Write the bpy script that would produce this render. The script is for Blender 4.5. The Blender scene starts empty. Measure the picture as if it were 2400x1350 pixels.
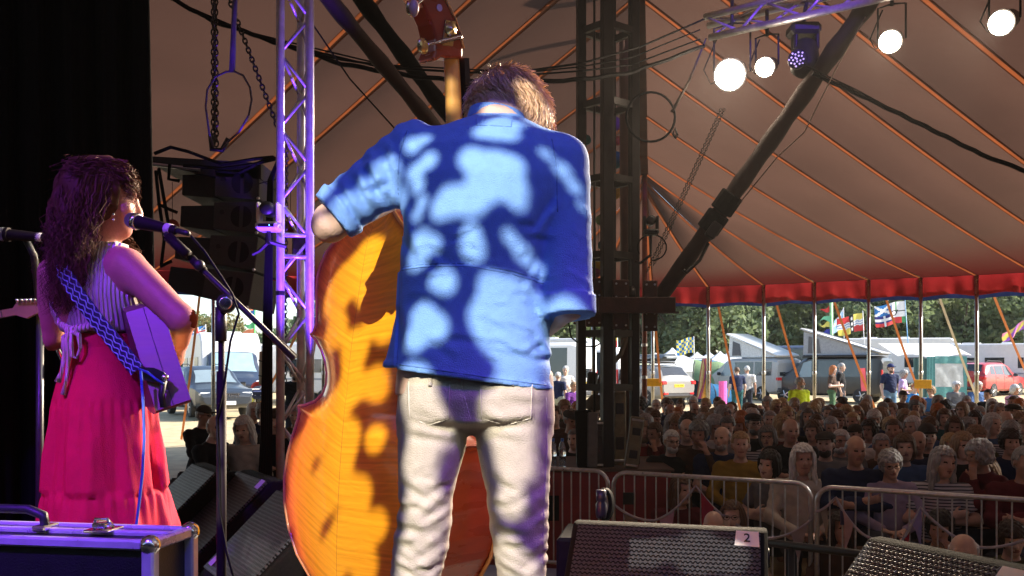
import bpy, math, random
import numpy as np
from mathutils import Vector, Matrix, Euler, noise
random.seed(7); np.random.seed(7)
S = bpy.context.scene
C = S.collection
R = math.radians
# ------------------------------------------------------------------ camera
CAMZ, FPX, HORY = 1.95, 2100.0, 865.0
cd = bpy.data.cameras.new('camera'); cam = bpy.data.objects.new('camera', cd); C.objects.link(cam)
cam.location = (0, 0, CAMZ); cam.rotation_euler = (R(90), 0, 0)
cd.sensor_width = 36; cd.lens = FPX/2400*36; cd.shift_y = (HORY-675)/2400
cd.clip_start = .05; cd.clip_end = 2000
S.camera = cam
# ------------------------------------------------------------------ world and sun
SUN_EL, SUN_AZ = R(36), R(90)      # azimuth measured from +Y (view axis) towards +X
w = bpy.data.worlds.new('World'); S.world = w; w.use_nodes = True
nt = w.node_tree; bg = nt.nodes['Background']
sk = nt.nodes.new('ShaderNodeTexSky'); sk.sky_type = 'NISHITA'; sk.sun_disc = False
sk.sun_elevation = SUN_EL; sk.sun_rotation = SUN_AZ; sk.dust_density = 1.2; sk.air_density = 1.0; sk.ozone_density = 1.0
nt.links.new(sk.outputs[0], bg.inputs[0]); bg.inputs[1].default_value = .15
sd = bpy.data.lights.new('sun', 'SUN'); so = bpy.data.objects.new('sun', sd); C.objects.link(so)
sd.energy = 5.0; sd.angle = R(2.0); sd.color = (1, .93, .82)
_d = Vector((math.sin(SUN_AZ)*math.cos(SUN_EL), math.cos(SUN_AZ)*math.cos(SUN_EL), math.sin(SUN_EL)))
so.rotation_euler = _d.to_track_quat('Z', 'Y').to_euler(); so.location = _d*60
# ------------------------------------------------------------------ exposure and render settings
vs = S.view_settings; vs.view_transform = 'Standard'; vs.look = 'None'; vs.exposure = 1.25; vs.gamma = 1
vs.use_curve_mapping = False
S.cycles.use_denoising = True
S.cycles.max_bounces = 7; S.cycles.diffuse_bounces = 3; S.cycles.glossy_bounces = 3
S.cycles.transmission_bounces = 5; S.cycles.transparent_max_bounces = 8
S.cycles.sample_clamp_indirect = 6; S.cycles.caustics_reflective = False; S.cycles.caustics_refractive = False

# ------------------------------------------------------------------ helpers
def V(*a): return Vector(a)
def P(px, py, D): return Vector(((px-1200)/FPX*D, D, CAMZ-(py-HORY)/FPX*D))
def GZ(D): return 0.0 if D < 14 else min(.9, (D-14)*.021)      # the field climbs gently away from the tent
def PG(px, D, dz=0): return Vector(((px-1200)/FPX*D, D, GZ(D)+dz))

def empty(name, loc=(0, 0, 0), rz=0):
    o = bpy.data.objects.new(name, None); C.objects.link(o); o.location = loc; o.rotation_euler = (0, 0, rz)
    o.empty_display_size = .1
    return o
def tag(o, label=None, cat=None, group=None, kind=None):
    if label: o['label'] = label
    if cat: o['category'] = cat
    if group: o['group'] = group
    if kind: o['kind'] = kind
    return o
def thing(name, label, cat, loc=(0, 0, 0), rz=0, group=None):
    return tag(empty(name, loc, rz), label, cat, group)
def copy_tree(o, parent=None):
    c = o.copy(); C.objects.link(c); c.parent = parent
    for ch in list(o.children): copy_tree(ch, c)
    return c
def link_mesh(name, me, mat, parent=None, color=None):
    o = bpy.data.objects.new(name, me); C.objects.link(o)
    if mat is not None and len(me.materials) == 0:
        for m_ in (mat if isinstance(mat, (list, tuple)) else [mat]): me.materials.append(m_)
    if parent is not None: o.parent = parent
    if color: o.color = (*color, 1)
    return o
def origin_of(parent):
    v = Vector((0, 0, 0))
    while parent is not None:
        v += parent.location; parent = parent.parent
    return v

def frame(d, up=None):
    d = Vector(d).normalized()
    up = Vector(up) if up else (V(0, 0, 1) if abs(d.z) < .95 else V(0, 1, 0))
    x = up.cross(d).normalized(); y = d.cross(x)
    return x, y, d

class B:
    """collects shapes for ONE mesh"""
    def __init__(s): s.v = []; s.f = []; s.mi = []; s.cur = 0; s.M = None
    def add(s, vs, fs):
        n = len(s.v)
        if s.M is not None: vs = [s.M @ Vector(v) for v in vs]
        s.v.extend(tuple(v) for v in vs); s.f.extend(tuple(i+n for i in f) for f in fs)
        s.mi.extend([s.cur]*len(fs)); return s
    def box(s, c, size, rot=None, bev=0):
        hx, hy, hz = size[0]/2, size[1]/2, size[2]/2
        c = Vector(c)
        m = (Euler(rot).to_matrix() if rot is not None and not isinstance(rot, Matrix) else rot)
        if bev:
            b = min(bev, hx*.9, hy*.9, hz*.9); vs = []
            for sx in (-1, 1):
                for sy in (-1, 1):
                    for sz in (-1, 1):
                        vs += [V(sx*(hx-b), sy*(hy-b), sz*hz), V(sx*(hx-b), sy*hy, sz*(hz-b)), V(sx*hx, sy*(hy-b), sz*(hz-b))]
            I = lambda x, y, z, k: ((x*2+y)*2+z)*3+k
            fs = []
            for z in (0, 1):
                q = [I(0,0,z,0), I(1,0,z,0), I(1,1,z,0), I(0,1,z,0)]; fs.append(q if z else q[::-1])
                q = [I(0,z,0,1), I(1,z,0,1), I(1,z,1,1), I(0,z,1,1)]; fs.append(q[::-1] if z else q)
                q = [I(z,0,0,2), I(z,1,0,2), I(z,1,1,2), I(z,0,1,2)]; fs.append(q if z else q[::-1])
            for a in (0, 1):
                for b_ in (0, 1):
                    fs.append([I(0,a,b_,0), I(1,a,b_,0), I(1,a,b_,1), I(0,a,b_,1)])
                    fs.append([I(a,0,b_,0), I(a,1,b_,0), I(a,1,b_,2), I(a,0,b_,2)])
                    fs.append([I(a,b_,0,1), I(a,b_,1,1), I(a,b_,1,2), I(a,b_,0,2)])
            for x in (0, 1):
                for y in (0, 1):
                    for z in (0, 1): fs.append([I(x,y,z,0), I(x,y,z,1), I(x,y,z,2)])
        else:
            vs = [V(x, y, z) for x in (-hx, hx) for y in (-hy, hy) for z in (-hz, hz)]
            fs = [(0,1,3,2), (4,6,7,5), (0,4,5,1), (2,3,7,6), (0,2,6,4), (1,5,7,3)]
        if m is not None: vs = [m @ v for v in vs]
        return s.add([v+c for v in vs], fs)
    def tube(s, pts, r, n=8, closed=False, caps=True):
        pts = [Vector(p) for p in pts]; m = len(pts)
        rs = r if isinstance(r, (list, tuple)) else [r]*m
        vs = []; fs = []; up = None
        for i, p in enumerate(pts):
            a = pts[(i-1) % m] if (closed or i > 0) else p
            b = pts[(i+1) % m] if (closed or i < m-1) else p
            d = (b-a)
            if d.length < 1e-9: d = V(0, 0, 1)
            d.normalize()
            if up is None: x, y, _ = frame(d)
            else:
                x = up - d*up.dot(d)
                x = x.normalized() if x.length > 1e-6 else frame(d)[0]
                y = d.cross(x)
            up = x
            for k in range(n):
                t = 2*math.pi*k/n; vs.append(p + x*(math.cos(t)*rs[i]) + y*(math.sin(t)*rs[i]))
        for i in range(m if closed else m-1):
            j = (i+1) % m
            for k in range(n):
                l = (k+1) % n; fs.append((i*n+k, i*n+l, j*n+l, j*n+k))
        if caps and not closed:
            fs.append(tuple(range(n))[::-1]); fs.append(tuple((m-1)*n+k for k in range(n)))
        return s.add(vs, fs)
    def bar(s, a, b, r, n=8, r2=None): return s.tube([a, b], [r, r if r2 is None else r2], n)
    def lathe(s, prof, c=(0, 0, 0), axis=(0, 0, 1), n=16):
        """prof: [(radius, height)]"""
        x, y, d = frame(axis); c = Vector(c); vs = []; fs = []
        for r, h in prof:
            for k in range(n):
                t = 2*math.pi*k/n; vs.append(c + d*h + x*(math.cos(t)*r) + y*(math.sin(t)*r))
        for i in range(len(prof)-1):
            for k in range(n):
                l = (k+1) % n; fs.append((i*n+k, i*n+l, (i+1)*n+l, (i+1)*n+k))
        fs.append(tuple(range(n))[::-1]); fs.append(tuple((len(prof)-1)*n+k for k in range(n)))
        return s.add(vs, fs)
    def prism(s, poly, a, u, v, w):
        """poly (2D list) spanned by u,v from point a, extruded by vector w"""
        a, u, v, w = Vector(a), Vector(u), Vector(v), Vector(w); n = len(poly)
        vs = [a+u*p[0]+v*p[1] for p in poly]; vs += [p+w for p in vs]
        fs = [tuple(range(n))[::-1], tuple(range(n, 2*n))]
        fs += [(k, (k+1) % n, n+(k+1) % n, n+k) for k in range(n)]
        return s.add(vs, fs)
    def grid(s, fn, nu, nv, wrap=False):
        vs = [fn(i/nu, j/nv) for i in range(nu+1) for j in range(nv+1)]
        fs = [(i*(nv+1)+j, (i+1)*(nv+1)+j, (i+1)*(nv+1)+j+1, i*(nv+1)+j+1) for i in range(nu) for j in range(nv)]
        return s.add(vs, fs)
    def sphere(s, c, r, n=12, m=8, rot=None):
        c = Vector(c); r = r if isinstance(r, (tuple, list)) else (r, r, r); vs = []; fs = []
        for i in range(m+1):
            a = math.pi*i/m
            for k in range(n):
                t = 2*math.pi*k/n; p = V(r[0]*math.sin(a)*math.cos(t), r[1]*math.sin(a)*math.sin(t), r[2]*math.cos(a))
                vs.append(c+(rot @ p if rot is not None else p))
        for i in range(m):
            for k in range(n):
                l = (k+1) % n; fs.append((i*n+k, (i+1)*n+k, (i+1)*n+l, i*n+l))
        return s.add(vs, fs)
    def build(s, name, mat, parent=None, smooth=False, color=None, world=True):
        me = bpy.data.meshes.new(name)
        off = origin_of(parent) if world else V(0, 0, 0)
        me.from_pydata([(v[0]-off.x, v[1]-off.y, v[2]-off.z) for v in s.v], [], s.f)
        if any(s.mi): me.polygons.foreach_set('material_index', s.mi)
        if smooth is True: me.polygons.foreach_set('use_smooth', [True]*len(s.f))
        me.validate()
        o = link_mesh(name, me, mat, parent, color)
        if smooth == 'auto': auto_smooth(me)
        return o
def auto_smooth(me, ang=38):
    me.polygons.foreach_set('use_smooth', [True]*len(me.polygons))
    me.set_sharp_from_angle(angle=R(ang))

# ------------------------------------------------------------------ implicit surfaces (numpy surface nets)
def surface_nets(fn, lo, hi, h):
    lo = np.array(lo, np.float32); hi = np.array(hi, np.float32)
    n = np.ceil((hi-lo)/h).astype(int)+1
    ax = [lo[k]+h*np.arange(n[k], dtype=np.float32) for k in range(3)]
    X, Y, Z = np.meshgrid(*ax, indexing='ij')
    F = fn(X, Y, Z).astype(np.float32)
    s = F < 0
    c = np.zeros(tuple(n-1), np.int8)
    for i in (0, 1):
        for j in (0, 1):
            for k in (0, 1): c += s[i:n[0]-1+i, j:n[1]-1+j, k:n[2]-1+k]
    act = (c > 0) & (c < 8); idx = -np.ones(act.shape, np.int64); cells = np.argwhere(act); idx[act] = np.arange(len(cells))
    acc = np.zeros((len(cells), 3)); cnt = np.zeros(len(cells)); ci, cj, ck = cells.T
    offs = [(i, j, k) for i in (0, 1) for j in (0, 1) for k in (0, 1)]
    for a in offs:
        for ax_ in range(3):
            if a[ax_]: continue
            b = list(a); b[ax_] = 1
            fa = F[ci+a[0], cj+a[1], ck+a[2]]; fb = F[ci+b[0], cj+b[1], ck+b[2]]
            m = (fa < 0) != (fb < 0); t = np.where(m, fa/np.where(m, fa-fb, 1), 0)
            for d in range(3): acc[:, d] += np.where(m, a[d]+(t if d == ax_ else 0), 0)
            cnt += m
    verts = lo+h*(cells+acc/np.maximum(cnt, 1)[:, None])
    faces = []
    for ax_ in range(3):
        sl0 = [slice(1, n[d]-1) for d in range(3)]; sl0[ax_] = slice(0, n[ax_]-1)
        sl1 = list(sl0); sl1[ax_] = slice(1, n[ax_])
        a = s[tuple(sl0)]; b = s[tuple(sl1)]; e = np.argwhere(a != b)
        if len(e) == 0: continue
        base = e + np.array([0 if d == ax_ else 1 for d in range(3)])
        u, v = [(1, 2), (2, 0), (0, 1)][ax_]
        du = np.zeros(3, int); du[u] = 1; dv = np.zeros(3, int); dv[v] = 1
        q = [base-du-dv, base-dv, base, base-du]
        q = np.stack([idx[tuple(k.T)] for k in q], 1)
        flip = ~a[tuple(e.T)]
        q[flip] = q[flip][:, ::-1]
        faces.append(q)
    faces = np.concatenate(faces)
    return verts, faces[(faces >= 0).all(1)]
def np_mesh(name, verts, faces, smooth=True):
    me = bpy.data.meshes.new(name); k = faces.shape[1]
    me.vertices.add(len(verts)); me.vertices.foreach_set('co', np.asarray(verts, np.float32).ravel())
    me.loops.add(len(faces)*k); me.loops.foreach_set('vertex_index', np.asarray(faces, np.int32).ravel())
    me.polygons.add(len(faces)); me.polygons.foreach_set('loop_start', np.arange(0, len(faces)*k, k, dtype=np.int32))
    me.update(calc_edges=True)
    if smooth: me.polygons.foreach_set('use_smooth', np.ones(len(faces), bool))
    return me
def sdf_mesh(name, fn, lo, hi, h):
    return np_mesh(name, *surface_nets(fn, lo, hi, h))
def smin(a, b, k): 
    t = np.clip(.5+.5*(b-a)/k, 0, 1); return b*(1-t)+a*t-k*t*(1-t)
def smax(a, b, k): return -smin(-a, -b, k)
def s_ell(X, Y, Z, c, r, rot=None):
    x, y, z = X-c[0], Y-c[1], Z-c[2]
    if rot is not None:
        m = np.array(rot.transposed() if isinstance(rot, Matrix) else Euler(rot).to_matrix().transposed())
        x, y, z = m[0,0]*x+m[0,1]*y+m[0,2]*z, m[1,0]*x+m[1,1]*y+m[1,2]*z, m[2,0]*x+m[2,1]*y+m[2,2]*z
    k0 = np.sqrt((x/r[0])**2+(y/r[1])**2+(z/r[2])**2); k1 = np.sqrt((x/r[0]**2)**2+(y/r[1]**2)**2+(z/r[2]**2)**2)
    return k0*(k0-1)/np.maximum(k1, 1e-6)
def s_cap(X, Y, Z, a, b, ra, rb, flat=None):
    """tapered capsule; flat=(axis vector, factor) squashes the section along an axis"""
    a = np.array(a, float); b = np.array(b, float); d = b-a
    px, py, pz = X-a[0], Y-a[1], Z-a[2]
    t = np.clip((px*d[0]+py*d[1]+pz*d[2])/max(d.dot(d), 1e-9), 0, 1)
    qx, qy, qz = px-t*d[0], py-t*d[1], pz-t*d[2]
    if flat is not None:
        n, f = np.array(flat[0], float), flat[1]; n /= np.linalg.norm(n)
        e = (qx*n[0]+qy*n[1]+qz*n[2])*(f-1)
        qx, qy, qz = qx+e*n[0], qy+e*n[1], qz+e*n[2]
    return np.sqrt(qx*qx+qy*qy+qz*qz)-(ra+(rb-ra)*t)

# ------------------------------------------------------------------ materials
MATS = {}
def mat(name, col=(.5, .5, .5), rough=.6, metal=0, var=.12, scale=18, bump=0, bscale=120, objcol=False, spec=None, coat=0, emit=None, trans=0, stretch=None, transl=None, alpha=None):
    if name in MATS: return MATS[name]
    m = bpy.data.materials.new(name); m.use_nodes = True; t = m.node_tree; N = t.nodes; L = t.links
    p = N['Principled BSDF']; p.inputs['Roughness'].default_value = rough; p.inputs['Metallic'].default_value = metal
    if spec is not None: p.inputs['Specular IOR Level'].default_value = spec
    if coat: p.inputs['Coat Weight'].default_value = coat; p.inputs['Coat Roughness'].default_value = .08
    if trans: p.inputs['Transmission Weight'].default_value = trans
    if emit: p.inputs['Emission Color'].default_value = (*emit[:3], 1); p.inputs['Emission Strength'].default_value = emit[3]
    tc = N.new('ShaderNodeTexCoord'); src = tc.outputs['Object']
    if stretch:
        mp = N.new('ShaderNodeMapping'); mp.inputs['Scale'].default_value = stretch; L.new(src, mp.inputs[0]); src = mp.outputs[0]
    if objcol:
        oi = N.new('ShaderNodeObjectInfo'); base = oi.outputs['Color']
    else:
        rgb = N.new('ShaderNodeRGB'); rgb.outputs[0].default_value = (*col, 1); base = rgb.outputs[0]
    if var:
        nz = N.new('ShaderNodeTexNoise'); nz.inputs['Scale'].default_value = scale; nz.inputs['Detail'].default_value = 5; L.new(src, nz.inputs['Vector'])
        mr = N.new('ShaderNodeMapRange'); mr.inputs['From Min'].default_value = .25; mr.inputs['From Max'].default_value = .75
        mr.inputs['To Min'].default_value = 1-var; mr.inputs['To Max'].default_value = 1+var; L.new(nz.outputs[0], mr.inputs[0])
        mx = N.new('ShaderNodeVectorMath'); mx.operation = 'SCALE'; L.new(base, mx.inputs[0]); L.new(mr.outputs[0], mx.inputs['Scale']); base = mx.outputs[0]
        rr = N.new('ShaderNodeMapRange'); rr.inputs['To Min'].default_value = max(.03, rough-.1); rr.inputs['To Max'].default_value = min(1, rough+.1)
        L.new(nz.outputs[0], rr.inputs[0]); L.new(rr.outputs[0], p.inputs['Roughness'])
    L.new(base, p.inputs['Base Color'])
    if bump:
        nb = N.new('ShaderNodeTexNoise'); nb.inputs['Scale'].default_value = bscale; nb.inputs['Detail'].default_value = 4; L.new(src, nb.inputs['Vector'])
        bp = N.new('ShaderNodeBump'); bp.inputs['Strength'].default_value = bump; bp.inputs['Distance'].default_value = .01; L.new(nb.outputs[0], bp.inputs['Height']); L.new(bp.outputs[0], p.inputs['Normal'])
    if transl:
        tr = N.new('ShaderNodeBsdfTranslucent'); tv = N.new('ShaderNodeVectorMath'); tv.operation = 'MULTIPLY'; L.new(base, tv.inputs[0]); tv.inputs[1].default_value = (transl[1:] if len(transl) > 1 else (1, 1, 1)); L.new(tv.outputs[0], tr.inputs['Color'])
        ms = N.new('ShaderNodeMixShader'); ms.inputs[0].default_value = transl[0]; L.new(p.outputs[0], ms.inputs[1]); L.new(tr.outputs[0], ms.inputs[2]); L.new(ms.outputs[0], N['Material Output'].inputs['Surface'])
    MATS[name] = m; return m
def nodes_of(m): return m.node_tree.nodes, m.node_tree.links
steel = mat('galvanised_steel', (.50, .50, .50), .35, .9, .15, 30)
chrome = mat('polished_metal', (.72, .72, .74), .18, 1, .05)
black = mat('black_plastic', (.012, .012, .014), .5, 0, .2, 40, .15, 400)
black_matt = mat('black_matt', (.010, .010, .011), .8, 0, .3, 30, .1, 200, spec=.08)
rubber = mat('rubber', (.015, .015, .016), .7, 0, .2, 50)
paint = mat('painted', rough=.35, var=.05, objcol=True, coat=.3)
cloth = mat('woven_cloth', rough=.85, var=.16, scale=14, bump=.4, bscale=260, objcol=True, spec=.2)
white_paint = mat('white_paint', (.62, .62, .62), .4, 0, .06, 6)
# ================================================================== setting: field and stage
def field_mat():
    m = mat('dry_grass_field', (.42, .33, .19), .95, 0, .25, 3, .6, 40); N, L = nodes_of(m)
    return m
b = B()
ys = [-30, -10, 0, 5, 10, 14, 18, 22, 26, 30, 36, 42, 50, 58, 70, 90, 130, 250, 800]
xs = [-600, -150, -60, -30, -15, -6, 0, 6, 15, 30, 60, 150, 600]
b.add([V(x, y, GZ(y)) for y in ys for x in xs], [(j*13+i, j*13+i+1, (j+1)*13+i+1, (j+1)*13+i) for j in range(len(ys)-1) for i in range(12)])
tag(b.build('field', field_mat()), kind='structure')
STZ = .95
b = B(); b.prism([(-6, -4.2), (4.6, -4.2), (4.6, 3.7), (1.0, 4.3), (-1.4, 4.9), (-6, 5.4)], V(0, 0, STZ-.14), V(1, 0, 0), V(0, 1, 0), V(0, 0, .14))
tag(b.build('stage_floor', mat('stage_ply', (.022, .021, .022), .6, 0, .35, 7, .2, 60)), kind='structure')
# ================================================================== big top tent
RZ = 5.9
ridge_y = {0: 525, 1: 465, 2: 408, 3: 361, 4: 266, 5: 140, 6: -12, 7: -170, 8: -360, 9: -600}
def ridge_pt(k):
    """ridge anchor of seam k: the first three fan out from the far pole, the others sit along the ridge"""
    if k <= 0: return P(1511, 440, 18.0)
    if k == 1: return P(1511, 425, 18.0)
    if k == 2: return P(1511, 405, 18.0)
    y = ridge_y[k] if k in ridge_y else None
    if y is None: return V(.9-.2*(k-9), 5.66-1.5*(k-9), RZ)
    D = (RZ-CAMZ)*FPX/(HORY-y); return V(2.66+(D-18)*.155, D, RZ)
EZ = 3.95
def eave(px, py): D = (EZ-CAMZ)*FPX/(HORY-py); return P(px, py, D)
right_e = [eave(1660, 672), eave(1790, 668), eave(1909, 662), eave(2036, 656), eave(2158, 651), eave(2289, 645), eave(2425, 638), eave(2570, 628), eave(2740, 614), eave(2940, 596)]
left_e = [eave(1390, 676), eave(1265, 673), eave(1140, 669), eave(1015, 664), eave(890, 658), eave(758, 650), eave(632, 645), eave(500, 640), eave(362, 633), eave(205, 622)]
for k in range(5):
    right_e.append(V(17-1.0*(k == 4), 11-4.0*k, EZ)); left_e.append(V(-15.5+.3*k, 12.5-4.0*k, EZ))
NS = len(right_e)
canvas = mat('tent_canvas', (.070, .0345, .0240), .8, 0, .16, .45, .5, 5, transl=(.55,))
def canvas_nodes():
    N, L = nodes_of(canvas)
    p = N['Principled BSDF']; lk = p.inputs['Base Color'].links[0]; base = lk.from_socket
    ge = N.new('ShaderNodeNewGeometry'); sp = N.new('ShaderNodeSeparateXYZ'); L.new(ge.outputs['Position'], sp.inputs[0])
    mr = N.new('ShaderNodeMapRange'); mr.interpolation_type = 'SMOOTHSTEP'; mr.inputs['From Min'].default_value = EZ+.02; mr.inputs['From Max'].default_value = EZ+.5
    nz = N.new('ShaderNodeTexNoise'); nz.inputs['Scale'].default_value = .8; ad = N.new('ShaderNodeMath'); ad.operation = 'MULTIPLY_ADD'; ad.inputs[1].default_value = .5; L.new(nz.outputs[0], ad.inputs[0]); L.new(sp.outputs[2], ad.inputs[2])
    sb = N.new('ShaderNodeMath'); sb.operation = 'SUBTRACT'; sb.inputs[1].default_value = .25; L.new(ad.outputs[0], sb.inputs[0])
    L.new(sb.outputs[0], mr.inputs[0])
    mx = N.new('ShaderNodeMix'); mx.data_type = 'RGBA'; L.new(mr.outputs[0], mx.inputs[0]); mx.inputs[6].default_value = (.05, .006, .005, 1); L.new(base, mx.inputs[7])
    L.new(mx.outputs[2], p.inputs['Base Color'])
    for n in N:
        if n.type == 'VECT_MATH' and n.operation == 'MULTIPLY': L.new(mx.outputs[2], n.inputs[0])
canvas_nodes()
seam_m = mat('orange_webbing', (.165, .042, .013), .8, 0, .25, 2, transl=(.8,))
valance_m = mat('red_pvc', (.42, .026, .028), .38, 0, .3, 2.5, 1.6, 4, transl=(.26,))
blue_m = mat('blue_pvc', (.012, .025, .085), .45, 0, .2, 3, .5, 6, transl=(.3,))
tent = thing('big_top_tent', 'big brown canvas tent roof with orange seams and red valance above the crowd', 'tent', (2.66, 18, 0))
def seam_line(r, e, t, sag=.16):
    return r.lerp(e, t) - V(0, 0, sag*4*t*(1-t)*min(1, (r-e).length/9))
def panel(r0, e0, r1, e1):
    b = B()
    def fn(u, v):
        a = seam_line(r0, e0, u); c = seam_line(r1, e1, u)
        L_ = max((a-c).length, 1e-4); g_ = min(.30, .024/L_); return a.lerp(c, g_+(1-2*g_)*v)+V(0, 0, .10*math.sin(math.pi*v)*math.sin(math.pi*min(1, u*1.05)))
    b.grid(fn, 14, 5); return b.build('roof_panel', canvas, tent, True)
def seam(r, e, wd=.044):
    b = B(); side = (e-r).cross(V(0, 0, 1)).normalized()
    def fn(u, v): return seam_line(r, e, u)+side*((v-.5)*2*wd)-V(0, 0, .012)
    b.grid(fn, 14, 1); return b.build('seam', seam_m, tent)
ridge = [ridge_pt(k) for k in range(NS)]
for k in range(NS-1):
    panel(ridge[k], right_e[k], ridge[k+1], right_e[k+1]); panel(ridge[k], left_e[k], ridge[k+1], left_e[k+1])
mid_e = eave(1528, 675)
panel(ridge[0], mid_e, ridge[0], right_e[0]); panel(ridge[0], left_e[0], ridge[0], mid_e)
for k in range(10):
    seam(ridge[k], right_e[k]); seam(ridge[k], left_e[k])
seam(ridge[0], mid_e)
# ridge webbing
b = B()
for k in range(2, 11): b.box((ridge[k]+ridge[k+1])/2-V(0, 0, .03), (.14, (ridge[k+1]-ridge[k]).length, .02), Matrix.Rotation(-math.atan2((ridge[k+1]-ridge[k]).x, (ridge[k+1]-ridge[k]).y), 3, 'Z'))
b.build('ridge_band', seam_m, tent)
eaves = left_e[::-1]+[mid_e]+right_e
def valance(p, q, z0, z1, m, nm, amp, inset):
    b = B(); L = (q-p).length; n = V(-(q-p).y, (q-p).x, 0).normalized()
    sd_ = random.random()*9
    def fn(u, v):
        s = p.lerp(q, u); wob = math.sin(u*L*7.3+sd_)*.6+math.sin(u*L*17+sd_*3)*.35+.5*noise.noise(V(u*L*3, v*2, sd_))
        bot = z1 + .05*math.sin(math.pi*u) + .02*noise.noise(V(u*L*2.5, sd_, 3))
        return V(s.x, s.y, z0+(bot-z0)*v)-n*inset+n*(amp*(.25+v)*wob*math.sin(math.pi*min(1, max(0, u*.96+.02))))
    b.grid(fn, 22, 5); b.build(nm, m, tent, True)
for i in range(len(eaves)-1):
    p, q = eaves[i], eaves[i+1]
    if p.y < 6 and q.y < 6: continue
    valance(p, q, EZ+.01, EZ-.44, valance_m, 'valance', .06, 0)
    valance(p, q, EZ-.02, EZ-.50, blue_m, 'blue_skirt', .03, -.22)
# rear wall of the tent behind the stage
b = B(); b.grid(lambda u, v: V(-15.5+32*u, -4.6-.3*math.sin(u*40), 4.1*v+2.2*v*math.exp(-((u-.5)*5)**2)), 60, 4)
b.build('rear_wall', mat('black_drape', (.008, .008, .009), .9, 0, .2, 3), tent, True)
for sx, nm in ((-15.2, 'side_wall'), (16.6, 'side_wall')):
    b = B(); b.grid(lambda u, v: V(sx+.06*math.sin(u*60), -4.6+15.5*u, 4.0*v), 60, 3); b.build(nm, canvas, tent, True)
# far tent pole (red brown) that holds the ridge end
t = thing('king_pole', 'slim red brown tent pole rising to the far end of the roof ridge', 'tent pole', V(2.66, 18, 0))
redpole = mat('red_brown_paint', (.22, .06, .035), .45, 0, .3, 12, .1, 50)
b = B(); b.bar(V(2.66, 18, 0), P(1511, 408, 18), .052, 10); b.build('pole', redpole, t, True)
for z in (1.0, 1.75, 2.4):
    b = B(); b.lathe([(.06, 0), (.066, .01), (.066, .06), (.06, .07)], V(2.66, 18, z), n=10); b.build('collar', steel, t)
# aluminium side poles with orange straps going out to the stakes
alu = mat('side_pole_metal', (.42, .41, .37), .3, .85, .15, 9)
yellow_card = mat('yellow_card', (.75, .42, .02), .6)
strap_m = mat('orange_strap', (.62, .20, .05), .7, 0, .15, 4)
pale_strap = mat('pale_strap', (.62, .55, .40), .7, 0, .15, 4)
ordw = ['first', 'second', 'third', 'fourth', 'fifth', 'sixth', 'seventh', 'eighth', 'ninth', 'tenth', 'eleventh', 'twelfth', 'thirteenth', 'fourteenth', 'fifteenth', 'sixteenth', 'seventeenth', 'eighteenth', 'nineteenth', 'twentieth']
def side_pole(e, label, tagged, r=.042):
    t = thing('side_pole', label, 'tent pole', V(e.x, e.y, GZ(e.y)), group='side poles of the tent')
    b = B(); b.bar(V(e.x, e.y, GZ(e.y)), V(e.x, e.y, EZ), r, 8); b.build('pole', alu, t, True)
    b = B(); b.lathe([(r+.004, 0), (r+.012, .01), (r+.012, .07), (r+.004, .08)], V(e.x, e.y, 1.82), n=8); b.build('joint', steel, t)
    if tagged:
        b = B(); b.box(V(e.x+.02, e.y-.06, 1.62), (.38, .012, .19), bev=.004); b.build('card', yellow_card, t)
def guy(e, f, label, m=strap_m):
    o = B(); d = (f-e); n = 10
    side = d.cross(V(0, 1, 0)).normalized()*.028
    def fn(u, v): return e.lerp(f, u)-V(0, 0, .10*4*u*(1-u))+side*((v-.5)*2)+V(0, .004*math.sin(u*30), 0)
    o.grid(fn, n, 1)
    o.grid(lambda u, v: fn(u, 1-v)+V(0, .006, 0), n, 1)
    tag(o.build('guy_strap', m), label, 'strap', 'tent guy straps')
for i, e in enumerate(right_e[:7]):
    side_pole(e, f'grey metal side pole, {ordw[i]} from the black tower along the far tent edge', i == 4)
for i, e in enumerate(left_e[:9]):
    if i in (1, 2, 3, 8): continue
    lab = {0: 'grey metal side pole seen through the black tower frame', 4: 'grey metal side pole just beside the bass body edge', 5: 'grey metal side pole beside the waist of the double bass', 6: 'grey metal side pole close to the purple truss column', 7: 'grey metal side pole between mic stand and guitar'}[i]
    side_pole(e, lab, i == 0 and False)
side_pole(mid_e+V(.02, 0, 0), 'grey metal side pole with yellow card beside the red brown king pole', True)
gl = [(0, 1678, 1748, 23.5), (1, 1812, 1912, 23.5), (2, 1945, 2078, 23), (3, 2068, 2196, 22.5), (5, 2318, 2480, 21.5)]
for i, xa, xb, D in gl:
    e = right_e[i]; a = V((xa-1200)/FPX*e.y, e.y+.05, EZ-.1)
    guy(a, PG(xb, D, .05), f'orange guy strap running down from the {ordw[i]} side pole right of the tower')
guy(V((2195-1200)/FPX*19.6, 19.7, EZ-.1), PG(2330, 22, .05), 'pale cream guy strap running down towards the red car', pale_strap)
for xa, xb, D, lab in ((740, 565, 22.5, 'thin orange guy strap crossing in front of the pennant pole'), (468, 425, 22, 'thin orange guy strap beside the guitarist\'s elbow'), (755, 700, 22, 'thin orange guy strap seen through the purple truss'), (1530, 1560, 24, 'thin orange guy strap beside the grey roof box car'), (1374, 1345, 23, 'thin orange guy strap left of the black tower')):
    guy(P(xa, 690, 19.5), PG(xb, D, .05), lab)
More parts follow.
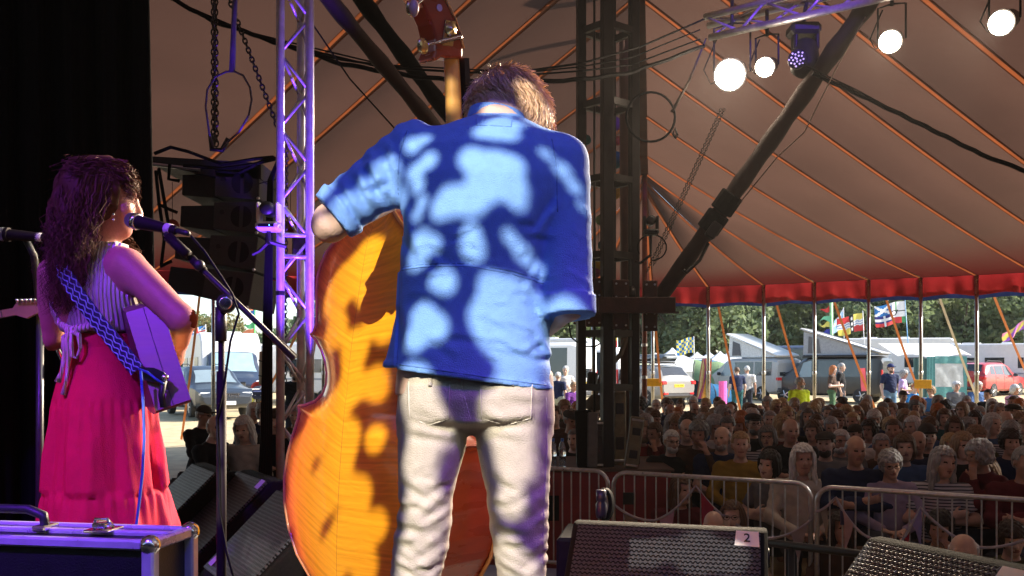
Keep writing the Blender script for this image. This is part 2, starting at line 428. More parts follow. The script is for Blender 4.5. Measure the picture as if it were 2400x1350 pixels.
# ================================================================== text helper
def text_mesh(s, size, name='lettering'):
    cu = bpy.data.curves.new(name, 'FONT'); cu.body = s; cu.size = size; cu.align_x = 'CENTER'; cu.align_y = 'CENTER'; cu.extrude = .0015
    o = bpy.data.objects.new(name, cu); C.objects.link(o); dg = bpy.context.evaluated_depsgraph_get(); dg.update()
    me = bpy.data.meshes.new_from_object(o.evaluated_get(dg)); bpy.data.objects.remove(o); bpy.data.curves.remove(cu); me.name = name
    return me
# ================================================================== vehicles
glass_dark = mat('tinted_car_glass', (.02, .025, .03), .06, 0, 0, spec=.8)
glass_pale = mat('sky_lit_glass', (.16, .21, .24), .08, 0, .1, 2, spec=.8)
silver_blind = mat('screen_cover', (.22, .34, .40), .4, 0, .1, 3)
redlens = mat('red_lens', (.55, .012, .015), .15, 0, .1, 20, coat=.5)
clearlens = mat('clear_lens', (.75, .77, .8), .12, 0, .05)
amber = mat('amber_plate', (.85, .55, .02), .5, 0, .05)
whiteplate = mat('white_plate', (.8, .8, .78), .5, 0, .05)
ink = mat('black_ink', (.01, .01, .01), .6, 0, 0)
tyre_m = mat('tyre_rubber', (.02, .02, .02), .8, 0, .2, 30)
rim_m = mat('alloy_rim', (.45, .45, .46), .3, .8, .1, 20)
trim = mat('grey_trim', (.05, .05, .055), .6, 0, .2, 20)
awning_white = mat('white_fabric', (.75, .76, .77), .8, 0, .05, 2, transl=(.25,))
class Car:
    """x runs from the tail (0) to the nose; stations (x, z_bottom, z_belt, z_roof, width factor)"""
    def __init__(s, st, W, tum=.82): s.st = st; s.W = W; s.tum = tum; s.L = st[-1][0]
    def at(s, x):
        st = s.st
        for a, b in zip(st, st[1:]):
            if x <= b[0] or b is st[-1]:
                t = max(0, min(1, (x-a[0])/(b[0]-a[0]))); return [a[i]+(b[i]-a[i])*t for i in range(5)]
    def sec(s, x):
        _, zb, ze, zr, k = s.at(x); w = s.W/2*k; cab = min(1, max(0, (zr-ze)/.35)); tu = 1-(1-s.tum)*cab
        rr = .07+.05*cab
        return [(w*.86, zb), (w*.975, zb+.1), (w, zb+(ze-zb)*.5), (w*.985, ze), (w*(tu+.03), max(ze+.01, zr-rr)), (w*(tu-.10), zr-.015), (w*.35, zr+.012), (0, zr+.015)]
    def side(s, x, t, sgn, off=.006):
        q = s.sec(x); a, b = q[3], q[4]; return V(x, sgn*(a[0]+(b[0]-a[0])*t+off), a[1]+(b[1]-a[1])*t)
    def top(s, x, u, off=.008):
        q = s.sec(x); r = q[5][0]; return V(x, r*u, q[5][1]+(.03*(1-u*u))+off)
    def body(s, name, m, parent, color=None):
        b = B(); n = 0; rows = []
        xs = sorted(set([p[0] for p in s.st]+[s.L*k/24 for k in range(25)]))
        for x in xs:
            q = s.sec(x); rows.append([V(x, -y, z) for y, z in q]+[V(x, y, z) for y, z in q[-2::-1]])
        vs = [p for r in rows for p in r]; m_ = len(rows[0])
        fs = [(i*m_+j, i*m_+j+1, (i+1)*m_+j+1, (i+1)*m_+j) for i in range(len(rows)-1) for j in range(m_-1)]
        fs += [(i*m_, (i+1)*m_, (i+1)*m_+m_-1, i*m_+m_-1) for i in range(len(rows)-1)]
        fs += [tuple(range(m_)), tuple(range((len(rows)-1)*m_, len(rows)*m_))[::-1]]
        b.add(vs, fs); o = b.build(name, m, parent, 'auto', color); return o
    def side_glass(s, x0, x1, sgn, parent, m=glass_dark, t0=.1, t1=.93, slant0=0, slant1=0, nm='side_window'):
        b = B(); b.grid(lambda u, v: s.side(x0+(x1-x0)*u+(slant0*(1-u)+slant1*u)*v, t0+(t1-t0)*v, sgn), 6, 3); return b.build(nm, m, parent, True)
    def end_glass(s, x0, x1, parent, m=glass_dark, w=.93, nm='rear_window'):
        b = B(); b.grid(lambda u, v: s.top(x0+(x1-x0)*u, (v*2-1)*w), 5, 6); return b.build(nm, m, parent, True)
def wheel(parent, x, y, r, out):
    w = empty('wheel', (x, y, r)); w.parent = parent
    b = B(); b.lathe([(r*.62, -.1), (r*.93, -.1), (r, -.06), (r, .06), (r*.93, .1), (r*.62, .1)], (0, 0, 0), (0, 1, 0), 18); b.build('tyre', tyre_m, w, 'auto', world=False)
    b = B(); b.lathe([(.03, .02), (.06, .085), (r*.6, .075), (r*.64, .09)], (0, 0, 0), (0, out, 0), 12)
    for k in range(5):
        a = k*2*math.pi/5; b.bar((0, out*.095, 0), (math.cos(a)*r*.58, out*.085, math.sin(a)*r*.58), .03, 5)
    b.build('rim', rim_m, w, world=False)
def plate(parent, p, yaw, txt, m=amber, nm='number_plate', w=.52):
    b = B(); b.box((0, 0, 0), (.012, w, .12), bev=.004); o = b.build(nm, m, parent, world=False); o.location = p; o.rotation_euler = (0, 0, yaw)
    if txt:
        me = text_mesh(txt, .1); t = link_mesh('plate_text', me, ink, o); t.rotation_euler = (R(90), 0, R(90 if yaw == 0 else -90) if False else R(-90)); t.location = (-.009, 0, 0)
def lamp(parent, c, size, m, nm='tail_light'):
    b = B(); b.box(c, size, bev=min(size)*.3); return b.build(nm, m, parent, world=False)
def place(t, px, D, heading):
    """heading: degrees the nose points away from the view axis, positive to the left"""
    t.location = PG(px, D); t.rotation_euler = (0, 0, R(90+heading))
def common(t, c, wb, wr, both=True):
    for x in wb:
        for sg in (-1, 1): wheel(t, x, sg*(c.W/2-.09), wr, sg)
def mirrors(t, c, x, z):
    for sg in (-1, 1):
        b = B(); b.box((x, sg*(c.W/2+.1), z), (.1, .2, .15), bev=.03); b.build('wing_mirror', trim, t, True)
def handles(t, c, xs, z, m=trim):
    for x in xs:
        for sg in (-1, 1):
            b = B(); b.box((x, sg*(c.W/2*.99+.012), z), (.2, .025, .03), bev=.008); b.build('door_handle', m, t)
def shuts(t, c, xs, z0=.38):
    for x in xs:
        for sg in (-1, 1):
            b = B(); q = c.sec(x); b.tube([V(x, sg*(q[1][0]+.001), z0), V(x, sg*(q[2][0]+.001), q[2][1]), V(x, sg*(q[3][0]+.001), q[3][1])], .006, 4); b.build('door_gap', trim, t)
def estate_car(label, color, px, D, hd, txt, roofbox=False, sub='parked_car'):
    t = thing(sub, label, 'car', group=None)
    c = Car([(0, .5, .95, .97, .9), (.1, .42, 1.02, 1.04, .96), (.16, .36, 1.06, 1.18, .985), (.5, .3, 1.06, 1.56, 1), (.95, .28, 1.05, 1.64, 1), (2.4, .28, 1.0, 1.66, 1), (2.95, .28, .98, 1.52, 1), (3.55, .28, .97, 1.08, 1), (4.4, .3, .9, .93, .97), (4.72, .36, .78, .8, .88), (4.8, .45, .66, .68, .8)], 1.86, .80)
    c.body('body', paint, t, color)
    for sg in (-1, 1):
        c.side_glass(.62, 1.12, sg, t, slant0=.16, slant1=0); c.side_glass(1.2, 2.02, sg, t); c.side_glass(2.1, 3.0, sg, t, slant1=-.45)
        lamp(t, (.10, sg*.79, .93), (.25, .32, .17), redlens); lamp(t, (.03, sg*.70, .5), (.10, .26, .1), redlens, 'reflector')
        b = B(); b.tube([V(.8, sg*.6, 1.67), V(1.0, sg*.6, 1.73), V(2.3, sg*.6, 1.73), V(2.5, sg*.6, 1.68)], .018, 6); b.build('roof_rail', trim, t, True)
    c.end_glass(.2, .5, t); c.end_glass(2.95, 3.5, t, glass_pale, .9, 'windscreen')
    b = B(); b.box((.05, 0, .47), (.1, 1.6, .2), bev=.04); b.build('bumper', trim, t)
    plate(t, (-.008, 0, .82), 0, txt); common(t, c, (.95, 3.75), .34); mirrors(t, c, 3.0, 1.05); handles(t, c, (1.4, 2.35), .92); shuts(t, c, (1.15, 2.06, 3.05))
    place(t, px, D, hd); return t, c
# --- silver estate with roof box
t, c = estate_car('silver estate car with grey roof box and yellow rear number plate', (.24, .235, .22), 1592, 36, 33, 'YX66 KMC')
rb = empty('roof_box'); tag(rb, 'grey roof box strapped on top of the silver estate car', 'roof box')
b = B(); b.box((1.4, 0, 1.95), (1.95, .80, .30), bev=.12); b.build('lid', mat('roof_box_plastic', (.10, .115, .125), .4, 0, .1, 6), rb, True)
for x in (.9, 1.9):
    b = B(); b.box((x, 0, 1.765), (.06, 1.2, .05)); b.build('crossbar', black, rb)
rb.location = t.location; rb.rotation_euler = t.rotation_euler
def van(name, label, color, px, D, hd, L=5.1, H=1.95, W=1.95, nose=.95, txt=None, glassm=glass_dark, win=((.35, 1.6), (1.75, 3.0)), tl='tall', cat='van', plates=amber):
    t = thing(name, label, cat)
    c = Car([(0, .42, 1.0, H-.22, .95), (.06, .36, 1.05, H-.08, .99), (.3, .32, 1.06, H, 1), (L-nose-1.1, .32, 1.04, H, 1), (L-nose-.75, .32, 1.04, H-.12, 1), (L-nose+.05, .32, 1.04, 1.2, 1), (L-.3, .34, .92, 1.0, .96), (L-.05, .38, .74, .8, .9), (L, .44, .62, .66, .84)], W, .9)
    c.body('body', paint, t, color)
    for sg in (-1, 1):
        for a, e in win: c.side_glass(a, e, sg, t, glassm)
        c.side_glass(L-nose-1.45, L-nose-.55, sg, t, glass_pale, slant1=-.25)
        if tl == 'tall': lamp(t, (.03, sg*(W/2-.07), 1.12), (.07, .11, .62), redlens)
        else: lamp(t, (.06, sg*(W/2-.24), .98), (.14, .42, .2), redlens)
        lamp(t, (L-.12, sg*(W/2-.26), .78), (.2, .32, .16), clearlens, 'headlight')
    b = B(); b.grid(lambda u, v: V(.036-.035*0+(.06-.0)*u*.2-.04, (v*2-1)*W*.385, 1.12+u*(H-.42-1.0)), 2, 4); b.build('rear_window', glassm, t)
    c.end_glass(L-nose-.7, L-nose+.02, t, glass_pale, .93, 'windscreen')
    b = B(); b.box((.02, 0, .5), (.1, W*.92, .18), bev=.03); b.build('bumper', trim, t)
    plate(t, (-.02, 0, .9), 0, txt, plates); common(t, c, (.85, L-.95), .34); mirrors(t, c, L-nose-.55, 1.2); handles(t, c, (1.9, L-nose-1.3), 1.0); shuts(t, c, (1.68, L-nose-1.5, L-nose-.45))
    place(t, px, D, hd); return t, c
# --- pale people carrier with raised pop top
t, c = van('camper_van', 'pale silver people carrier with raised white pop top and dark side windows', (.33, .33, .32), 1853, 39.5, 33, 4.85, 1.9, 1.85, 1.0, None, glass_dark, ((.3, 1.25), (1.35, 2.45)), 'low')
def pop_top(t, hz, L0, L1, W, rise, shell, shellcol, fabcol):
    b = B(); top = lambda x: hz+.06+(x-L0)/(L1-L0)*rise
    b.add([V(L0, -W, hz+.02), V(L1, -W, hz+.02), V(L1, -W*.93, top(L1)), V(L0, -W*.93, top(L0)), V(L0, W, hz+.02), V(L1, W, hz+.02), V(L1, W*.93, top(L1)), V(L0, W*.93, top(L0))], [(0,1,2,3), (5,4,7,6), (1,5,6,2), (4,0,3,7)])
    b.build('pop_top_fabric', cloth, t, color=fabcol, world=False)
    b = B(); ang = math.atan2(rise, L1-L0); b.box(((L0+L1)/2, 0, hz+.12+rise/2), ((L1-L0)/math.cos(ang)+.3, W*2+.12, .09), (0, -ang, 0), .04); b.build('pop_top_roof', paint, t, True, shellcol, world=False)
    for sg in (-1, 1):
        b = B(); x0, x1 = L1-.75, L1-.2; zz = lambda x: hz+.12
        b.add([V(x0, sg*(W+.004), hz+.1), V(x1, sg*(W+.004), hz+.1), V(x1-.02, sg*(W*.955+.004), top(x1)-.16), V(x0+.1, sg*(W*.965+.004), top(x0)-.12)], [(0,1,2,3)]); b.build('pop_top_window', mat('mesh_window', (.10, .10, .105), .8, 0, .2, 20), t, world=False)
pop_top(t, 1.93, .25, 3.0, .68, .95, True, (.74, .74, .72), (.62, .62, .60))
# --- black campervan with grey pop top
t, c = van('camper_van', 'black camper van with raised grey pop top and white red side flash', (.012, .013, .015), 2082, 37.5, 54, 5.0, 2.0, 1.98, .95, None, glass_dark, ((.4, 1.6), (1.75, 2.9)), 'tall')
pop_top(t, 2.04, .2, 3.3, .80, 1.0, True, (.30, .31, .33), (.30, .31, .33))
b = B(); b.box((1.9, .88, 2.0), (2.8, .14, .1), bev=.03); b.build('awning_rail', black, t, world=False)
b = B(); b.box((.75, c.W/2+.008, 1.02), (.22, .012, .95), (0, R(4), 0)); b.build('side_flash', mat('white_red_flash', (.75, .1, .12), .5, 0, .5, 2.5), t, world=False)
# --- red car
t, c = estate_car('red hatchback car with roof rails parked before the white caravans', (.34, .016, .02), 2262, 43, -52, 'FN09 KXR')
# --- white vans behind the tower
t, c = van('camper_van', 'white high top camper van standing behind the two chatting campers', (.74, .75, .76), 1378, 36.5, 62, 5.6, 2.55, 2.0, .9, None, glass_dark, ((.5, 1.9), (2.1, 3.6)), 'tall')
b = B(); b.box((3.2, 0, 2.72), (1.2, 1.0, .34), (0, R(-8), 0), .12); b.build('roof_pod', white_paint, t, world=False)
t, c = van('camper_van', 'white van with red tail lights seen through the black tower frame', (.74, .75, .76), 1470, 38.5, 58, 5.4, 2.35, 2.0, .9, None, glass_dark, ((.5, 1.9), (2.1, 3.4)), 'tall')
t, c = van('panel_van', 'dark blue van parked behind the pop top campers', (.035, .05, .09), 1935, 50, 70, 5.8, 2.5, 2.0, .95, None, glass_dark, ((.5, 1.8), (2.0, 3.4)), 'tall')
# --- far parked cars between the white marquees
estate_car('small dark blue car parked far off left of the green tent', (.03, .06, .12), 1640, 52, 60, None)
estate_car('blue car roof showing far off behind the green tent', (.05, .16, .32), 1700, 57, 75, None)
# --- caravans and motorhomes
def caravan(label, px, D, hd, L=6, H=2.6, W=2.25, stripe=None, name='caravan', cat='caravan', nose=.5):
    t = thing(name, label, cat)
    prof = [(0, .45), (-.04, 1.2), (.12, H-.25), (.4, H), (L-.7, H), (L-.25, H-.3), (L-.02+nose*.3, 1.3), (L-.1, .45)]
    b = B(); b.prism(prof, V(0, -W/2, 0), V(1, 0, 0), V(0, 0, 1), V(0, W, 0)); o = b.build('shell', white_paint, t, world=False)
    md = o.modifiers.new('bevel', 'BEVEL'); md.width = .1; md.segments = 3; md.limit_method = 'ANGLE'
    for sg in (-1, 1):
        for a, e in ((.7, 1.7), (2.3, 3.2), (L-1.9, L-.9)):
            b = B(); b.box(((a+e)/2, sg*(W/2+.008), 1.6), (e-a, .02, .55), bev=.008); b.build('window', glass_dark, t, world=False)
        b = B(); b.box((L/2, sg*(W/2+.006), 1.05), (L*.9, .012, .08)); b.build('stripe', mat('grey_stripe', (.25, .28, .33), .5), t, world=False)
    b = B(); b.box((-.035, 0, 1.75), (.03, W*.7, .5), bev=.01); b.build('rear_window', glass_dark, t, world=False)
    for sg in (-1, 1): lamp(t, (-.04, sg*W*.42, .85), (.05, .14, .3), redlens)
    for x in (L*.42, L*.55): 
        for sg in (-1, 1): wheel(t, x, sg*(W/2-.1), .32, sg)
    b = B(); b.box((L*.4, 0, H+.05), (.5, .5, .1), bev=.03); b.build('roof_vent', white_paint, t, world=False)
    b = B(); b.box((L*.7, .3, H+.04), (.9, .6, .07), bev=.03); b.build('roof_hatch', white_paint, t, world=False)
    place(t, px, D, hd); return t
caravan('white caravan with rear window behind the red car', 2352, 48, 68, 5.8, 2.55)
caravan('long white motorhome with roof vents behind the teal awning', 2235, 56, 78, 7.2, 3.0, name='motorhome', cat='motorhome')
caravan('white caravan at the far right beyond the red car', 2475, 46, 60, 5.5, 2.6)
caravan('white motorhome roof rising behind the black camper van', 2120, 60, 70, 6.0, 3.0, name='motorhome', cat='motorhome')
caravan('white caravan seen through the purple truss by the bass', 905, 37, 64, 5.6, 2.55)
caravan('small white caravan behind the yellow wind break', 668, 47, 62, 5.0, 2.5)
caravan('white caravan behind the parked vans left of the tower', 1400, 50, 68, 6.5, 2.9)
# --- low profile motorhome, nose towards us, left of the bass
t = caravan('white coach built motorhome with dark blue cab behind the parked dark car', 491, 40.6, -153, 5.8, 2.85, 2.3, name='motorhome', cat='motorhome')
def motorhome_cab(t, L=5.8):
    dark = (.02, .03, .055); keep = t.location.copy(); t.location = (0, 0, 0)
    c = Car([(L-.6, .4, 1.2, 2.15, 1), (L+.1, .4, 1.2, 2.05, 1), (L+.75, .4, 1.15, 1.28, 1), (L+1.35, .42, .95, 1.02, .95), (L+1.6, .48, .75, .8, .85)], 2.05, .88)
    c.body('cab', paint, t, dark)
    c.end_glass(L+.12, L+.74, t, silver_blind, .95, 'windscreen')
    for sg in (-1, 1):
        c.side_glass(L-.35, L+.3, sg, t, glass_pale, slant1=-.1, nm='cab_window'); lamp(t, (L+1.36, sg*.78, .85), (.3, .34, .2), clearlens, 'headlight')
        b = B(); b.box((L+.45, sg*1.2, 1.35), (.14, .22, .3), bev=.05); b.build('wing_mirror', black, t, world=False); wheel(t, L+.7, sg*.9, .34, sg)
    b = B(); b.box((L+1.58, 0, .62), (.1, 1.1, .26), bev=.03); b.build('grille', black, t, world=False)
    b = B(); b.box((L+1.63, 0, .62), (.02, 1.5, .05), bev=.01)
    b.build('grille_trim', white_paint, t, world=False); t.location = keep
motorhome_cab(t)
# --- dark parked car facing us
def front_car():
    t, c = estate_car('dark grey car with chrome grille facing the tent beside the motorhome', (.022, .028, .038), 444, 32.5, -146.5, None)
    g = B()
    for k in range(13): g.box((4.77, -.36+k*.06, .70), (.06, .018, .14))
    g.build('grille', chrome, t, world=False)
    b = B(); b.box((4.74, 0, .70), (.05, .86, .19), bev=.03); b.build('grille_surround', black, t, world=False)
    for sg in (-1, 1): lamp(t, (4.62, sg*.66, .76), (.2, .36, .12), clearlens, 'headlight')
    b = B(); b.box((4.84, 0, .48), (.012, .52, .12), bev=.004); o = b.build('front_plate', whiteplate, t, world=False)
    me = text_mesh('RK22 FYE', .1); x = link_mesh('plate_text', me, ink, o); x.rotation_euler = (R(90), 0, R(90)); x.location = (4.85, 0, .48)
front_car()
estate_car('red car half hidden behind the pushchair', (.5, .03, .03), 668, 40, -75, None)
# ================================================================== marquees and tents outside
def pagoda(px, D, py, w, label):
    t = thing('white_marquee', label, 'marquee', PG(px, D), group='white peaked marquees')
    top = P(px, py, D).z-GZ(D); b = B(); n = 24
    def fn(u, v):
        a = v*4; k = int(a) % 4; f = a-int(a); cs = [V(-w, -w, 0), V(w, -w, 0), V(w, w, 0), V(-w, w, 0)]; e = cs[k].lerp(cs[(k+1) % 4], f)
        r = (1-u)**1.3+.012; return V(e.x*r, e.y*r, top-(top-.42*top)*(1-u)**.95 if u < 1 else top)
    b.grid(fn, 10, 16); b.build('canopy', awning_white, t, world=False)
    for k, (x0, y0, x1, y1) in enumerate(((-w, -w, w, -w), (w, -w, w, w), (w, w, -w, w), (-w, w, -w, -w))):
        b = B(); b.grid(lambda u, v: V(x0+(x1-x0)*u, y0+(y1-y0)*u, .42*top*v)*.985+V(0, 0, 0), 8, 2); b.build('wall_panel', awning_white, t, world=False)
for i, (px, D, py, w, lab) in enumerate([(1576, 52, 815, 2.5, 'large white peaked marquee right of the king pole beside the chequered flag'), (1537, 60, 827, 2.3, 'white peaked marquee tip just right of the king pole'), (1634, 62, 825, 2.4, 'white peaked marquee directly beneath the chequered flag'), (1662, 66, 824, 2.3, 'white peaked marquee just right of the chequered flag pole'), (1688, 64, 823, 2.3, 'white peaked marquee behind the green tunnel tent'), (1711, 67, 821, 2.4, 'white peaked marquee beside the pale camper\'s pop top'), (1752, 62, 832, 2.6, 'white peaked marquee behind the pale pop top roof'), (1826, 68, 823, 2.3, 'white marquee tip between the two pop top campers'), (1403, 60, 820, 2.4, 'white marquee tip seen through the black tower'), (2284, 70, 823, 2.2, 'small white marquee tip above the caravans by the cream strap')]):
    pagoda(px, D, py, w, lab)
def tunnel_tent(px, D, L, W, H, rz, col, label, name='tunnel_tent'):
    t = thing(name, label, 'tent', PG(px, D), R(rz)); m = cloth
    b = B(); b.grid(lambda u, v: V((u-.5)*L, -math.cos(math.pi*v)*W/2*(.85+.15*math.sin(math.pi*u)), H*math.sin(math.pi*v)**.8*(.62+.38*abs(math.sin(math.pi*(u*.5+.5)*1.0))+.03*math.cos(u*6*math.pi))), 18, 14); b.build('fly_sheet', m, t, True, col, world=False)
    for u in (.02, .35, .68):
        b = B(); b.tube([V((u-.5)*L, -math.cos(math.pi*v/12)*W/2*1.0, H*1.01*math.sin(math.pi*v/12)**.8*(.62+.38*abs(math.sin(math.pi*(u*.5+.5))))) for v in range(13)], .02, 5); b.build('pole_sleeve', trim, t, world=False)
tunnel_tent(1712, 43, 3.4, 2.6, 1.75, -18, (.17, .25, .13), 'pale green tunnel tent between silver estate and pale camper')
tunnel_tent(1668, 38, 1.5, 1.5, .95, 20, (.012, .09, .20), 'low blue dome tent in front of the green tunnel tent', 'dome_tent')
tunnel_tent(1482, 44, 3.6, 2.8, 2.0, 10, (.36, .40, .28), 'olive tent behind the white vans seen through the tower')
# teal awning in front of the caravans
t = thing('caravan_awning', 'teal and white caravan awning with clear plastic window', 'awning', PG(2165, 43), R(4))
teal = (.10, .27, .27)
b = B(); b.grid(lambda u, v: V(-1.75+3.6*u, -.9+1.9*v, 1.95+.65*v+.1*math.sin(u*9)*(1-v)), 10, 4); b.build('awning_roof', awning_white, t, True, world=False)
for x0, x1, nm, col, z0, z1 in ((-1.0, -.35, 'side_curtain', (.04, .09, .09), 0, 1.85), (-.35, .05, 'front_panel', teal, 0, 1.93), (.05, 1.6, 'lower_panel', teal, 0, .5), (.05, 1.6, 'upper_panel', teal, 1.6, 1.95), (1.45, 1.62, 'edge_panel', teal, .5, 1.6)):
    b = B(); b.grid(lambda u, v: V(x0+(x1-x0)*u, -.9+.03*math.sin(u*17+x0), z0+(z1-z0)*v), 8, 3); b.build(nm, cloth, t, True, col, world=False)
b = B(); b.grid(lambda u, v: V(.05+1.4*u, -.89+.02*math.sin(u*11+v*5), .5+1.1*v), 8, 6); b.build('clear_window', mat('crinkled_plastic', (.42, .44, .45), .25, 0, .2, 3, .6, 9), t, True, world=False)
# folded striped parasol
t = thing('parasol', 'folded rainbow striped parasol leaning by the blue dome tent', 'parasol', PG(1648, 37))
for k in range(9):
    col = [(.6, .1, .05), (.7, .5, .1), (.1, .2, .4), (.5, .2, .1), (.65, .6, .3), (.4, .08, .2), (.7, .35, .05), (.1, .3, .3), (.6, .15, .1)][k]
    a = k*2*math.pi/9; b = B()
    b.add([V(math.cos(a)*.28, math.sin(a)*.28, .25), V(math.cos(a+.8)*.28, math.sin(a+.8)*.28, .25), V(.16+math.cos(a+.8)*.20, math.sin(a+.8)*.20, 1.9), V(.16+math.cos(a)*.20, math.sin(a)*.20, 1.9), V(.12, 0, 1.2)], [(0, 1, 4), (1, 2, 4), (2, 3, 4), (3, 0, 4)]); b.build('fold', cloth, t, color=col, world=False)
b = B(); b.bar((0, 0, 0), (.2, 0, 2.1), .025, 6); b.build('shaft', steel, t, world=False)
b = B(); b.grid(lambda u, v: V(.16*math.sin(u*6.28), .16*math.cos(u*6.28), 1.0*v), 10, 2); tag(b.build('pink_bollard', mat('pink_plastic', (.9, .12, .45), .5)), 'bright pink tube standing before the pale camper\'s front wheel', 'bollard').location = PG(1694, 36)
# ================================================================== flags
FC = {}
def fcol(rgb):
    k = tuple(rgb)
    if k not in FC: FC[k] = mat('flag_cloth_%d' % len(FC), rgb, .8, 0, .06, 8, transl=(.35,))
    return FC[k]
def flag(name, label, a, b_, w, pattern, pole=None, pole_m=white_paint, nu=24, nv=16, droop=0, amp=.09, seed=0):
    """a: lower hoist corner, b_: upper hoist corner, w: fly vector"""
    t = thing(name, label, 'flag', V(a.x, a.y, GZ(a.y)))
    cols = []; g = B()
    def fn(u, v):
        s = a.lerp(b_, v)+w*u; return s+V(0, amp*3*u*math.sin(u*7+v*1.5+seed), amp*u*math.sin(u*6+seed)-droop*u*u)
    mats = []
    for i in range(nu):
        for j in range(nv):
            c = pattern((i+.5)/nu, (j+.5)/nv)
            if c not in mats: mats.append(c)
            g.cur = mats.index(c); g.add([fn(i/nu, j/nv), fn((i+1)/nu, j/nv), fn((i+1)/nu, (j+1)/nv), fn(i/nu, (j+1)/nv)], [(0, 1, 2, 3)])
    g.build('flag_cloth', [fcol(c) for c in mats], t)
    if pole:
        b = B(); b.bar(V(pole[0].x, pole[0].y, GZ(a.y)), pole[1], .035, 6, .02); b.build('pole', pole_m, t, True)
YE, BL, WH, RD, BK, GR, DB = (.72, .60, .12), (.03, .16, .42), (.75, .75, .75), (.60, .05, .05), (.02, .02, .02), (.08, .30, .12), (.03, .03, .16)
D = 50
flag('chequered_flag', 'blue and pale yellow chequered flag flying above the white marquees', P(1627, 826, D), P(1626, 790, D), P(1588, 832, D)-P(1627, 826, D), lambda u, v: BL if (int(u*8)+int(v*6)) % 2 else YE, (P(1628, 880, D), P(1626, 788, D)))
def beds(u, v):
    if .42 < u < .60: return WH if min((u-.51)**2*4+(v-q)**2*1 for q in (.2, .5, .8)) < .008 else BK
    top = v > .5+.04*math.sin(u*25)
    band = abs(v-.5-.03*math.sin(u*30)) 
    if band < .16: return BL if .05 < band < .09 else WH
    return (YE if (v > .5) == (u < .42) else RD)
flag('county_flag', 'red and yellow quartered flag with wavy blue white bars', P(2027, 774, D), P(2023, 733, D), P(1968, 786, D)-P(2027, 774, D), beds, (P(2030, 880, D), P(2022, 728, D)), nu=40, nv=28)
def union(u, v):
    if u > .5:
        if v > .5: return WH if abs((u-.75)*2-(v-.75)*2) < .13 or abs((u-.75)*2+(v-.75)*2) < .13 else BL
        return WH if abs(u-.75) < .04 or abs(v-.3) < .06 else (BK if False else DB if v > .18 else RD)
    if (u-.42)**2+(v-.5)**2 < .02 : return BK if (u-.42)**2+(v-.5)**2 > .008 else WH
    if abs(v-.55-.1*u) < .03 and u < .3: return BK
    if v < .3: return RD if u > .15 else GR
    return GR if .3 < u < .36 and v > .6 else WH
flag('nations_flag', 'white flag with saltire, cross and red corners on blue pole', P(2124, 755, D), P(2121, 705, D), P(2056, 766, D)-P(2124, 755, D), union, (P(2136, 880, D), P(2121, 703, D)), mat('pale_blue_paint', (.12, .35, .60), .4), nu=36, nv=24)
flag('small_blue_flag', 'small pale blue flag behind the red and yellow flag', P(1975, 752, 55), P(1977, 722, 55), V(-.5, 0, -.75), lambda u, v: (.35, .55, .75) if (int(u*5)+int(v*4)) % 3 else WH, (P(1980, 860, 55), P(1977, 720, 55)))
def uj(u, v):
    x, y = u-.5, v-.5
    if abs(x) < .06 or abs(y) < .09: return RD
    if abs(x) < .10 or abs(y) < .15 or abs(abs(x)-abs(y)) < .07: return WH
    return BL
flag('union_flag', 'faded red white and blue flag beside the guitarist\'s hand', P(485, 785, 48), P(482, 762, 48), P(448, 798, 48)-P(485, 785, 48), uj, (P(487, 850, 48), P(482, 760, 48)))
flag('bunting_flag', 'little purple yellow streamer flag at the right by the orange strap', P(2400, 770, 45), P(2400, 750, 45), P(2355, 800, 45)-P(2400, 770, 45), lambda u, v: [(.35, .1, .5), YE, (.8, .3, .4)][int(u*4+v*2) % 3], (P(2401, 880, 45), P(2401, 745, 45)))
flag('blue_banner', 'dark and pale blue banner flags seen through the tower', P(1484, 826, 50), P(1484, 800, 50), P(1458, 827, 50)-P(1484, 826, 50), lambda u, v: (.25, .55, .75) if u < .45 else (.02, .06, .22), (P(1485, 880, 50), P(1485, 796, 50)))
flag('striped_banner', 'narrow yellow red blue banner seen behind the tower\'s front post', P(1446, 830, 48), P(1446, 780, 48), V(-.28, 0, 0), lambda u, v: YE if v > .6 else (RD if v > .3 else BL), (P(1447, 880, 48), P(1447, 775, 48)))
def pennant_pole(name, label, px0, py0, px1, py1, D, pens, pole_m, wd):
    t = thing(name, label, 'pennants', PG(px0, D))
    b = B(); b.bar(PG(px0, D), P(px1, py1, D), wd, 6); b.build('pole', pole_m, t, True)
    for (y, col, s) in pens:
        f = (y-py0)/(py1-py0); x = px0+(px1-px0)*f
        a = P(x, y-9, D); c = P(x, y+9, D); e = P(x-38*s, y+4, D)
        b = B()
        b.grid(lambda u, v: a.lerp(c, v).lerp(e, u)+V(0, .08*math.sin(u*6+y), .05*math.sin(u*7+y)), 5, 3); b.build('pennant', fcol(col), t, True)
GRN = (.12, .45, .20); ORG = (.75, .25, .12); YW = (.72, .62, .15); BLU = (.03, .16, .50)
pennant_pole('pennant_pole', 'tall green pole of coloured pennants left of the purple truss', 594, 880, 598, 690, 42, [(703, GRN, .7), (719, ORG, .7), (733, BLU, .5), (745, YW, .4), (762, GRN, .7), (777, ORG, .9), (790, BLU, .7), (804, YW, .9), (818, GRN, 1)], mat('green_paint', (.10, .42, .12), .5), .05)
pennant_pole('pennant_pole', 'pale green pole of pennants above the black camper van', 1950, 880, 1948, 700, 42, [(724, RD, .7), (745, (.2, .6, .35), .7), (760, YW, .75), (778, (.05, .06, .35), .7), (797, RD, .8)], mat('pale_green_paint', (.35, .65, .30), .5), .08)
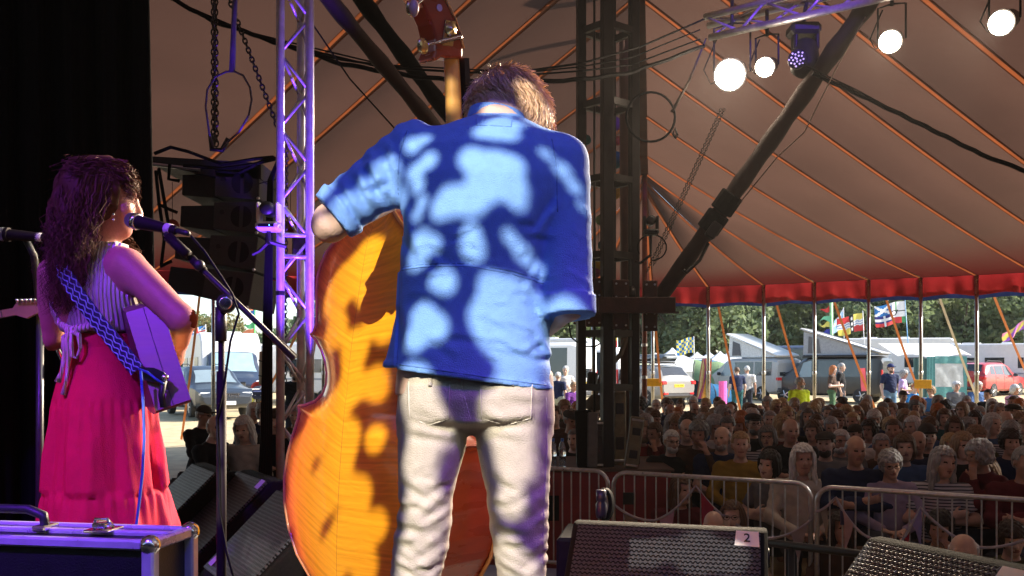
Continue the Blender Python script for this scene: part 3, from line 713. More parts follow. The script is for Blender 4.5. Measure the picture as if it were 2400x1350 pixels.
# yellow wind break, rolled banner, pushchair
t = thing('wind_break', 'bright lime yellow wind break panel below the green pennant pole', 'wind break', PG(600, 36)); 
b = B(); b.prism([(-.55, .1), (.45, .1), (.5, 1.1), (.4, 1.5), (-.4, 1.55), (-.55, 1.2)], V(0, 0, 0), V(1, 0, 0), V(0, 0, 1), V(0, .03, 0)); b.build('panel', mat('lime_fabric', (.68, .72, .10), .7, 0, .1, 2), t, world=False)
b = B(); b.sphere((-.35, -.02, 1.3), (.09, .01, .12), 8, 6); b.build('red_mark', fcol(RD), t, world=False); b = B(); b.sphere((0.0, -.02, 1.32), (.1, .01, .13), 8, 6); b.build('green_mark', fcol(GRN), t, world=False)
t = thing('pushchair', 'pushchair with red hood and blue seat near the wind break', 'pushchair', PG(608, 33))
b = B(); b.grid(lambda u, v: V(.28*math.cos(math.pi*v), -.15+.35*math.sin(math.pi*u*.6), .85+.25*math.sin(math.pi*v)*math.cos(u*1.2)), 6, 8); b.build('hood', cloth, t, True, (.5, .08, .1), world=False)
b = B(); b.box((0, 0, .62), (.5, .4, .35), bev=.08); b.build('seat', cloth, t, True, (.03, .04, .1), world=False)
for a, c_ in (((-.25, -.3, .1), (.0, .4, 1.0)), ((.25, -.3, .1), (.2, .4, 1.0)), ((-.25, .35, .1), (-.1, -.2, .6)), ((.25, .35, .1), (.1, -.2, .6))):
    b = B(); b.bar(a, c_, .015, 5); b.build('frame_tube', steel, t, world=False)
for x in (-.27, .27):
    for y in (-.3, .35): b = B(); b.lathe([(.06, -.02), (.11, -.02), (.11, .02), (.06, .02)], (x, y, .11), (1, 0, 0), 10); b.build('wheel', tyre_m, t, world=False)
t = thing('rolled_banner', 'tall buff rolled mat strapped to a pole left of the truss', 'rolled mat', P(617, 905, 17)); b = B(); b.bar(P(618, 902, 17), P(619, 824, 17), .095, 12); b.build('roll', mat('buff_canvas', (.38, .31, .22), .8, 0, .1, 5), t, True)
for y in (845, 880): b = B(); b.tube([P(606, y, 16.9), P(618, y+3, 16.85), P(632, y-1, 16.95)], .012, 5); b.build('tie', black, t)
# ================================================================== trees
bark = mat('bark', (.07, .055, .04), .9, 0, .3, 6, .4, 20)
def leaf_mat(name, a, b_):
    m = mat(name, a, .7, 0, 0); N, L = nodes_of(m); p = N['Principled BSDF']
    tc = N['Texture Coordinate'] if 'Texture Coordinate' in N else [n for n in N if n.type == 'TEX_COORD'][0]
    nz = N.new('ShaderNodeTexNoise'); nz.inputs['Scale'].default_value = .55; nz.inputs['Detail'].default_value = 8; nz.inputs['Roughness'].default_value = .75; L.new(tc.outputs['Object'], nz.inputs['Vector'])
    mx = N.new('ShaderNodeMix'); mx.data_type = 'RGBA'; mr = N.new('ShaderNodeMapRange'); mr.inputs['From Min'].default_value = .35; mr.inputs['From Max'].default_value = .65; L.new(nz.outputs[0], mr.inputs[0]); L.new(mr.outputs[0], mx.inputs[0])
    mx.inputs[6].default_value = (*a, 1); mx.inputs[7].default_value = (*b_, 1); L.new(mx.outputs[2], p.inputs['Base Color'])
    tr = N.new('ShaderNodeBsdfTranslucent'); L.new(mx.outputs[2], tr.inputs['Color']); ms = N.new('ShaderNodeMixShader'); ms.inputs[0].default_value = .45
    L.new(p.outputs[0], ms.inputs[1]); L.new(tr.outputs[0], ms.inputs[2]); L.new(ms.outputs[0], N['Material Output'].inputs['Surface']); return m
leafm = [leaf_mat('oak_leaves', (.13, .185, .085), (.27, .32, .14)), leaf_mat('dark_leaves', (.105, .16, .08), (.22, .27, .125)), leaf_mat('autumn_leaves', (.14, .14, .05), (.28, .22, .08))]
def tree_mesh(seed, h, w, n, leaf):
    rs = np.random.RandomState(seed); lobes = []
    for k in range(22):
        z = h*(.22+.72*rs.rand()); rr = w*.5*math.sin(math.pi*min(1, (z/h-.05)/1.0))**.6*rs.rand()**.5; a = rs.rand()*6.28
        lobes.append((rr*math.cos(a), rr*math.sin(a), z, w*(.13+.12*rs.rand())))
    pts = []
    k = rs.randint(0, len(lobes), n); l = np.array(lobes)[k]
    d = rs.normal(size=(n, 3)); d /= np.linalg.norm(d, axis=1)[:, None]; rad = l[:, 3]*(.55+.5*rs.rand(n)**.6)
    c = l[:, :3]+d*rad[:, None]*np.array([1, 1, .8]); c[:, 2] = np.maximum(c[:, 2], .4)
    u = rs.normal(size=(n, 3)); u /= np.linalg.norm(u, axis=1)[:, None]; v = np.cross(u, rs.normal(size=(n, 3))); v /= np.linalg.norm(v, axis=1)[:, None]
    s = (leaf*(.6+.8*rs.rand(n)))[:, None]
    vs = np.stack([c-u*s, c+v*s*.55, c+u*s, c-v*s*.55], 1).reshape(-1, 3)
    return np_mesh('crown', vs, np.arange(n*4).reshape(-1, 4), False), lobes
tree_vars = [tree_mesh(11, 10, 8, 5200, .26), tree_mesh(12, 9, 9, 5200, .26), tree_mesh(13, 11, 8, 5600, .27), tree_mesh(14, 7.5, 8, 4500, .25)]
trunk_vars = []
for me, lobes in tree_vars:
    b = B(); b.tube([V(0, 0, -.2), V(.1, 0, 1.5), V(-.05, .1, 3.5), V(.1, 0, 6)], [.28, .22, .17, .07], 8)
    for l in lobes[:9]: b.tube([V(.02, 0, min(2.0, l[2]*.4)), V(l[0]*.5, l[1]*.5, l[2]*.75), V(l[0], l[1], l[2])], [.1, .07, .03], 5)
    m_ = bpy.data.meshes.new('trunk'); m_.from_pydata(b.v, [], b.f); m_.materials.append(bark); trunk_vars.append(m_)
leaf_sets = {}
def tree(px, D, vi, mi, sc, label, sz=1.0):
    t = thing('tree', label, 'tree', PG(px, D), random.random()*6.28, 'trees behind the camping field'); t.scale = (sc, sc, sc*sz)
    key = (vi, mi)
    if key not in leaf_sets:
        me = tree_vars[vi][0].copy(); me.materials.append(leafm[mi]); leaf_sets[key] = me
    link_mesh('crown', leaf_sets[key], None, t); link_mesh('trunk', trunk_vars[vi], None, t)
tl = []
for i in range(12):
    tl.append((1265+i*112+random.uniform(-20, 20), 84+random.uniform(-3, 3), i % 3, random.choice((0, 1, 1)), random.uniform(.95, 1.15), 'front'))
for i in range(11):
    tl.append((1320+i*115+random.uniform(-20, 20), 96+random.uniform(-3, 3), (i+1) % 3, 1, random.uniform(1.25, 1.5), 'rear'))
fr = ['tower', 'king pole', 'chequered flag', 'white marquees', 'green tunnel tent', 'pale pop top', 'dark blue van', 'pennant pole', 'red yellow flag', 'blue flag pole', 'cream strap', 'red car']
cnt = {'front': 0, 'rear': 0}
for px, D, vi, mi, sc, rowk in tl:
    i = cnt[rowk]; cnt[rowk] += 1
    tree(px, D, vi, mi, sc, f'{"broad green oak" if rowk == "front" else "tall dark green tree"} in the {rowk} row of the wood, behind the {fr[i]}')
for i, (px, D, vi, mi, sc, lab) in enumerate([(395, 92, 3, 0, .80, 'green tree top behind the guitarist\'s forearm'), (458, 100, 0, 0, .70, 'small pointed green tree left of the mic stand'), (505, 96, 1, 2, .74, 'yellowish tree showing behind the mic stand pole'), (548, 98, 3, 2, .80, 'pale yellow green tree right of the mic stand'), (600, 104, 0, 1, .52, 'dark green tree behind the green pennant pole'), (655, 98, 3, 1, .72, 'dark green tree seen left of the truss column'), (710, 96, 1, 1, .70, 'dark green tree seen through the purple truss'), (775, 90, 2, 1, .80, 'dark evergreen beside the double bass waist'), (425, 88, 3, 1, .6, 'low dark bush below the faded flag'), (480, 86, 3, 1, .55, 'low dark hedge bush behind the white motorhome'), (570, 88, 3, 1, .62, 'low dark hedge bush under the pennants'), (830, 88, 1, 0, 1.0, 'tree mostly hidden behind the double bass'), (340, 95, 3, 0, .9, 'tree at the edge of the black drape')]):
    tree(px, D, vi, mi, sc, lab)
# ================================================================== people
def skin_material():
    m = mat('skin', rough=.5, var=.10, scale=25, bump=.15, bscale=180, objcol=True, spec=.35)
    N, L = nodes_of(m); N['Principled BSDF'].inputs['Subsurface Weight'].default_value = .0
    return m
skin = skin_material()
hair_m = mat('hair', rough=.55, var=.35, scale=60, bump=1.0, bscale=90, objcol=True, spec=.4, stretch=(1, 1, .25))
lip_m = mat('lips', (.28, .12, .10), .45, 0, .1); eye_m = mat('dark_eye', (.035, .022, .018), .25, 0, 0)  # lip tint and the dark colour of the eyes themselves
beard_m = hair_m
def head_sdf(X, Y, Z):
    """face looks along -Y, origin at the middle of the head, chin near -.115, crown near +.12"""
    d = s_ell(X, Y, Z, (0, .014, .028), (.077, .097, .094))
    d = smin(d, s_ell(X, Y, Z, (0, -.032, -.048), (.056, .060, .072)), .035)
    d = smin(d, s_ell(X, Y, Z, (0, -.062, -.092), (.026, .022, .020)), .03)      # chin
    for sx in (-1, 1):
        d = smin(d, s_ell(X, Y, Z, (sx*.042, -.055, -.022), (.022, .022, .018)), .025)   # cheek
        d = smin(d, s_ell(X, Y, Z, (sx*.080, .012, -.008), (.009, .020, .031), (0, 0, sx*.35)), .008)   # ear
        d = smax(d, -s_ell(X, Y, Z, (sx*.031, -.094, .012), (.018, .018, .012)), .014)   # socket
        d = smin(d, s_ell(X, Y, Z, (sx*.031, -.073, .010), (.013, .012, .011)), .006)
    d = smin(d, s_cap(X, Y, Z, (-.04, -.079, .033), (.04, -.079, .033), .009, .009), .018)  # brow
    d = smin(d, s_cap(X, Y, Z, (0, -.088, .022), (0, -.107, -.026), .008, .013), .012)
    d = smin(d, s_ell(X, Y, Z, (0, -.098, -.028), (.017, .014, .009)), .01)
    d = smin(d, s_ell(X, Y, Z, (0, -.086, -.060), (.024, .010, .010)), .008)     # mouth
    return d
def xf(M):
    I = np.array(M.inverted())
    return lambda X, Y, Z: (I[0,0]*X+I[0,1]*Y+I[0,2]*Z+I[0,3], I[1,0]*X+I[1,1]*Y+I[1,2]*Z+I[1,3], I[2,0]*X+I[2,1]*Y+I[2,2]*Z+I[2,3])
def hand_sdf(X, Y, Z, w, f, n, s=1.0, curl=.5):
    """w wrist, f finger direction, n back-of-hand normal"""
    f = Vector(f).normalized(); n = Vector(n); n = (n-f*n.dot(f)).normalized(); x = f.cross(n); w = Vector(w)
    c = w+f*.045*s; d = s_cap(X, Y, Z, w, w+f*.075*s, .026*s, .034*s, (tuple(n), 1.9))
    for k, ln in enumerate((.066, .075, .070, .055)):
        a = w+f*.085*s+x*((k-1.5)*.019*s); m_ = a+(f*math.cos(curl*.7)-n*math.sin(curl*.7))*ln*.55*s; e = m_+(f*math.cos(curl*1.7)-n*math.sin(curl*1.7))*ln*.5*s
        d = smin(d, np.minimum(s_cap(X, Y, Z, a, m_, .0095*s, .0085*s), s_cap(X, Y, Z, m_, e, .0085*s, .007*s)), .006)
    a = w+f*.03*s-x*.028*s; m_ = a+(f*.6-x*.6-n*.3).normalized()*.04*s; e = m_+(f*.9-x*.1-n*.4).normalized()*.032*s
    return smin(d, np.minimum(s_cap(X, Y, Z, a, m_, .013*s, .0105*s), s_cap(X, Y, Z, m_, e, .0105*s, .008*s)), .012)
def figure(pose):
    """pose: dict of joints (local, facing -Y). returns sdf functions for skin, top and trousers"""
    j = pose; HM = j['HM']; sc = j.get('wide', 1)
    def top(X, Y, Z, g=0.0, sleeves=True, low=None):
        ch, be, pe = j['chest'], j['belly'], j['pelvis']
        d = s_ell(X, Y, Z, ch, (.165*sc+g, .115+g, .20+g), j.get('trot'))
        d = smin(d, s_ell(X, Y, Z, be, (.155*sc+g, .125*sc+g, .18+g)), .08)
        d = smin(d, s_ell(X, Y, Z, pe, (.175*sc+g, .13+g, .13+g)), .08)
        for s_ in ('L', 'R'):
            S_, E_, W_ = j['S'+s_], j['E'+s_], j['W'+s_]
            d = smin(d, s_cap(X, Y, Z, ch+V(0, 0, .12), S_, .07+g, .062+g), .07)
            if sleeves:
                d = smin(d, s_cap(X, Y, Z, S_, E_, .058+g, .046+g), .04)
                if j.get('long', True): d = smin(d, s_cap(X, Y, Z, E_, Vector(E_).lerp(W_, .85), .046+g, .034+g), .03)
        d = smin(d, s_cap(X, Y, Z, j['neck0'], j['neck0']+V(0, 0, .035), .07+g, .062+g), .03)
        return d
    def legs(X, Y, Z, g=0.0):
        d = s_ell(X, Y, Z, j['pelvis'], (.172*sc+g, .128+g, .125+g))
        for s_ in ('L', 'R'):
            d = smin(d, s_cap(X, Y, Z, j['H'+s_], j['K'+s_], .088*sc+g, .062+g), .06); d = smin(d, s_cap(X, Y, Z, j['K'+s_], j['A'+s_], .06+g, .042+g), .03)
        return d
    def body(X, Y, Z):
        x, y, z = xf(HM)(X, Y, Z); d = head_sdf(x, y, z)
        d = smin(d, s_cap(X, Y, Z, j['neck0'], HM @ V(0, .02, -.05), .056, .052), .03)
        d = smin(d, top(X, Y, Z, -.012), .03); d = np.minimum(d, 9)
        d = smin(d, legs(X, Y, Z, -.012), .03)
        for s_ in ('L', 'R'):
            E_, W_ = Vector(j['E'+s_]), Vector(j['W'+s_])
            d = smin(d, s_cap(X, Y, Z, E_, W_, .042, .028), .02)
            d = smin(d, hand_sdf(X, Y, Z, W_, j['F'+s_], j.get('N'+s_, V(0, 0, 1)), 1.0, j.get('curl', .6)), .015)
            A_ = Vector(j['A'+s_]); d = smin(d, s_cap(X, Y, Z, A_+V(0, .03, -.04), A_+V(0, -.15, -.055), .042, .036), .03)
        return d
    return body, top, legs
def wrinkle(X, Y, Z, a=.006, f=1.0):
    return a*(np.sin(X*31*f+Z*47*f+Y*19)*np.sin(Z*23*f-X*17*f)+.5*np.sin(Z*83*f+X*41))
def seated(yaw=0, nod=0, roll=0, arms='lap', wide=1, long=True, lean=0, dx=0):
    hm = Matrix.Translation(V(dx, -.05-lean, 1.235)) @ Euler((R(nod), R(roll), R(yaw))).to_matrix().to_4x4()
    j = dict(HM=hm, wide=wide, long=long, chest=V(0, -.01-lean*.6, .88), belly=V(0, -.015-lean*.2, .68), pelvis=V(0, .03, .54), neck0=V(dx*.5, .0-lean*.9, 1.05),
             SL=V(-.185*wide, -lean*.7, 1.0), SR=V(.185*wide, -lean*.7, 1.0), HL=V(-.10, -.02, .54), HR=V(.10, -.02, .54), KL=V(-.15, -.46, .53), KR=V(.15, -.46, .53), AL=V(-.14, -.43, .10), AR=V(.14, -.43, .10))
    if arms == 'lap': j.update(EL=V(-.27, -.10, .76), ER=V(.27, -.10, .76), WL=V(-.07, -.30, .66), WR=V(.08, -.30, .67), FL=V(.8, -.5, 0), FR=V(-.8, -.5, -.1))
    elif arms == 'cross': j.update(EL=V(-.26, -.12, .78), ER=V(.26, -.12, .78), WL=V(.06, -.22, .83), WR=V(-.06, -.24, .79), FL=V(.9, .1, .2), FR=V(-.9, .1, .2), NL=V(0, -1, 0), NR=V(0, -1, 0))
    elif arms == 'chin': j.update(EL=V(-.27, -.10, .76), ER=V(.20, -.30, .80), WL=V(-.06, -.30, .68), WR=V(.08, -.22, 1.05), FL=V(.8, -.5, 0), FR=V(-.3, .2, .8), NR=V(.5, -.5, 0))
    return j
def standing(yaw=0, nod=0, arms='down', wide=1, long=False):
    hm = Matrix.Translation(V(0, -.04, 1.60)) @ Euler((R(nod), 0, R(yaw))).to_matrix().to_4x4()
    j = dict(HM=hm, wide=wide, long=long, chest=V(0, 0, 1.25), belly=V(0, -.02, 1.08), pelvis=V(0, .01, .95), neck0=V(0, 0, 1.42), SL=V(-.19*wide, 0, 1.37), SR=V(.19*wide, 0, 1.37),
             HL=V(-.09, 0, .93), HR=V(.09, 0, .93), KL=V(-.11, -.03, .50), KR=V(.11, -.02, .50), AL=V(-.12, 0, .10), AR=V(.12, 0, .10),
             EL=V(-.27, .02, 1.10), ER=V(.27, .02, 1.10), WL=V(-.28, -.06, .86), WR=V(.28, -.06, .86), FL=V(0, -.1, -1), FR=V(0, -.1, -1), NL=V(-1, 0, 0), NR=V(1, 0, 0), curl=.3)
    if arms == 'hold': j.update(WL=V(-.06, -.26, 1.12), WR=V(.08, -.26, 1.10), FL=V(.6, -.5, .2), FR=V(-.6, -.5, .2), curl=.7)
    return j
poses = [seated(0, 0, 0, 'lap'), seated(14, 4, 3, 'cross', 1.1), seated(-18, -3, -4, 'lap', 1.05, False, .03), seated(24, 2, 5, 'cross', .95, False, 0, .02), seated(-8, 10, 2, 'chin', 1.0, True, .05), seated(-34, 0, -3, 'lap', 1.12, False), seated(6, 14, -5, 'lap', .92, True, .04),
         standing(0, 4, 'down', 1.05), standing(-20, 10, 'hold', .95), standing(28, 0, 'down', 1.12)]
NSEAT = 7
def make_pose(j):
    bf, tf, lf = figure(j); st = j['HM'].translation.z > 1.4; hi = 1.80 if st else 1.42
    y0 = -.62 if not st else -.45
    v, f = surface_nets(bf, (-.45, y0, 0.0), (.45, .25, hi), .0125)
    # the head again at twice the resolution is not needed at this size; colour eyes and lips by position
    me = np_mesh('body', v, f)
    cen = v[f].mean(1); hx, hy, hz = xf(j['HM'])(cen[:, 0], cen[:, 1], cen[:, 2])
    mi = np.zeros(len(f), np.int32)
    for sx in (-1, 1): mi[((hx-sx*.031)/.014)**2+((hz-.010)/.007)**2+((hy+.08)/.03)**2 < 1] = 2
    mi[(hx/.026)**2+((hz+.060)/.010)**2+((hy+.09)/.025)**2 < 1] = 1
    for m_ in (skin, lip_m, eye_m): me.materials.append(m_)
    me.polygons.foreach_set('material_index', mi)
    def topf(X, Y, Z):
        d = tf(X, Y, Z, .008)+wrinkle(X, Y, Z, .004)
        for s_ in ('L', 'R'):
            if not j['long']:
                E_, S_ = Vector(j['E'+s_]), Vector(j['S'+s_]); n = (E_-S_).normalized(); c = S_.lerp(E_, .72)
                cut = (X-c.x)*n.x+(Y-c.y)*n.y+(Z-c.z)*n.z
                near = s_cap(X, Y, Z, S_, E_+n*.2, .09, .09)
                d = np.where((near < 0) & (cut > 0), np.maximum(d, cut), d)
        zc = j['pelvis'].z-.05; d = np.maximum(d, zc-Z)
        return np.maximum(d, Z-(j['neck0'].z+.035-.25*(Y-j['neck0'].y)*-1))
    tm = sdf_mesh('top', topf, (-.45, y0, .3), (.45, .25, hi), .016); tm.materials.append(cloth)
    def legf(X, Y, Z): return np.maximum(lf(X, Y, Z, .010)+wrinkle(X, Y, Z, .004), np.maximum(.09-Z, Z-(j['pelvis'].z+.06)))
    lm = sdf_mesh('trousers', legf, (-.35, y0, 0), (.35, .25, j['pelvis'].z+.12), .02); lm.materials.append(cloth)
    sm = []
    for s_ in ('L', 'R'):
        A_ = Vector(j['A'+s_]); q = sdf_mesh('shoe', lambda X, Y, Z: s_cap(X, Y, Z, A_+V(0, .03, -.05), A_+V(0, -.15, -.062), .05, .042), (A_.x-.1, A_.y-.25, -.05), (A_.x+.1, A_.y+.12, .2), .02); q.materials.append(rubber); sm.append(q)
    return me, tm, lm, sm
pose_mesh = [make_pose(j) for j in poses]
# hair, in head space
def cranium(X, Y, Z, g): return smin(s_ell(X, Y, Z, (0, .016, .030), (.079+g, .099+g, .096+g)), s_ell(X, Y, Z, (0, .045, -.02), (.062+g, .06+g, .07+g)), .03)
def facecut(X, Y, Z, hair_line=.055, side=.0):
    """positive where the face must stay free"""
    return np.minimum(-(Y+.035+side), (hair_line-Z)+.0*X)
def n3(X, Y, Z, f, s=0): return np.sin(X*f+s)*np.sin(Y*f*1.1+1+s)*np.sin(Z*f*.9+2+s)
def hair_short(X, Y, Z):
    d = cranium(X, Y, Z, .010)+.004*n3(X, Y, Z, 110)+.003*n3(X, Y, Z, 230, 2); d = np.maximum(d, facecut(X, Y, Z, .066)); d = np.maximum(d, -(Z+.055+.6*(Y-.03)*-1)); ear = np.abs(X)-.062; return np.maximum(d, np.minimum(np.minimum(ear, -(Z-.02)), -(Y-.035)) )
def hair_bald(X, Y, Z):
    d = cranium(X, Y, Z, .007)+.003*n3(X, Y, Z, 140); d = np.maximum(d, Z-.052-.25*(Y-.02)); d = np.maximum(d, -(Y+.005)); return np.maximum(d, -(Z+.06))
def hair_long(X, Y, Z):
    d = cranium(X, Y, Z, .018)
    d = smin(d, s_ell(X, Y, Z, (0, .045, -.10), (.105, .055, .15)), .05)
    for sx in (-1, 1): d = smin(d, s_cap(X, Y, Z, (sx*.078, -.005, .02), (sx*.095, -.015, -.21), .026, .022), .03)
    d = d+.006*np.sin(X*160+Z*25)*np.sin(Y*130+Z*30); d = np.maximum(d, np.minimum(-(Y+.03), np.minimum(.07-Z, .066-np.abs(X)))); return d
def hair_bob(X, Y, Z):
    d = cranium(X, Y, Z, .020); d = smin(d, s_ell(X, Y, Z, (0, .03, -.045), (.098, .075, .085)), .04); d = d+.005*np.sin(X*150+Z*20)*np.sin(Y*140+Z*25)
    d = np.maximum(d, np.minimum(-(Y+.02), np.minimum(.058-Z, .064-np.abs(X)))); return np.maximum(d, -(Z+.12))
def hair_curly(X, Y, Z):
    d = cranium(X, Y, Z, .030)+.012*n3(X, Y, Z, 75)+.006*n3(X, Y, Z, 160, 1); d = np.maximum(d, np.minimum(-(Y+.03), np.minimum(.062-Z, .070-np.abs(X)))); return np.maximum(d, -(Z+.085))
def hair_bun(X, Y, Z):
    d = cranium(X, Y, Z, .010); d = smin(d, s_ell(X, Y, Z, (.0, .11, .05), (.04, .04, .04)), .02)+.003*n3(X, Y, Z, 150); return np.maximum(np.maximum(d, facecut(X, Y, Z, .062)), -(Z+.05))
def hair_mop(X, Y, Z):
    d = cranium(X, Y, Z, .022)+.008*n3(X, Y, Z, 85)+.005*np.sin(X*140+Y*90)*np.sin(Z*120); d = np.maximum(d, np.minimum(-(Y+.045), .045-Z)); return np.maximum(d, -(Z+.07-.2*Y))
def beard_f(X, Y, Z):
    d = np.minimum(s_ell(X, Y, Z, (0, -.040, -.078), (.060, .060, .052)), 9)+.004*n3(X, Y, Z, 150); d = np.maximum(d, Z+.040); return smax(d, -s_ell(X, Y, Z, (0, -.097, -.058), (.022, .02, .008)), .006)
def cap_f(X, Y, Z):
    d = np.maximum(cranium(X, Y, Z, .016), .045-Z+.12*(Y*1.0)); return np.minimum(d, s_ell(X, Y, Z, (0, -.125, .052), (.068, .075, .008), (R(-12), 0, 0)))
def flatcap_f(X, Y, Z): return smin(np.maximum(s_ell(X, Y, Z, (0, .01, .075), (.098, .125, .058)), .052-Z), s_ell(X, Y, Z, (0, -.10, .055), (.07, .05, .008)), .015)
def hatm(name, f, h=.007, b_=.02):
    me = sdf_mesh(name, f, (-.16, -.23, -.30), (.16, .19, .2), h); return me
HAIR = {k: hatm('hair', f) for k, f in dict(short=hair_short, bald=hair_bald, long=hair_long, bob=hair_bob, curly=hair_curly, bun=hair_bun, mop=hair_mop).items()}
for m_ in HAIR.values(): m_.materials.append(hair_m)
BEARD = hatm('beard', beard_f); BEARD.materials.append(hair_m)
CAP = hatm('cap', cap_f); CAP.materials.append(cloth); FLAT = hatm('flat_cap', flatcap_f); FLAT.materials.append(cloth)
def glasses_mesh():
    b = B()
    for sx in (-1, 1):
        b.tube([V(sx*(.031+.024*math.cos(a)), -.099, .010+.018*math.sin(a)) for a in [k*math.pi/6 for k in range(12)]], .0022, 5, True)
        b.tube([V(sx*.055, -.097, .014), V(sx*.078, -.06, .014), V(sx*.084, .01, .012)], .0022, 5)
    b.bar(V(-.008, -.102, .014), V(.008, -.102, .014), .0022, 5)
    me = bpy.data.meshes.new('glasses'); me.from_pydata(b.v, [], b.f); me.materials.append(black); return me
GLASS = glasses_mesh()
SKINS = [(.50, .30, .22), (.56, .36, .27), (.44, .25, .18), (.60, .40, .31), (.40, .22, .15)]
HCOL = dict(white=(.55, .53, .50), grey=(.30, .29, .28), dark_grey=(.13, .125, .12), brown=(.10, .055, .03), dark_brown=(.035, .022, .016), black=(.015, .012, .011), blond=(.42, .29, .14), ginger=(.38, .12, .03), sandy=(.25, .16, .09))
TOPC = dict(black=(.012, .012, .014), navy=(.015, .022, .06), grey=(.14, .14, .14), brown=(.07, .04, .028), maroon=(.10, .015, .02), white=(.55, .54, .52), olive=(.06, .06, .03), blue=(.05, .10, .22), mustard=(.30, .20, .03), lilac=(.32, .26, .36), cream=(.45, .40, .33), teal=(.03, .10, .11), red=(.30, .03, .03), orange=(.42, .10, .03), green=(.03, .09, .04), striped=(.3, .28, .3), pink=(.45, .2, .25))
stripe_m = mat('striped_jersey', (.35, .33, .36), .85, 0, .1, 20)
def _st():
    N, L = nodes_of(stripe_m); p = N['Principled BSDF']; tc = N.new('ShaderNodeTexCoord'); sp = N.new('ShaderNodeSeparateXYZ'); L.new(tc.outputs['Object'], sp.inputs[0])
    w_ = N.new('ShaderNodeMath'); w_.operation = 'MULTIPLY'; w_.inputs[1].default_value = 38; L.new(sp.outputs[2], w_.inputs[0]); f_ = N.new('ShaderNodeMath'); f_.operation = 'FRACT'; L.new(w_.outputs[0], f_.inputs[0])
    g_ = N.new('ShaderNodeMath'); g_.operation = 'GREATER_THAN'; g_.inputs[1].default_value = .62; L.new(f_.outputs[0], g_.inputs[0]); mx = N.new('ShaderNodeMix'); mx.data_type = 'RGBA'; L.new(g_.outputs[0], mx.inputs[0]); mx.inputs[6].default_value = (.42, .40, .42, 1); mx.inputs[7].default_value = (.03, .03, .045, 1); L.new(mx.outputs[2], p.inputs['Base Color'])
_st()
striped_tops = {}
def person(label, pos, rz, pi, hair, hcol, topc, extras=(), sk=None, scale=1.0, trousers=(.03, .032, .045), hatcol=(.05, .045, .04), group=None, topobj=None):
    """pos: the spot on the ground under the pelvis"""
    me, tm, lm, sm = pose_mesh[pi]; t = thing('person', label, 'person', pos, rz, group); t.scale = (scale,)*3
    sk = sk or random.choice(SKINS); hm = poses[pi]['HM']
    link_mesh('body', me, None, t, sk)
    if topc == 'striped':
        if pi not in striped_tops: q = tm.copy(); q.materials.clear(); q.materials.append(stripe_m); striped_tops[pi] = q
        link_mesh('top', striped_tops[pi], None, t)
    else: link_mesh('top', tm, None, t, TOPC[topc] if isinstance(topc, str) else topc)
    link_mesh('trousers', lm, None, t, trousers); [link_mesh('shoe', q, None, t) for q in sm if pi >= NSEAT]
    hc = HCOL[hcol] if isinstance(hcol, str) else hcol; hs = .92+.16*random.random()
    def headpart(nm, m_, col): o = link_mesh(nm, m_, None, t, col); o.matrix_local = hm; return o
    if hair: headpart('hair', HAIR[hair], tuple(c*hs for c in hc))
    if 'beard' in extras: headpart('beard', BEARD, tuple(c*hs for c in hc))
    if 'glasses' in extras: headpart('glasses', GLASS, None)
    if 'cap' in extras: headpart('cap', CAP, hatcol)
    if 'flatcap' in extras: headpart('flat_cap', FLAT, hatcol)
    return t
def person_at(label, px, py, D, rz_off, pi, hair, hcol, topc, extras=(), scale=None, **kw):
    """px, py: middle of the face in the picture frame of reference at distance D; the height follows from where the person sits or stands"""
    h = P(px, py, D); hz = poses[pi]['HM'].translation.z; s = scale or random.uniform(.90, 1.03)
    face = math.atan2(h.x, h.y)      # turn to the stage
    return person(label, (h.x, h.y+.05, h.z-hz*s), -face+R(rz_off), pi, hair, hcol, topc, extras, scale=s, **kw)
G1 = 'audience in the tent'
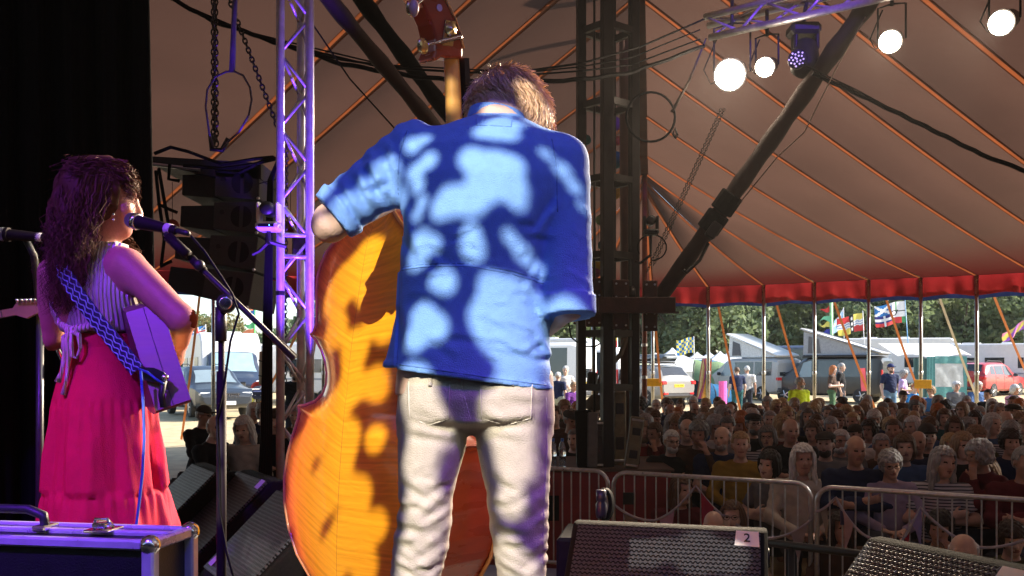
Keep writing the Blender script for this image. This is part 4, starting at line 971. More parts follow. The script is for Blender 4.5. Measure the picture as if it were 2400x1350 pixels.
front = [
 ('man with grey hair, beard and glasses in dark jacket right of the tower', 1575, 1035, 9.2, 8, 1, 'short', 'white', 'black', ('beard', 'glasses')),
 ('woman with short grey hair and dark brown top looking down, right of the bearded man', 1640, 1015, 9.2, 0, 4, 'mop', 'dark_grey', 'brown', ()),
 ('balding man with grey beard and navy jacket beside the mustard top', 1692, 1028, 9.0, 12, 5, 'bald', 'grey', 'navy', ('beard',)),
 ('woman with short fair hair in mustard yellow top with folded hands', 1738, 1043, 8.6, 4, 0, 'short', 'blond', 'mustard', ()),
 ('woman with glasses, grey bob and striped top behind the mustard top', 1800, 1025, 9.6, 8, 2, 'bob', 'dark_grey', 'striped', ('glasses',)),
 ('child with dark hair turned sideways before the white haired woman', 1812, 1090, 8.0, -50, 3, 'bob', 'black', 'grey', ()),
 ('large bald man in black shirt behind the white haired woman', 1856, 1010, 9.0, 5, 1, None, 'black', 'black', ()),
 ('woman with long white hair in cream jacket at the barrier', 1884, 1078, 7.6, 10, 0, 'long', 'white', 'cream', ()),
 ('man in flat cap with dark beard and grey shirt', 1938, 1042, 8.4, 4, 2, 'short', 'dark_brown', 'grey', ('beard', 'flatcap')),
 ('old man with glasses and white beard behind the navy shirt', 1972, 1035, 9.2, 12, 5, 'short', 'white', 'grey', ('beard', 'glasses')),
 ('bald man in navy shirt at the barrier', 2010, 1056, 7.5, 6, 1, 'bald', 'grey', 'navy', ()),
 ('grey haired man between the bald navy shirt and the fringe', 2068, 1045, 9.2, 14, 0, 'short', 'grey', 'brown', ()),
 ('man with swept grey hair and glasses in pale lilac shirt at the barrier', 2090, 1088, 7.4, 8, 6, 'mop', 'grey', 'lilac', ('glasses',)),
 ('woman with brown fringe and blue top behind the lilac shirt', 2118, 1050, 8.3, 22, 2, 'bob', 'brown', 'blue', ()),
 ('bald man looking aside with dark collar behind the striped top', 2152, 1038, 8.6, 28, 5, 'bald', 'brown', 'navy', ()),
 ('man in dark peaked cap behind the bald man', 2176, 1024, 9.3, 14, 0, 'short', 'dark_grey', 'black', ('cap',)),
 ('woman with long grey hair in striped top with crossed arms', 2210, 1085, 7.3, 8, 3, 'long', 'grey', 'striped', ()),
 ('woman with fair bob half hidden behind her glasses wearing neighbour', 2226, 1045, 8.8, 18, 4, 'bob', 'blond', 'brown', ()),
 ('woman with fair hair and glasses in dark scoop top', 2258, 1046, 8.2, 2, 3, 'bob', 'sandy', 'black', ('glasses',)),
 ('man with curly grey hair turned sideways, hand raised, far right', 2322, 1068, 7.4, -48, 4, 'curly', 'grey', 'maroon', ()),
 ('man in dark shirt cut by the right picture edge', 2408, 1085, 7.0, 14, 1, 'short', 'grey', 'maroon', ()),
 ('dark haired man between the curly man and the right edge', 2372, 1038, 8.6, 16, 0, 'mop', 'dark_brown', 'navy', ()),
 ('woman with long dark hair sitting low behind the barrier near the red plinth', 1592, 1150, 8.3, 16, 3, 'long', 'brown', 'maroon', ()),
 ('woman with glasses sitting low behind the middle barrier', 1716, 1212, 7.4, 10, 2, 'long', 'brown', 'brown', ('glasses',)),
 ('bald head of a man sitting low before the seated glasses woman', 1674, 1238, 6.6, 170, 0, None, 'grey', 'black', ()),
 ('girl with long dark hair sitting low behind the right barrier', 1975, 1238, 7.0, 12, 0, 'long', 'dark_brown', 'brown', ()),
 ('dark haired youth with hands at mouth low behind the right barrier', 2208, 1236, 6.6, 4, 4, 'mop', 'black', 'black', ()),
 ('balding man with grey sides sitting lowest at the stage edge', 2258, 1300, 5.5, 28, 5, 'bald', 'white', 'cream', ()),
 ('dark haired boy sitting low at the right picture edge', 2376, 1262, 6.5, 10, 6, 'mop', 'dark_brown', 'olive', ()),
 ('person in pale flowered top leaning at the barrier, far right', 2330, 1110, 7.9, -20, 6, 'long', 'sandy', 'grey', ()),
 ('dark haired man with pale collar behind the bearded man', 1612, 1000, 10.2, 20, 0, 'mop', 'dark_brown', 'lilac', ()),
 ('man drinking with dark red top close to the tower', 1545, 1015, 10.0, -30, 4, 'short', 'brown', 'maroon', ()),
]
for lab, px, py, D, ro, pi, hair, hc, tp, ex in front:
    person_at(lab, px, py, D, ro, pi, hair, hc, tp, ex, group=G1)
# the rows behind
rs = random.Random(21)
hairw = ['short']*7+['bald']*2+['mop']*4+['bob']*4+['long']*4+['curly']*2+['bun']*1
hn = dict(short='short', bald='receding', mop='tousled', bob='bobbed', long='long', curly='curly', bun='tied up')
colw = ['grey']*4+['white']*3+['dark_grey']*3+['brown']*7+['dark_brown']*4+['blond']*6+['sandy']*6+['ginger']*2+['black']*1
topw = ['black']*5+['navy']*5+['grey']*3+['brown']*3+['olive']*2+['maroon']*2+['blue']*2+['white']*2+['teal']+['red']+['green']+['striped']+['cream']
row = 0; Dd = 10.0
while Dd < 17.4:
    px = 1525+rs.uniform(-30, 20); k = 0
    while px < 2440:
        if rs.random() < .92:
            D = Dd+rs.uniform(-.18, .18); z = 1.24+GZ(D)+rs.uniform(-.06, .07)
            py = HORY+(CAMZ-z)/D*FPX; hair, hc, tp = rs.choice(hairw), rs.choice(colw), rs.choice(topw)
            ex = []
            if rs.random() < .3: ex.append('glasses')
            if hair in ('short', 'bald', 'mop') and rs.random() < .3: ex.append('beard')
            if hair in ('short', 'bald') and rs.random() < .25: ex.append(rs.choice(('cap', 'flatcap')))
            lab = f"{hn[hair]} {hc.replace('_', ' ')} hair{' and beard' if 'beard' in ex else ''}, {tp} top, row {ordw[row]}, {ordw[k]} from tower"
            person_at(lab, px, py, D, rs.uniform(-34, 36), rs.randrange(NSEAT), hair, hc, tp, tuple(ex), group=G1, hatcol=rs.choice([(.02, .02, .02), (.25, .25, .24), (.05, .04, .03)]))
            k += 1
        px += rs.uniform(.40, .52)/Dd*FPX
    row += 1; Dd += .68
# left of the tower, seen past the bassist's hip
for lab, px, py, D, ro, pi, hair, hc, tp, ex in [
 ('brown haired person nearest the bassist\'s hip', 1300, 975, 11.0, 0, 2, 'short', 'brown', 'brown', ()), ('person with curly fair hair left of the tower', 1322, 958, 13.5, 10, 0, 'curly', 'sandy', 'olive', ()),
 ('man in flat cap looking down left of the tower', 1334, 985, 10.6, 20, 6, 'short', 'grey', 'brown', ('flatcap',)), ('man with dark grey hair low left of the tower by the bottles', 1345, 1030, 10.0, 10, 5, 'short', 'dark_grey', 'black', ()),
 ('reddish haired person right against the tower\'s left post', 1350, 962, 12.6, 4, 3, 'short', 'ginger', 'brown', ()), ('person seen inside the tower frame, left bay', 1392, 975, 12.4, 0, 1, 'mop', 'brown', 'black', ()), ('person seen inside the tower frame, right bay', 1470, 985, 11.8, 0, 0, 'bob', 'brown', 'maroon', ())]:
    person_at(lab, px, py, D, ro, pi, hair, hc, tp, ex, group=G1)
# seated on the left side of the tent
for lab, px, py, D, ro, pi, hair, hc, tp, ex, sc in [
 ('man in dark cap with folded arms sitting before the parked car', 470, 975, 11.5, 40, 1, 'short', 'grey', 'black', ('cap', 'glasses'), 1.0),
 ('bald man in dark jacket leaning back left of the mic stand', 492, 1003, 9.8, 55, 5, 'bald', 'grey', 'black', (), 1.05),
 ('man with long white hair in pale jacket right of the mic stand', 578, 1005, 10.0, -28, 6, 'long', 'white', 'cream', (), 1.08),
 ('grey haired person behind the long white hair', 612, 968, 12.2, 15, 2, 'curly', 'grey', 'navy', ('glasses',), 1.0),
 ('pale haired person half hidden behind the long white hair', 590, 966, 13.0, 20, 0, 'bob', 'white', 'navy', (), 1.0),
 ('grey haired man in dark coat seen through the truss', 692, 975, 12.2, -10, 0, 'short', 'grey', 'olive', (), 1.0),
 ('small dark haired person between truss and bass', 762, 972, 13.5, 0, 3, 'bun', 'brown', 'brown', (), .95),
 ('person in dark top close beside the truss cables', 640, 985, 10.8, 8, 4, 'mop', 'dark_brown', 'black', (), 1.0)]:
    person_at(lab, px, py, D, ro, pi, hair, hc, tp, ex, scale=sc, group=G1)
# people standing
def stand_at(label, px, D, rz, pi, hair, hc, tp, ex=(), s=1.0, **kw):
    p = PG(px, D); return person(label, p, R(rz), pi, hair, hc, tp, ex, scale=s, group='people standing on the field', **kw)
stand_at('man with dark curly hair in black T-shirt standing behind the truss', 690, 19.5, 20, 7, 'mop', 'dark_brown', 'black', ('beard',), 1.08)
stand_at('woman seen from behind in navy top and teal trousers by pale camper', 1728, 29, 190, 7, 'short', 'brown', 'navy', (), .98, trousers=(.02, .09, .10))
stand_at('white haired man in white shirt seen from behind by the pale camper', 1750, 29.6, 160, 9, 'short', 'white', 'white', (), 1.0, trousers=(.02, .025, .04))
stand_at('woman with long red hair and brown vest top by black camper', 1950, 28, 62, 8, 'long', 'ginger', 'brown', (), 1.02, sk=(.6, .4, .32), trousers=(.06, .12, .06))
stand_at('grey haired man in dark gilet behind the red haired woman', 1970, 28.8, 60, 7, 'short', 'grey', 'black', (), 1.06)
stand_at('man in navy cap and navy T-shirt by the teal awning', 2086, 27, 12, 7, 'short', 'brown', 'navy', ('cap', 'beard'), 1.06, trousers=(.12, .22, .34), hatcol=(.02, .03, .10))
stand_at('grey haired woman in lilac cardigan facing the navy T-shirt man', 2116, 26.4, 62, 8, 'curly', 'grey', (.52, .36, .60), ('glasses',), .96, trousers=(.5, .5, .5))
stand_at('grey haired steward in yellow hi-vis vest standing behind the crowd', 1873, 19.5, 24, 9, 'short', 'grey', (.55, .72, .03), ('beard',), .96)
stand_at('white haired man in white T-shirt looking at his hands by white van', 1325, 26.5, 10, 8, 'short', 'white', 'white', (), 1.03, trousers=(.25, .25, .26))
stand_at('pale haired woman in navy top seen from behind by white van', 1307, 25.5, 150, 7, 'short', 'white', 'navy', (), .94, trousers=(.4, .45, .38))
stand_at('dark haired man in dark shirt turning aside at the crowd\'s far right', 2318, 17.4, -62, 7, 'short', 'black', 'black', (), .86)
stand_at('man with dark cap standing at the back of the crowd', 2115, 17.6, 6, 7, 'short', 'dark_grey', 'brown', ('cap',), .84)
def camper(label, px, D, rz, pi, hair, hc, tp, ex=()): person(label, PG(px, D), R(rz), pi, hair, hc, tp, ex, group='campers sitting on the field')
camper('camper in purple jacket bending over by the white van', 1340, 25, 40, 6, 'short', 'sandy', (.12, .03, .20))
camper('white haired camper in blue chair before the teal awning', 2240, 25, 0, 0, 'curly', 'white', 'grey')
camper('camper in bright blue top beside the lilac cardigan', 2140, 24, 20, 2, 'short', 'ginger', (.03, .20, .48))
camper('camper with glasses in dark blue behind the crowd near yellow card', 2185, 22, -40, 4, 'mop', 'sandy', (.03, .12, .30), ('glasses',))
camper('white haired camper in front of the red car', 2290, 25, 10, 1, 'curly', 'white', 'blue')
camper('camper in pink hood and white wrap below the red car', 2372, 23, 20, 6, 'bob', 'white', 'pink')
# ================================================================== rigging and stage gear
alu_truss = mat('truss_aluminium', (.55, .55, .57), .35, .45, .15, 25)
tower_m = mat('tower_black_steel', (.018, .015, .015), .5, .3, .35, 12, .15, 60)
rust = mat('red_oxide_plate', (.055, .022, .018), .6, .2, .4, 9, .25, 40)
chain_m = mat('chain_steel', (.035, .032, .03), .4, .8, .3, 40)
wrap_m = mat('pole_wrap', (.035, .018, .016), .8, 0, .4, 3, .8, 14)
cable_m = mat('cable_black', (.008, .008, .010), .7, 0, .2, 30, spec=.08)
purple_sling = mat('sling_webbing', (.10, .08, .16), .7, 0, .2, 20)
def truss(name, label, A, Bv, off1, off2, cat='truss', r=.024, lr=.010, bay=.24, m=alu_truss):
    t = thing(name, label, cat, A); ends = [(A, Bv), (A+off1, Bv+off1), (A+off2, Bv+off2)]
    for a, c_ in ends: b = B(); b.bar(a, c_, r, 12); b.build('chord', m, t, True)
    L = (Bv-A).length; n = max(1, int(L/bay)); d = (Bv-A)/n
    for i, j in ((0, 1), (0, 2), (1, 2)):
        b = B()
        for k in range(n):
            a, c_ = ends[i][0]+d*k, ends[j][0]+d*k
            if k % 2: a, c_ = c_, a
            b.bar(a, c_+d, lr, 6)
        o = b.build('lacing', m, t, True); o['kind'] = 'stuff'
    return t
# --- purple lit truss column beside the bass
tD = 5.0; x0, x1 = (657-1200)/FPX*tD, (726-1200)/FPX*(tD+.04)
col = truss('truss_column', 'aluminium lattice truss column standing between line array and bass', V(x0, tD, .4), V(x0, tD, 6.2), V(x1-x0, .04, 0), V((x1-x0)/2, .16, 0), 'truss column', .0245, .0085, .20)
for z in (2.70, 2.58): b = B(); b.bar(V(x0, tD, z), V(x1, tD+.04, z), .013, 8); b.build('brace', alu_truss, col, True)
b = B(); b.lathe([(.025, 0), (.027, .002), (.027, .022), (.025, .024)], V(x0, tD, 2.36), n=12); b.build('tape_ring', black, col)
# cables down the column
for k in range(6):
    x = x0-.055-.014*k; b = B(); b.tube([P(655-(k % 2)*3, 372, 5.0), V(x0-.04-.004*k, tD-.02, 3.0), V(x0-.045-.008*k, tD-.02, 2.3), V(x0-.05-.011*k, tD, 1.6), V(x0-.06-.016*k, tD+.02, .97)], .007, 6)
    tag(b.build('cable', cable_m), f'{ordw[k]} black cable of the bundle hanging down the truss column', 'cable', 'cables down the truss')
# --- PTZ cameras
def ptz(label, p, m1, s=1.0, rz=0):
    t = thing('ptz_camera', label, 'camera', p, rz); q = V(0, 0, 0)
    b = B(); b.box((0, 0, 0), (.13*s, .13*s, .05*s), bev=.015*s); b.build('base', m1, t, world=False)
    for sx in (-1, 1): b = B(); b.box((sx*.054*s, 0, .08*s), (.022*s, .08*s, .12*s), bev=.009*s); b.build('yoke', m1, t, world=False)
    b = B(); b.lathe([(.012*s, -.065*s), (.038*s, -.06*s), (.042*s, -.03*s), (.042*s, .04*s), (.03*s, .06*s)], (0, 0, .10*s), (0, 1, 0), 16); b.build('lens_barrel', black, t, True, world=False)
    b = B(); b.box((0, -.067*s, 0), (.09*s, .004, .018*s)); b.build('front_window', mat('smoked_window', (.01, .01, .02), .1), t, world=False)
    b = B(); b.bar((0, 0, -.02*s), (0, 0, -.10*s), .012*s, 8); b.build('mount', black, t, world=False)
    return t
t = ptz('white robotic camera clamped to the purple truss column', P(630, 532, 4.9), white_paint, .95)
b = B(); b.sphere((.02, -.066, 0), .003, 6, 4); b.build('status_light', mat('blue_led', (.1, .4, 1), .3, emit=(.1, .5, 1, 4)), t, world=False)
b = B(); b.tube([V(0, 0, -.08), V(-.05, 0, -.13), V(-.09, 0, -.15)], .01, 6); b.tube([V(0, 0, -.08), V(.08, .05, -.10)], .012, 6); b.build('clamp_arm', black, t, world=False)
t = ptz('small black robotic camera on the right of the black tower', P(1525, 545, 8.8), black, 1.15)
b = B(); b.tube([V(0, 0, -.1), V(0, 0, -.22), V(-.10, 0, -.30), V(-.16, 0, -.28)], .014, 6); b.build('clamp_arm', black, t, world=False)
b = B(); b.tube([P(1528+34*math.sin(a), 580+34*math.cos(a)*.9, 8.8) for a in [k*.35 for k in range(16)]], .008, 6); tag(b.build('cable_loop', cable_m), 'thin cable loop hanging beneath the small black camera', 'cable')
t = thing('power_box', 'small black power box clamped inside the truss column', 'power box', P(705, 575, 5.08)); b = B(); b.box(P(708, 578, 5.1), (.10, .08, .13), bev=.01); b.build('housing', black, t); b = B(); b.box(P(706, 590, 5.05), (.02, .004, .03)); b.build('sticker', white_paint, t)
# --- line array
la = thing('line_array', 'black line array of four loudspeaker cabinets hanging left of the truss', 'loudspeaker', P(505, 360, 5.6))
cabm = mat('speaker_black', (.018, .018, .020), .65, 0, .25, 60, .3, 300); cabg = mat('speaker_grey_side', (.045, .044, .046), .7, 0, .2, 80, .3, 400)
aD = 5.6
def cab(px_l, px_m, px_r, y0, y1, tilt, k):
    root = empty('cabinet', P(px_m, (y0+y1)/2, aD)); root.parent = la; root.location -= la.location
    sc_ = aD/FPX; hl, hr, hh = (px_m-px_l)*sc_, (px_r-px_m)*sc_, (y1-y0)*sc_
    rot = Matrix.Rotation(R(tilt), 3, 'Y')
    def bx(nm, x0, x1, z0, z1, y0_, y1_, m, taper=0):
        b = B(); vs = []
        for x in (x0, x1):
            tz = taper if x == x0 else 0
            for y in (y0_, y1_):
                for z in (z0+tz, z1-tz): vs.append(rot @ V(x, y, z))
        b.add(vs, [(0,1,3,2), (4,6,7,5), (0,4,5,1), (2,3,7,6), (0,2,6,4), (1,5,7,3)]); o = b.build(nm, m, root, world=False)
        md = o.modifiers.new('bevel', 'BEVEL'); md.width = .006; md.segments = 2; return o
    bx('box', 0, hr, -hh/2, hh/2, 0, .62, cabg, .02)
    bx('amplifier', -hl, -.001, -hh*.42, hh*.36, .06, .56, cabm, .015)
    # recessed port with a middle bar
    for sx in (-1, 1):
        b = B(); pts = [(sx*(.012+.055*max(0, math.cos(a)) if True else 0), .07*math.sin(a)) for a in [(-math.pi/2)+math.pi*i/8 for i in range(9)]]
        pts = [(sx*.012, -.07)]+pts+[(sx*.012, .07)]
        b.add([rot @ V(hr*.62+p[0], -.004, p[1]*.95) for p in pts], [tuple(range(len(pts)))]); b.build('port', mat('port_dark', (.006, .006, .009), .9), root, world=False)
    b = B(); b.sphere(rot @ V(hr*.985, -.01, -hh*.47), .011, 8, 6); b.build('pin', steel, root, world=False)
    b = B(); b.bar(rot @ V(hr*.2, -.006, hh*.1), rot @ V(hr*.2, -.012, hh*.1), .016, 10); b.build('connector', black, root, world=False)
for k, a in enumerate([(418, 503, 608, 390, 466, 1), (414, 500, 606, 466, 543, 3), (402, 490, 602, 543, 624, 6), (385, 478, 590, 620, 704, 10)]): cab(*a, k)
b = B(); c0, c1 = P(352, 366, aD), P(612, 382, aD)
b.prism([(0, 0), (1, 0), (1, -.10), (.55, -.10), (0, -.045)], c0, c1-c0, V(0, 0, 1), V(0, .5, 0)); b.build('bumper_frame', cabm, la)
b = B(); b.bar(P(356, 385, aD), P(470, 398, aD), .012, 6); b.build('frame_tube', steel, la)
# chains, sling and cables over the array
def chain(name, label, a, c_, lk=.045, r=.0055):
    b = B(); L = (c_-a).length; n = int(L/(lk*.72)); d = (c_-a).normalized(); x, y, _ = frame(d)
    for i in range(n):
        c = a+d*(lk*.72*(i+.5)); u = x if i % 2 else y
        b.tube([c+d*(math.cos(t)*lk*.5)+u*(math.sin(t)*lk*.3) for t in [k*math.pi/4 for k in range(8)]], r, 4, True)
    t = thing(name, label, 'chain', a); o = b.build('links', chain_m, t); o['kind'] = 'stuff'; return t
chain('hoist_chain', 'straight hoist chain hanging down to the line array', P(505, -60, 5.75), P(507, 350, 5.75))
chain('hoist_chain', 'second hoist chain beside the straight one above the line array', P(500, -60, 5.8), P(500, 345, 5.8))
chain('hoist_chain', 'slack chain slanting from above the array to the truss', P(515, -60, 5.9), P(655, 310, 5.9))
chain('hoist_chain', 'thin chain running down the inside of the truss column', P(672, 340, 5.05), P(668, 900, 5.05), .03, .003)
chain('hoist_chain', 'long chain hanging from bright lamp, left strand', P(1690, 255, 9.0), P(1515, 640, 9.0), .038, .0036)
chain('hoist_chain', 'long chain hanging from bright lamp, right strand', P(1698, 255, 9.1), P(1530, 625, 9.1), .038, .0036)
chain('hoist_chain', 'chain hanging beside the king pole below the carriage', P(1500, 770, 9.05), P(1497, 830, 9.05), .06, .006)
t = thing('wire_sling', 'purple lit wire rope loop hanging above the line array', 'sling', P(505, 355, 5.7))
b = B(); b.tube([P(553, -40, 5.6), P(548, 60, 5.6), P(544, 168, 5.6)], [.016, .017, .02], 8); b.build('strap', purple_sling, t, True)
b = B(); b.tube([P(x, y, 5.6) for x, y in ((500, 345), (490, 310), (482, 250), (486, 210), (505, 180), (530, 168), (548, 167), (570, 177), (586, 205), (590, 235), (583, 270), (560, 310), (532, 335), (520, 350))], .007, 8); b.build('loop', purple_sling, t, True)
b = B(); b.tube([P(494, 315, 5.62), P(497, 350, 5.62), P(520, 352, 5.62), P(536, 325, 5.62)], .018, 8); b.build('shackle', black, t, True)
for i, pts in enumerate([((362, 360), (400, 345), (440, 355), (520, 385), (600, 372), (640, 368), (655, 380)), ((505, 400), (560, 405), (610, 380), (640, 370), (652, 378)), ((365, 400), (372, 470), (385, 560), (378, 620)), ((372, 395), (385, 470), (398, 545)), ((398, 385), (395, 420), (420, 424)), ((370, 478), (395, 490), (415, 498)), ((376, 625), (395, 615), (402, 612)), ((430, 388), (520, 395), (590, 386), (648, 372))]):
    b = B(); b.tube([P(x, y, 5.5) for x, y in pts], .011, 6); tag(b.build('cable', cable_m), f'{ordw[i]} black cable looping around the line array', 'cable', 'cables round the line array')
# --- overhead cables
def cablerun(label, pts, r, m=cable_m, wob=0):
    b = B(); pp = []
    for a, c_ in zip(pts, pts[1:]):
        for k in range(6): pp.append(a.lerp(c_, k/6)+V(0, 0, wob*math.sin(len(pp)*1.7)))
    pp.append(pts[-1]); b.tube(pp, r, 6); return tag(b.build('overhead_cable', m), label, 'cable', 'overhead cables')
cablerun('thick black cable bundle sagging across the roof behind the bass', [P(390, -10, 7.5), P(500, 50, 7.5), P(640, 95, 7.5), P(800, 150, 7.5), P(960, 178, 7.5), P(1100, 192, 7.5), P(1230, 194, 7.6), P(1365, 186, 7.8), P(1480, 170, 8.2), P(1650, 108, 8.6)], .02, cable_m, .006)
cablerun('upper thin cable above the thick bundle', [P(420, 8, 7.5), P(640, 102, 7.5), P(800, 140, 7.5), P(960, 162, 7.5), P(1100, 170, 7.5), P(1250, 164, 7.6), P(1365, 148, 7.8), P(1500, 110, 8.2), P(1650, 45, 8.6)], .010)
cablerun('second thin cable running to the lamp truss', [P(640, 96, 7.6), P(900, 160, 7.6), P(1230, 176, 7.7), P(1365, 166, 7.8), P(1480, 152, 8.2), P(1640, 92, 8.6)], .008)
cablerun('third thin cable running to the lamp truss', [P(640, 90, 7.7), P(900, 152, 7.7), P(1230, 170, 7.7), P(1365, 156, 7.9), P(1480, 135, 8.2), P(1640, 70, 8.6)], .007)
cablerun('black cable bundle slanting down from the leaning pole to the right', [P(1905, 172, 8.0), P(2000, 215, 8.0), P(2110, 268, 8.0), P(2200, 312, 8.0), P(2300, 362, 8.0), P(2440, 415, 8.0)], .020, cable_m, .005)
cablerun('thin rope above the right cable bundle', [P(1880, 150, 8.0), P(2010, 212, 8.0), P(2120, 272, 8.0)], .006)
cablerun('thin dark guy wire running down behind the bassist\'s shoulder', [P(735, 60, 6.5), P(820, 185, 6.6), P(960, 340, 6.8)], .006)
cablerun('thin wire between line array and truss column', [P(608, 430, 5.5), P(650, 420, 5.1)], .003)
# --- leaning tent poles meeting at the tower carriage
def lean_pole(label, a, c_, r, m=wrap_m):
    t = thing('leaning_pole', label, 'tent pole', a); n = 26; pts = [a.lerp(c_, k/n) for k in range(n+1)]
    b = B(); b.tube(pts, [r*(1+.10*math.sin(k*1.9)+.06*math.sin(k*4.3)) for k in range(n+1)], 12); b.build('pole', m, t, True)
    return t
t = lean_pole('thick dark wrapped pole leaning from tower up to lamp truss', P(1520, 735, 9.0), P(2075, -50, 7.9), .082)
for f in (.30, .36): b = B(); q = P(1520, 735, 9.0).lerp(P(2075, -50, 7.9), f); d = (P(2075, -50, 7.9)-P(1520, 735, 9.0)).normalized(); b.lathe([(.105, -.1), (.115, -.09), (.115, .09), (.105, .1)], q, d, 12); b.build('strap', black_matt, t)
b = B(); b.tube([P(1660, 570, 8.6), P(1640, 610, 8.6), P(1608, 640, 8.6), P(1602, 632, 8.6)], .018, 6); b.build('ratchet_handle', black, t, True)
b = B(); b.box(P(1672, 540, 8.55), (.10, .08, .16), (0, R(35), 0), .01); b.build('ratchet', black, t)
b = B(); b.tube([P(2028, 40, 7.85), P(1960, 160, 7.8), P(1885, 310, 8.0), P(1820, 370, 8.1), P(1730, 480, 8.3)], .006, 5); b.build('rope', mat('pale_rope', (.25, .2, .17), .8), t, True)
lean_pole('purple lit wrapped pole leaning up left from behind the bassist', P(1385, 740, 9.0), P(735, -45, 6.6), .060)
lean_pole('black wrapped pole leaning up left beside the bass neck', P(1400, 735, 9.3), P(815, -45, 7.8), .070, black_matt)
# --- black mast tower on its red plinth
pl = thing('plinth', 'dark red painted plinth carrying the black tower behind the barriers', 'plinth', V(1.0, 8.9, 0))
PLZ = .97; plinth_m = mat('dark_red_ply', (.20, .018, .022), .6, 0, .25, 4, .1, 40)
b = B(); b.box(V(.55, 9.2, PLZ/2), (1.95, 1.25, PLZ), bev=.01); b.build('box', plinth_m, pl)
b = B(); b.box(V(.55, 9.2, PLZ+.012), (2.0, 1.3, .022)); b.build('deck', mat('worn_board', (.10, .07, .055), .7, 0, .3, 8), pl)
b = B(); b.box(V(.3, 8.565, .62), (.30, .012, .24)); b.build('hatch', black_matt, pl)
TZ = PLZ+.024
tw = thing('mast_tower', 'black steel lattice mast tower standing on the red plinth', 'tower', P(1425, 1095, 9.0))
fr_ = [(1423, 8.78, .056), (1362, 9.02, .043), (1487, 9.02, .043), (1432, 9.28, .043)]
cor = [V((x-1200)/FPX*D, D, 0) for x, D, _ in fr_]
for c, (_, D, r) in zip(cor, fr_):
    b = B(); b.box(V(c.x, c.y, (TZ+6.0)/2), (r*2, r*2, 6.0-TZ), (0, 0, R(12)), .006); b.build('post', tower_m, tw)
for y in (-80, 72, 247, 423, 600, 782, 908):
    z = P(0, y, 9.0).z
    for i, j in ((0, 1), (0, 2), (1, 3), (2, 3)):
        b = B(); d = cor[j]-cor[i]; b.box((cor[i]+cor[j])/2+V(0, 0, z), (d.length, .045, .065), Matrix.Rotation(math.atan2(d.y, d.x), 3, 'Z')); b.build('ring_bar', tower_m, tw)
b = B(); b.bar(P(1393, -60, 9.05), P(1393, 1000, 9.05), .012, 8); b.build('inner_rod', black, tw, True)
b = B(); b.bar(P(1475, -60, 9.05), P(1475, 900, 9.05), .012, 8); b.build('inner_cable', black, tw, True)
# carriage plates and beams
ca = thing('carriage', 'dark red bolted steel carriage clamped round the black tower', 'carriage', P(1450, 700, 8.8))
for x0_, x1_, y0_, y1_, D in ((1372, 1412, 652, 766, 8.8), (1436, 1474, 656, 772, 8.7), (1508, 1540, 658, 776, 8.75), (1344, 1370, 700, 760, 9.2)):
    a, c_ = P(x0_, y0_, D), P(x1_, y1_, D); root = empty('plate', (a+c_)/2); root.parent = ca; root.location -= ca.location
    b = B(); b.box((0, 0, 0), (abs(c_.x-a.x), .05, abs(a.z-c_.z)), bev=.006); b.build('steel_plate', rust, root, world=False)
    for fx in (-.3, .3):
        for fz in (-.42, -.15, .15, .42):
            b = B(); b.lathe([(.011, 0), (.011, .012)], (fx*abs(c_.x-a.x), -.024, fz*abs(a.z-c_.z)), (0, -1, 0), 6); b.build('bolt', steel, root, world=False)
for x0_, x1_, y0_, y1_, D in ((1402, 1582, 697, 733, 8.6), (1330, 1420, 712, 750, 9.25)):
    a, c_ = P(x0_, y0_, D), P(x1_, y1_, D); b = B(); b.box((a+c_)/2, (abs(c_.x-a.x), .09, abs(a.z-c_.z)), bev=.004); b.box((a+c_)/2-V(0, .03, abs(a.z-c_.z)/2), (abs(c_.x-a.x)*1.06, .14, .012)); b.build('beam', rust, ca)
for x in (1396, 1478, 1440): b = B(); b.lathe([(.07, -.04), (.085, -.03), (.085, .03), (.07, .04)], P(x, 690 if x != 1440 else 745, 8.85), (1, 0, 0), 14); b.build('roller', tower_m, ca, True)
# inner reddish tent pole and ratchet strap through the tower
t = thing('inner_pole', 'round red brown tent pole rising inside the black tower', 'tent pole', P(1466, 1000, 10.2)); b = B(); b.bar(P(1466, 1030, 10.2), P(1462, -80, 10.2), .055, 12); b.build('pole', mat('brown_pole', (.10, .05, .04), .5, 0, .3, 6), t, True)
b = B(); b.tube([P(1485, 740, 9.4), P(1455, 830, 9.4), P(1410, 880, 9.4), P(1385, 960, 9.4)], [.03, .03, .03, .028], 6); tag(b.build('ratchet_strap', mat('grey_strap', (.16, .14, .11), .8, 0, .2, 10)), 'grey lashing strap running down slantwise inside the black tower', 'strap')
t = thing('hoist_bag', 'canvas chain bag with block tied inside the tower', 'chain bag', P(1390, 960, 9.3)); b = B(); b.lathe([(.02, 0), (.12, .02), (.11, .10), (.05, .16)], P(1397, 962, 9.3), n=12); b.build('bag', mat('bag_canvas', (.12, .10, .075), .9, 0, .2, 12), t, True); b = B(); b.box(P(1388, 890, 9.35), (.11, .08, .16), (0, .1, 0), .02); b.build('block', black, t)
b = B(); b.tube([P(1333, 755, 9), P(1338, 790, 9), P(1365, 812, 9), P(1395, 812, 9), P(1415, 800, 9)], .008, 6); tag(b.build('cable', cable_m), 'thin black cable sagging across the tower\'s left bay', 'cable')
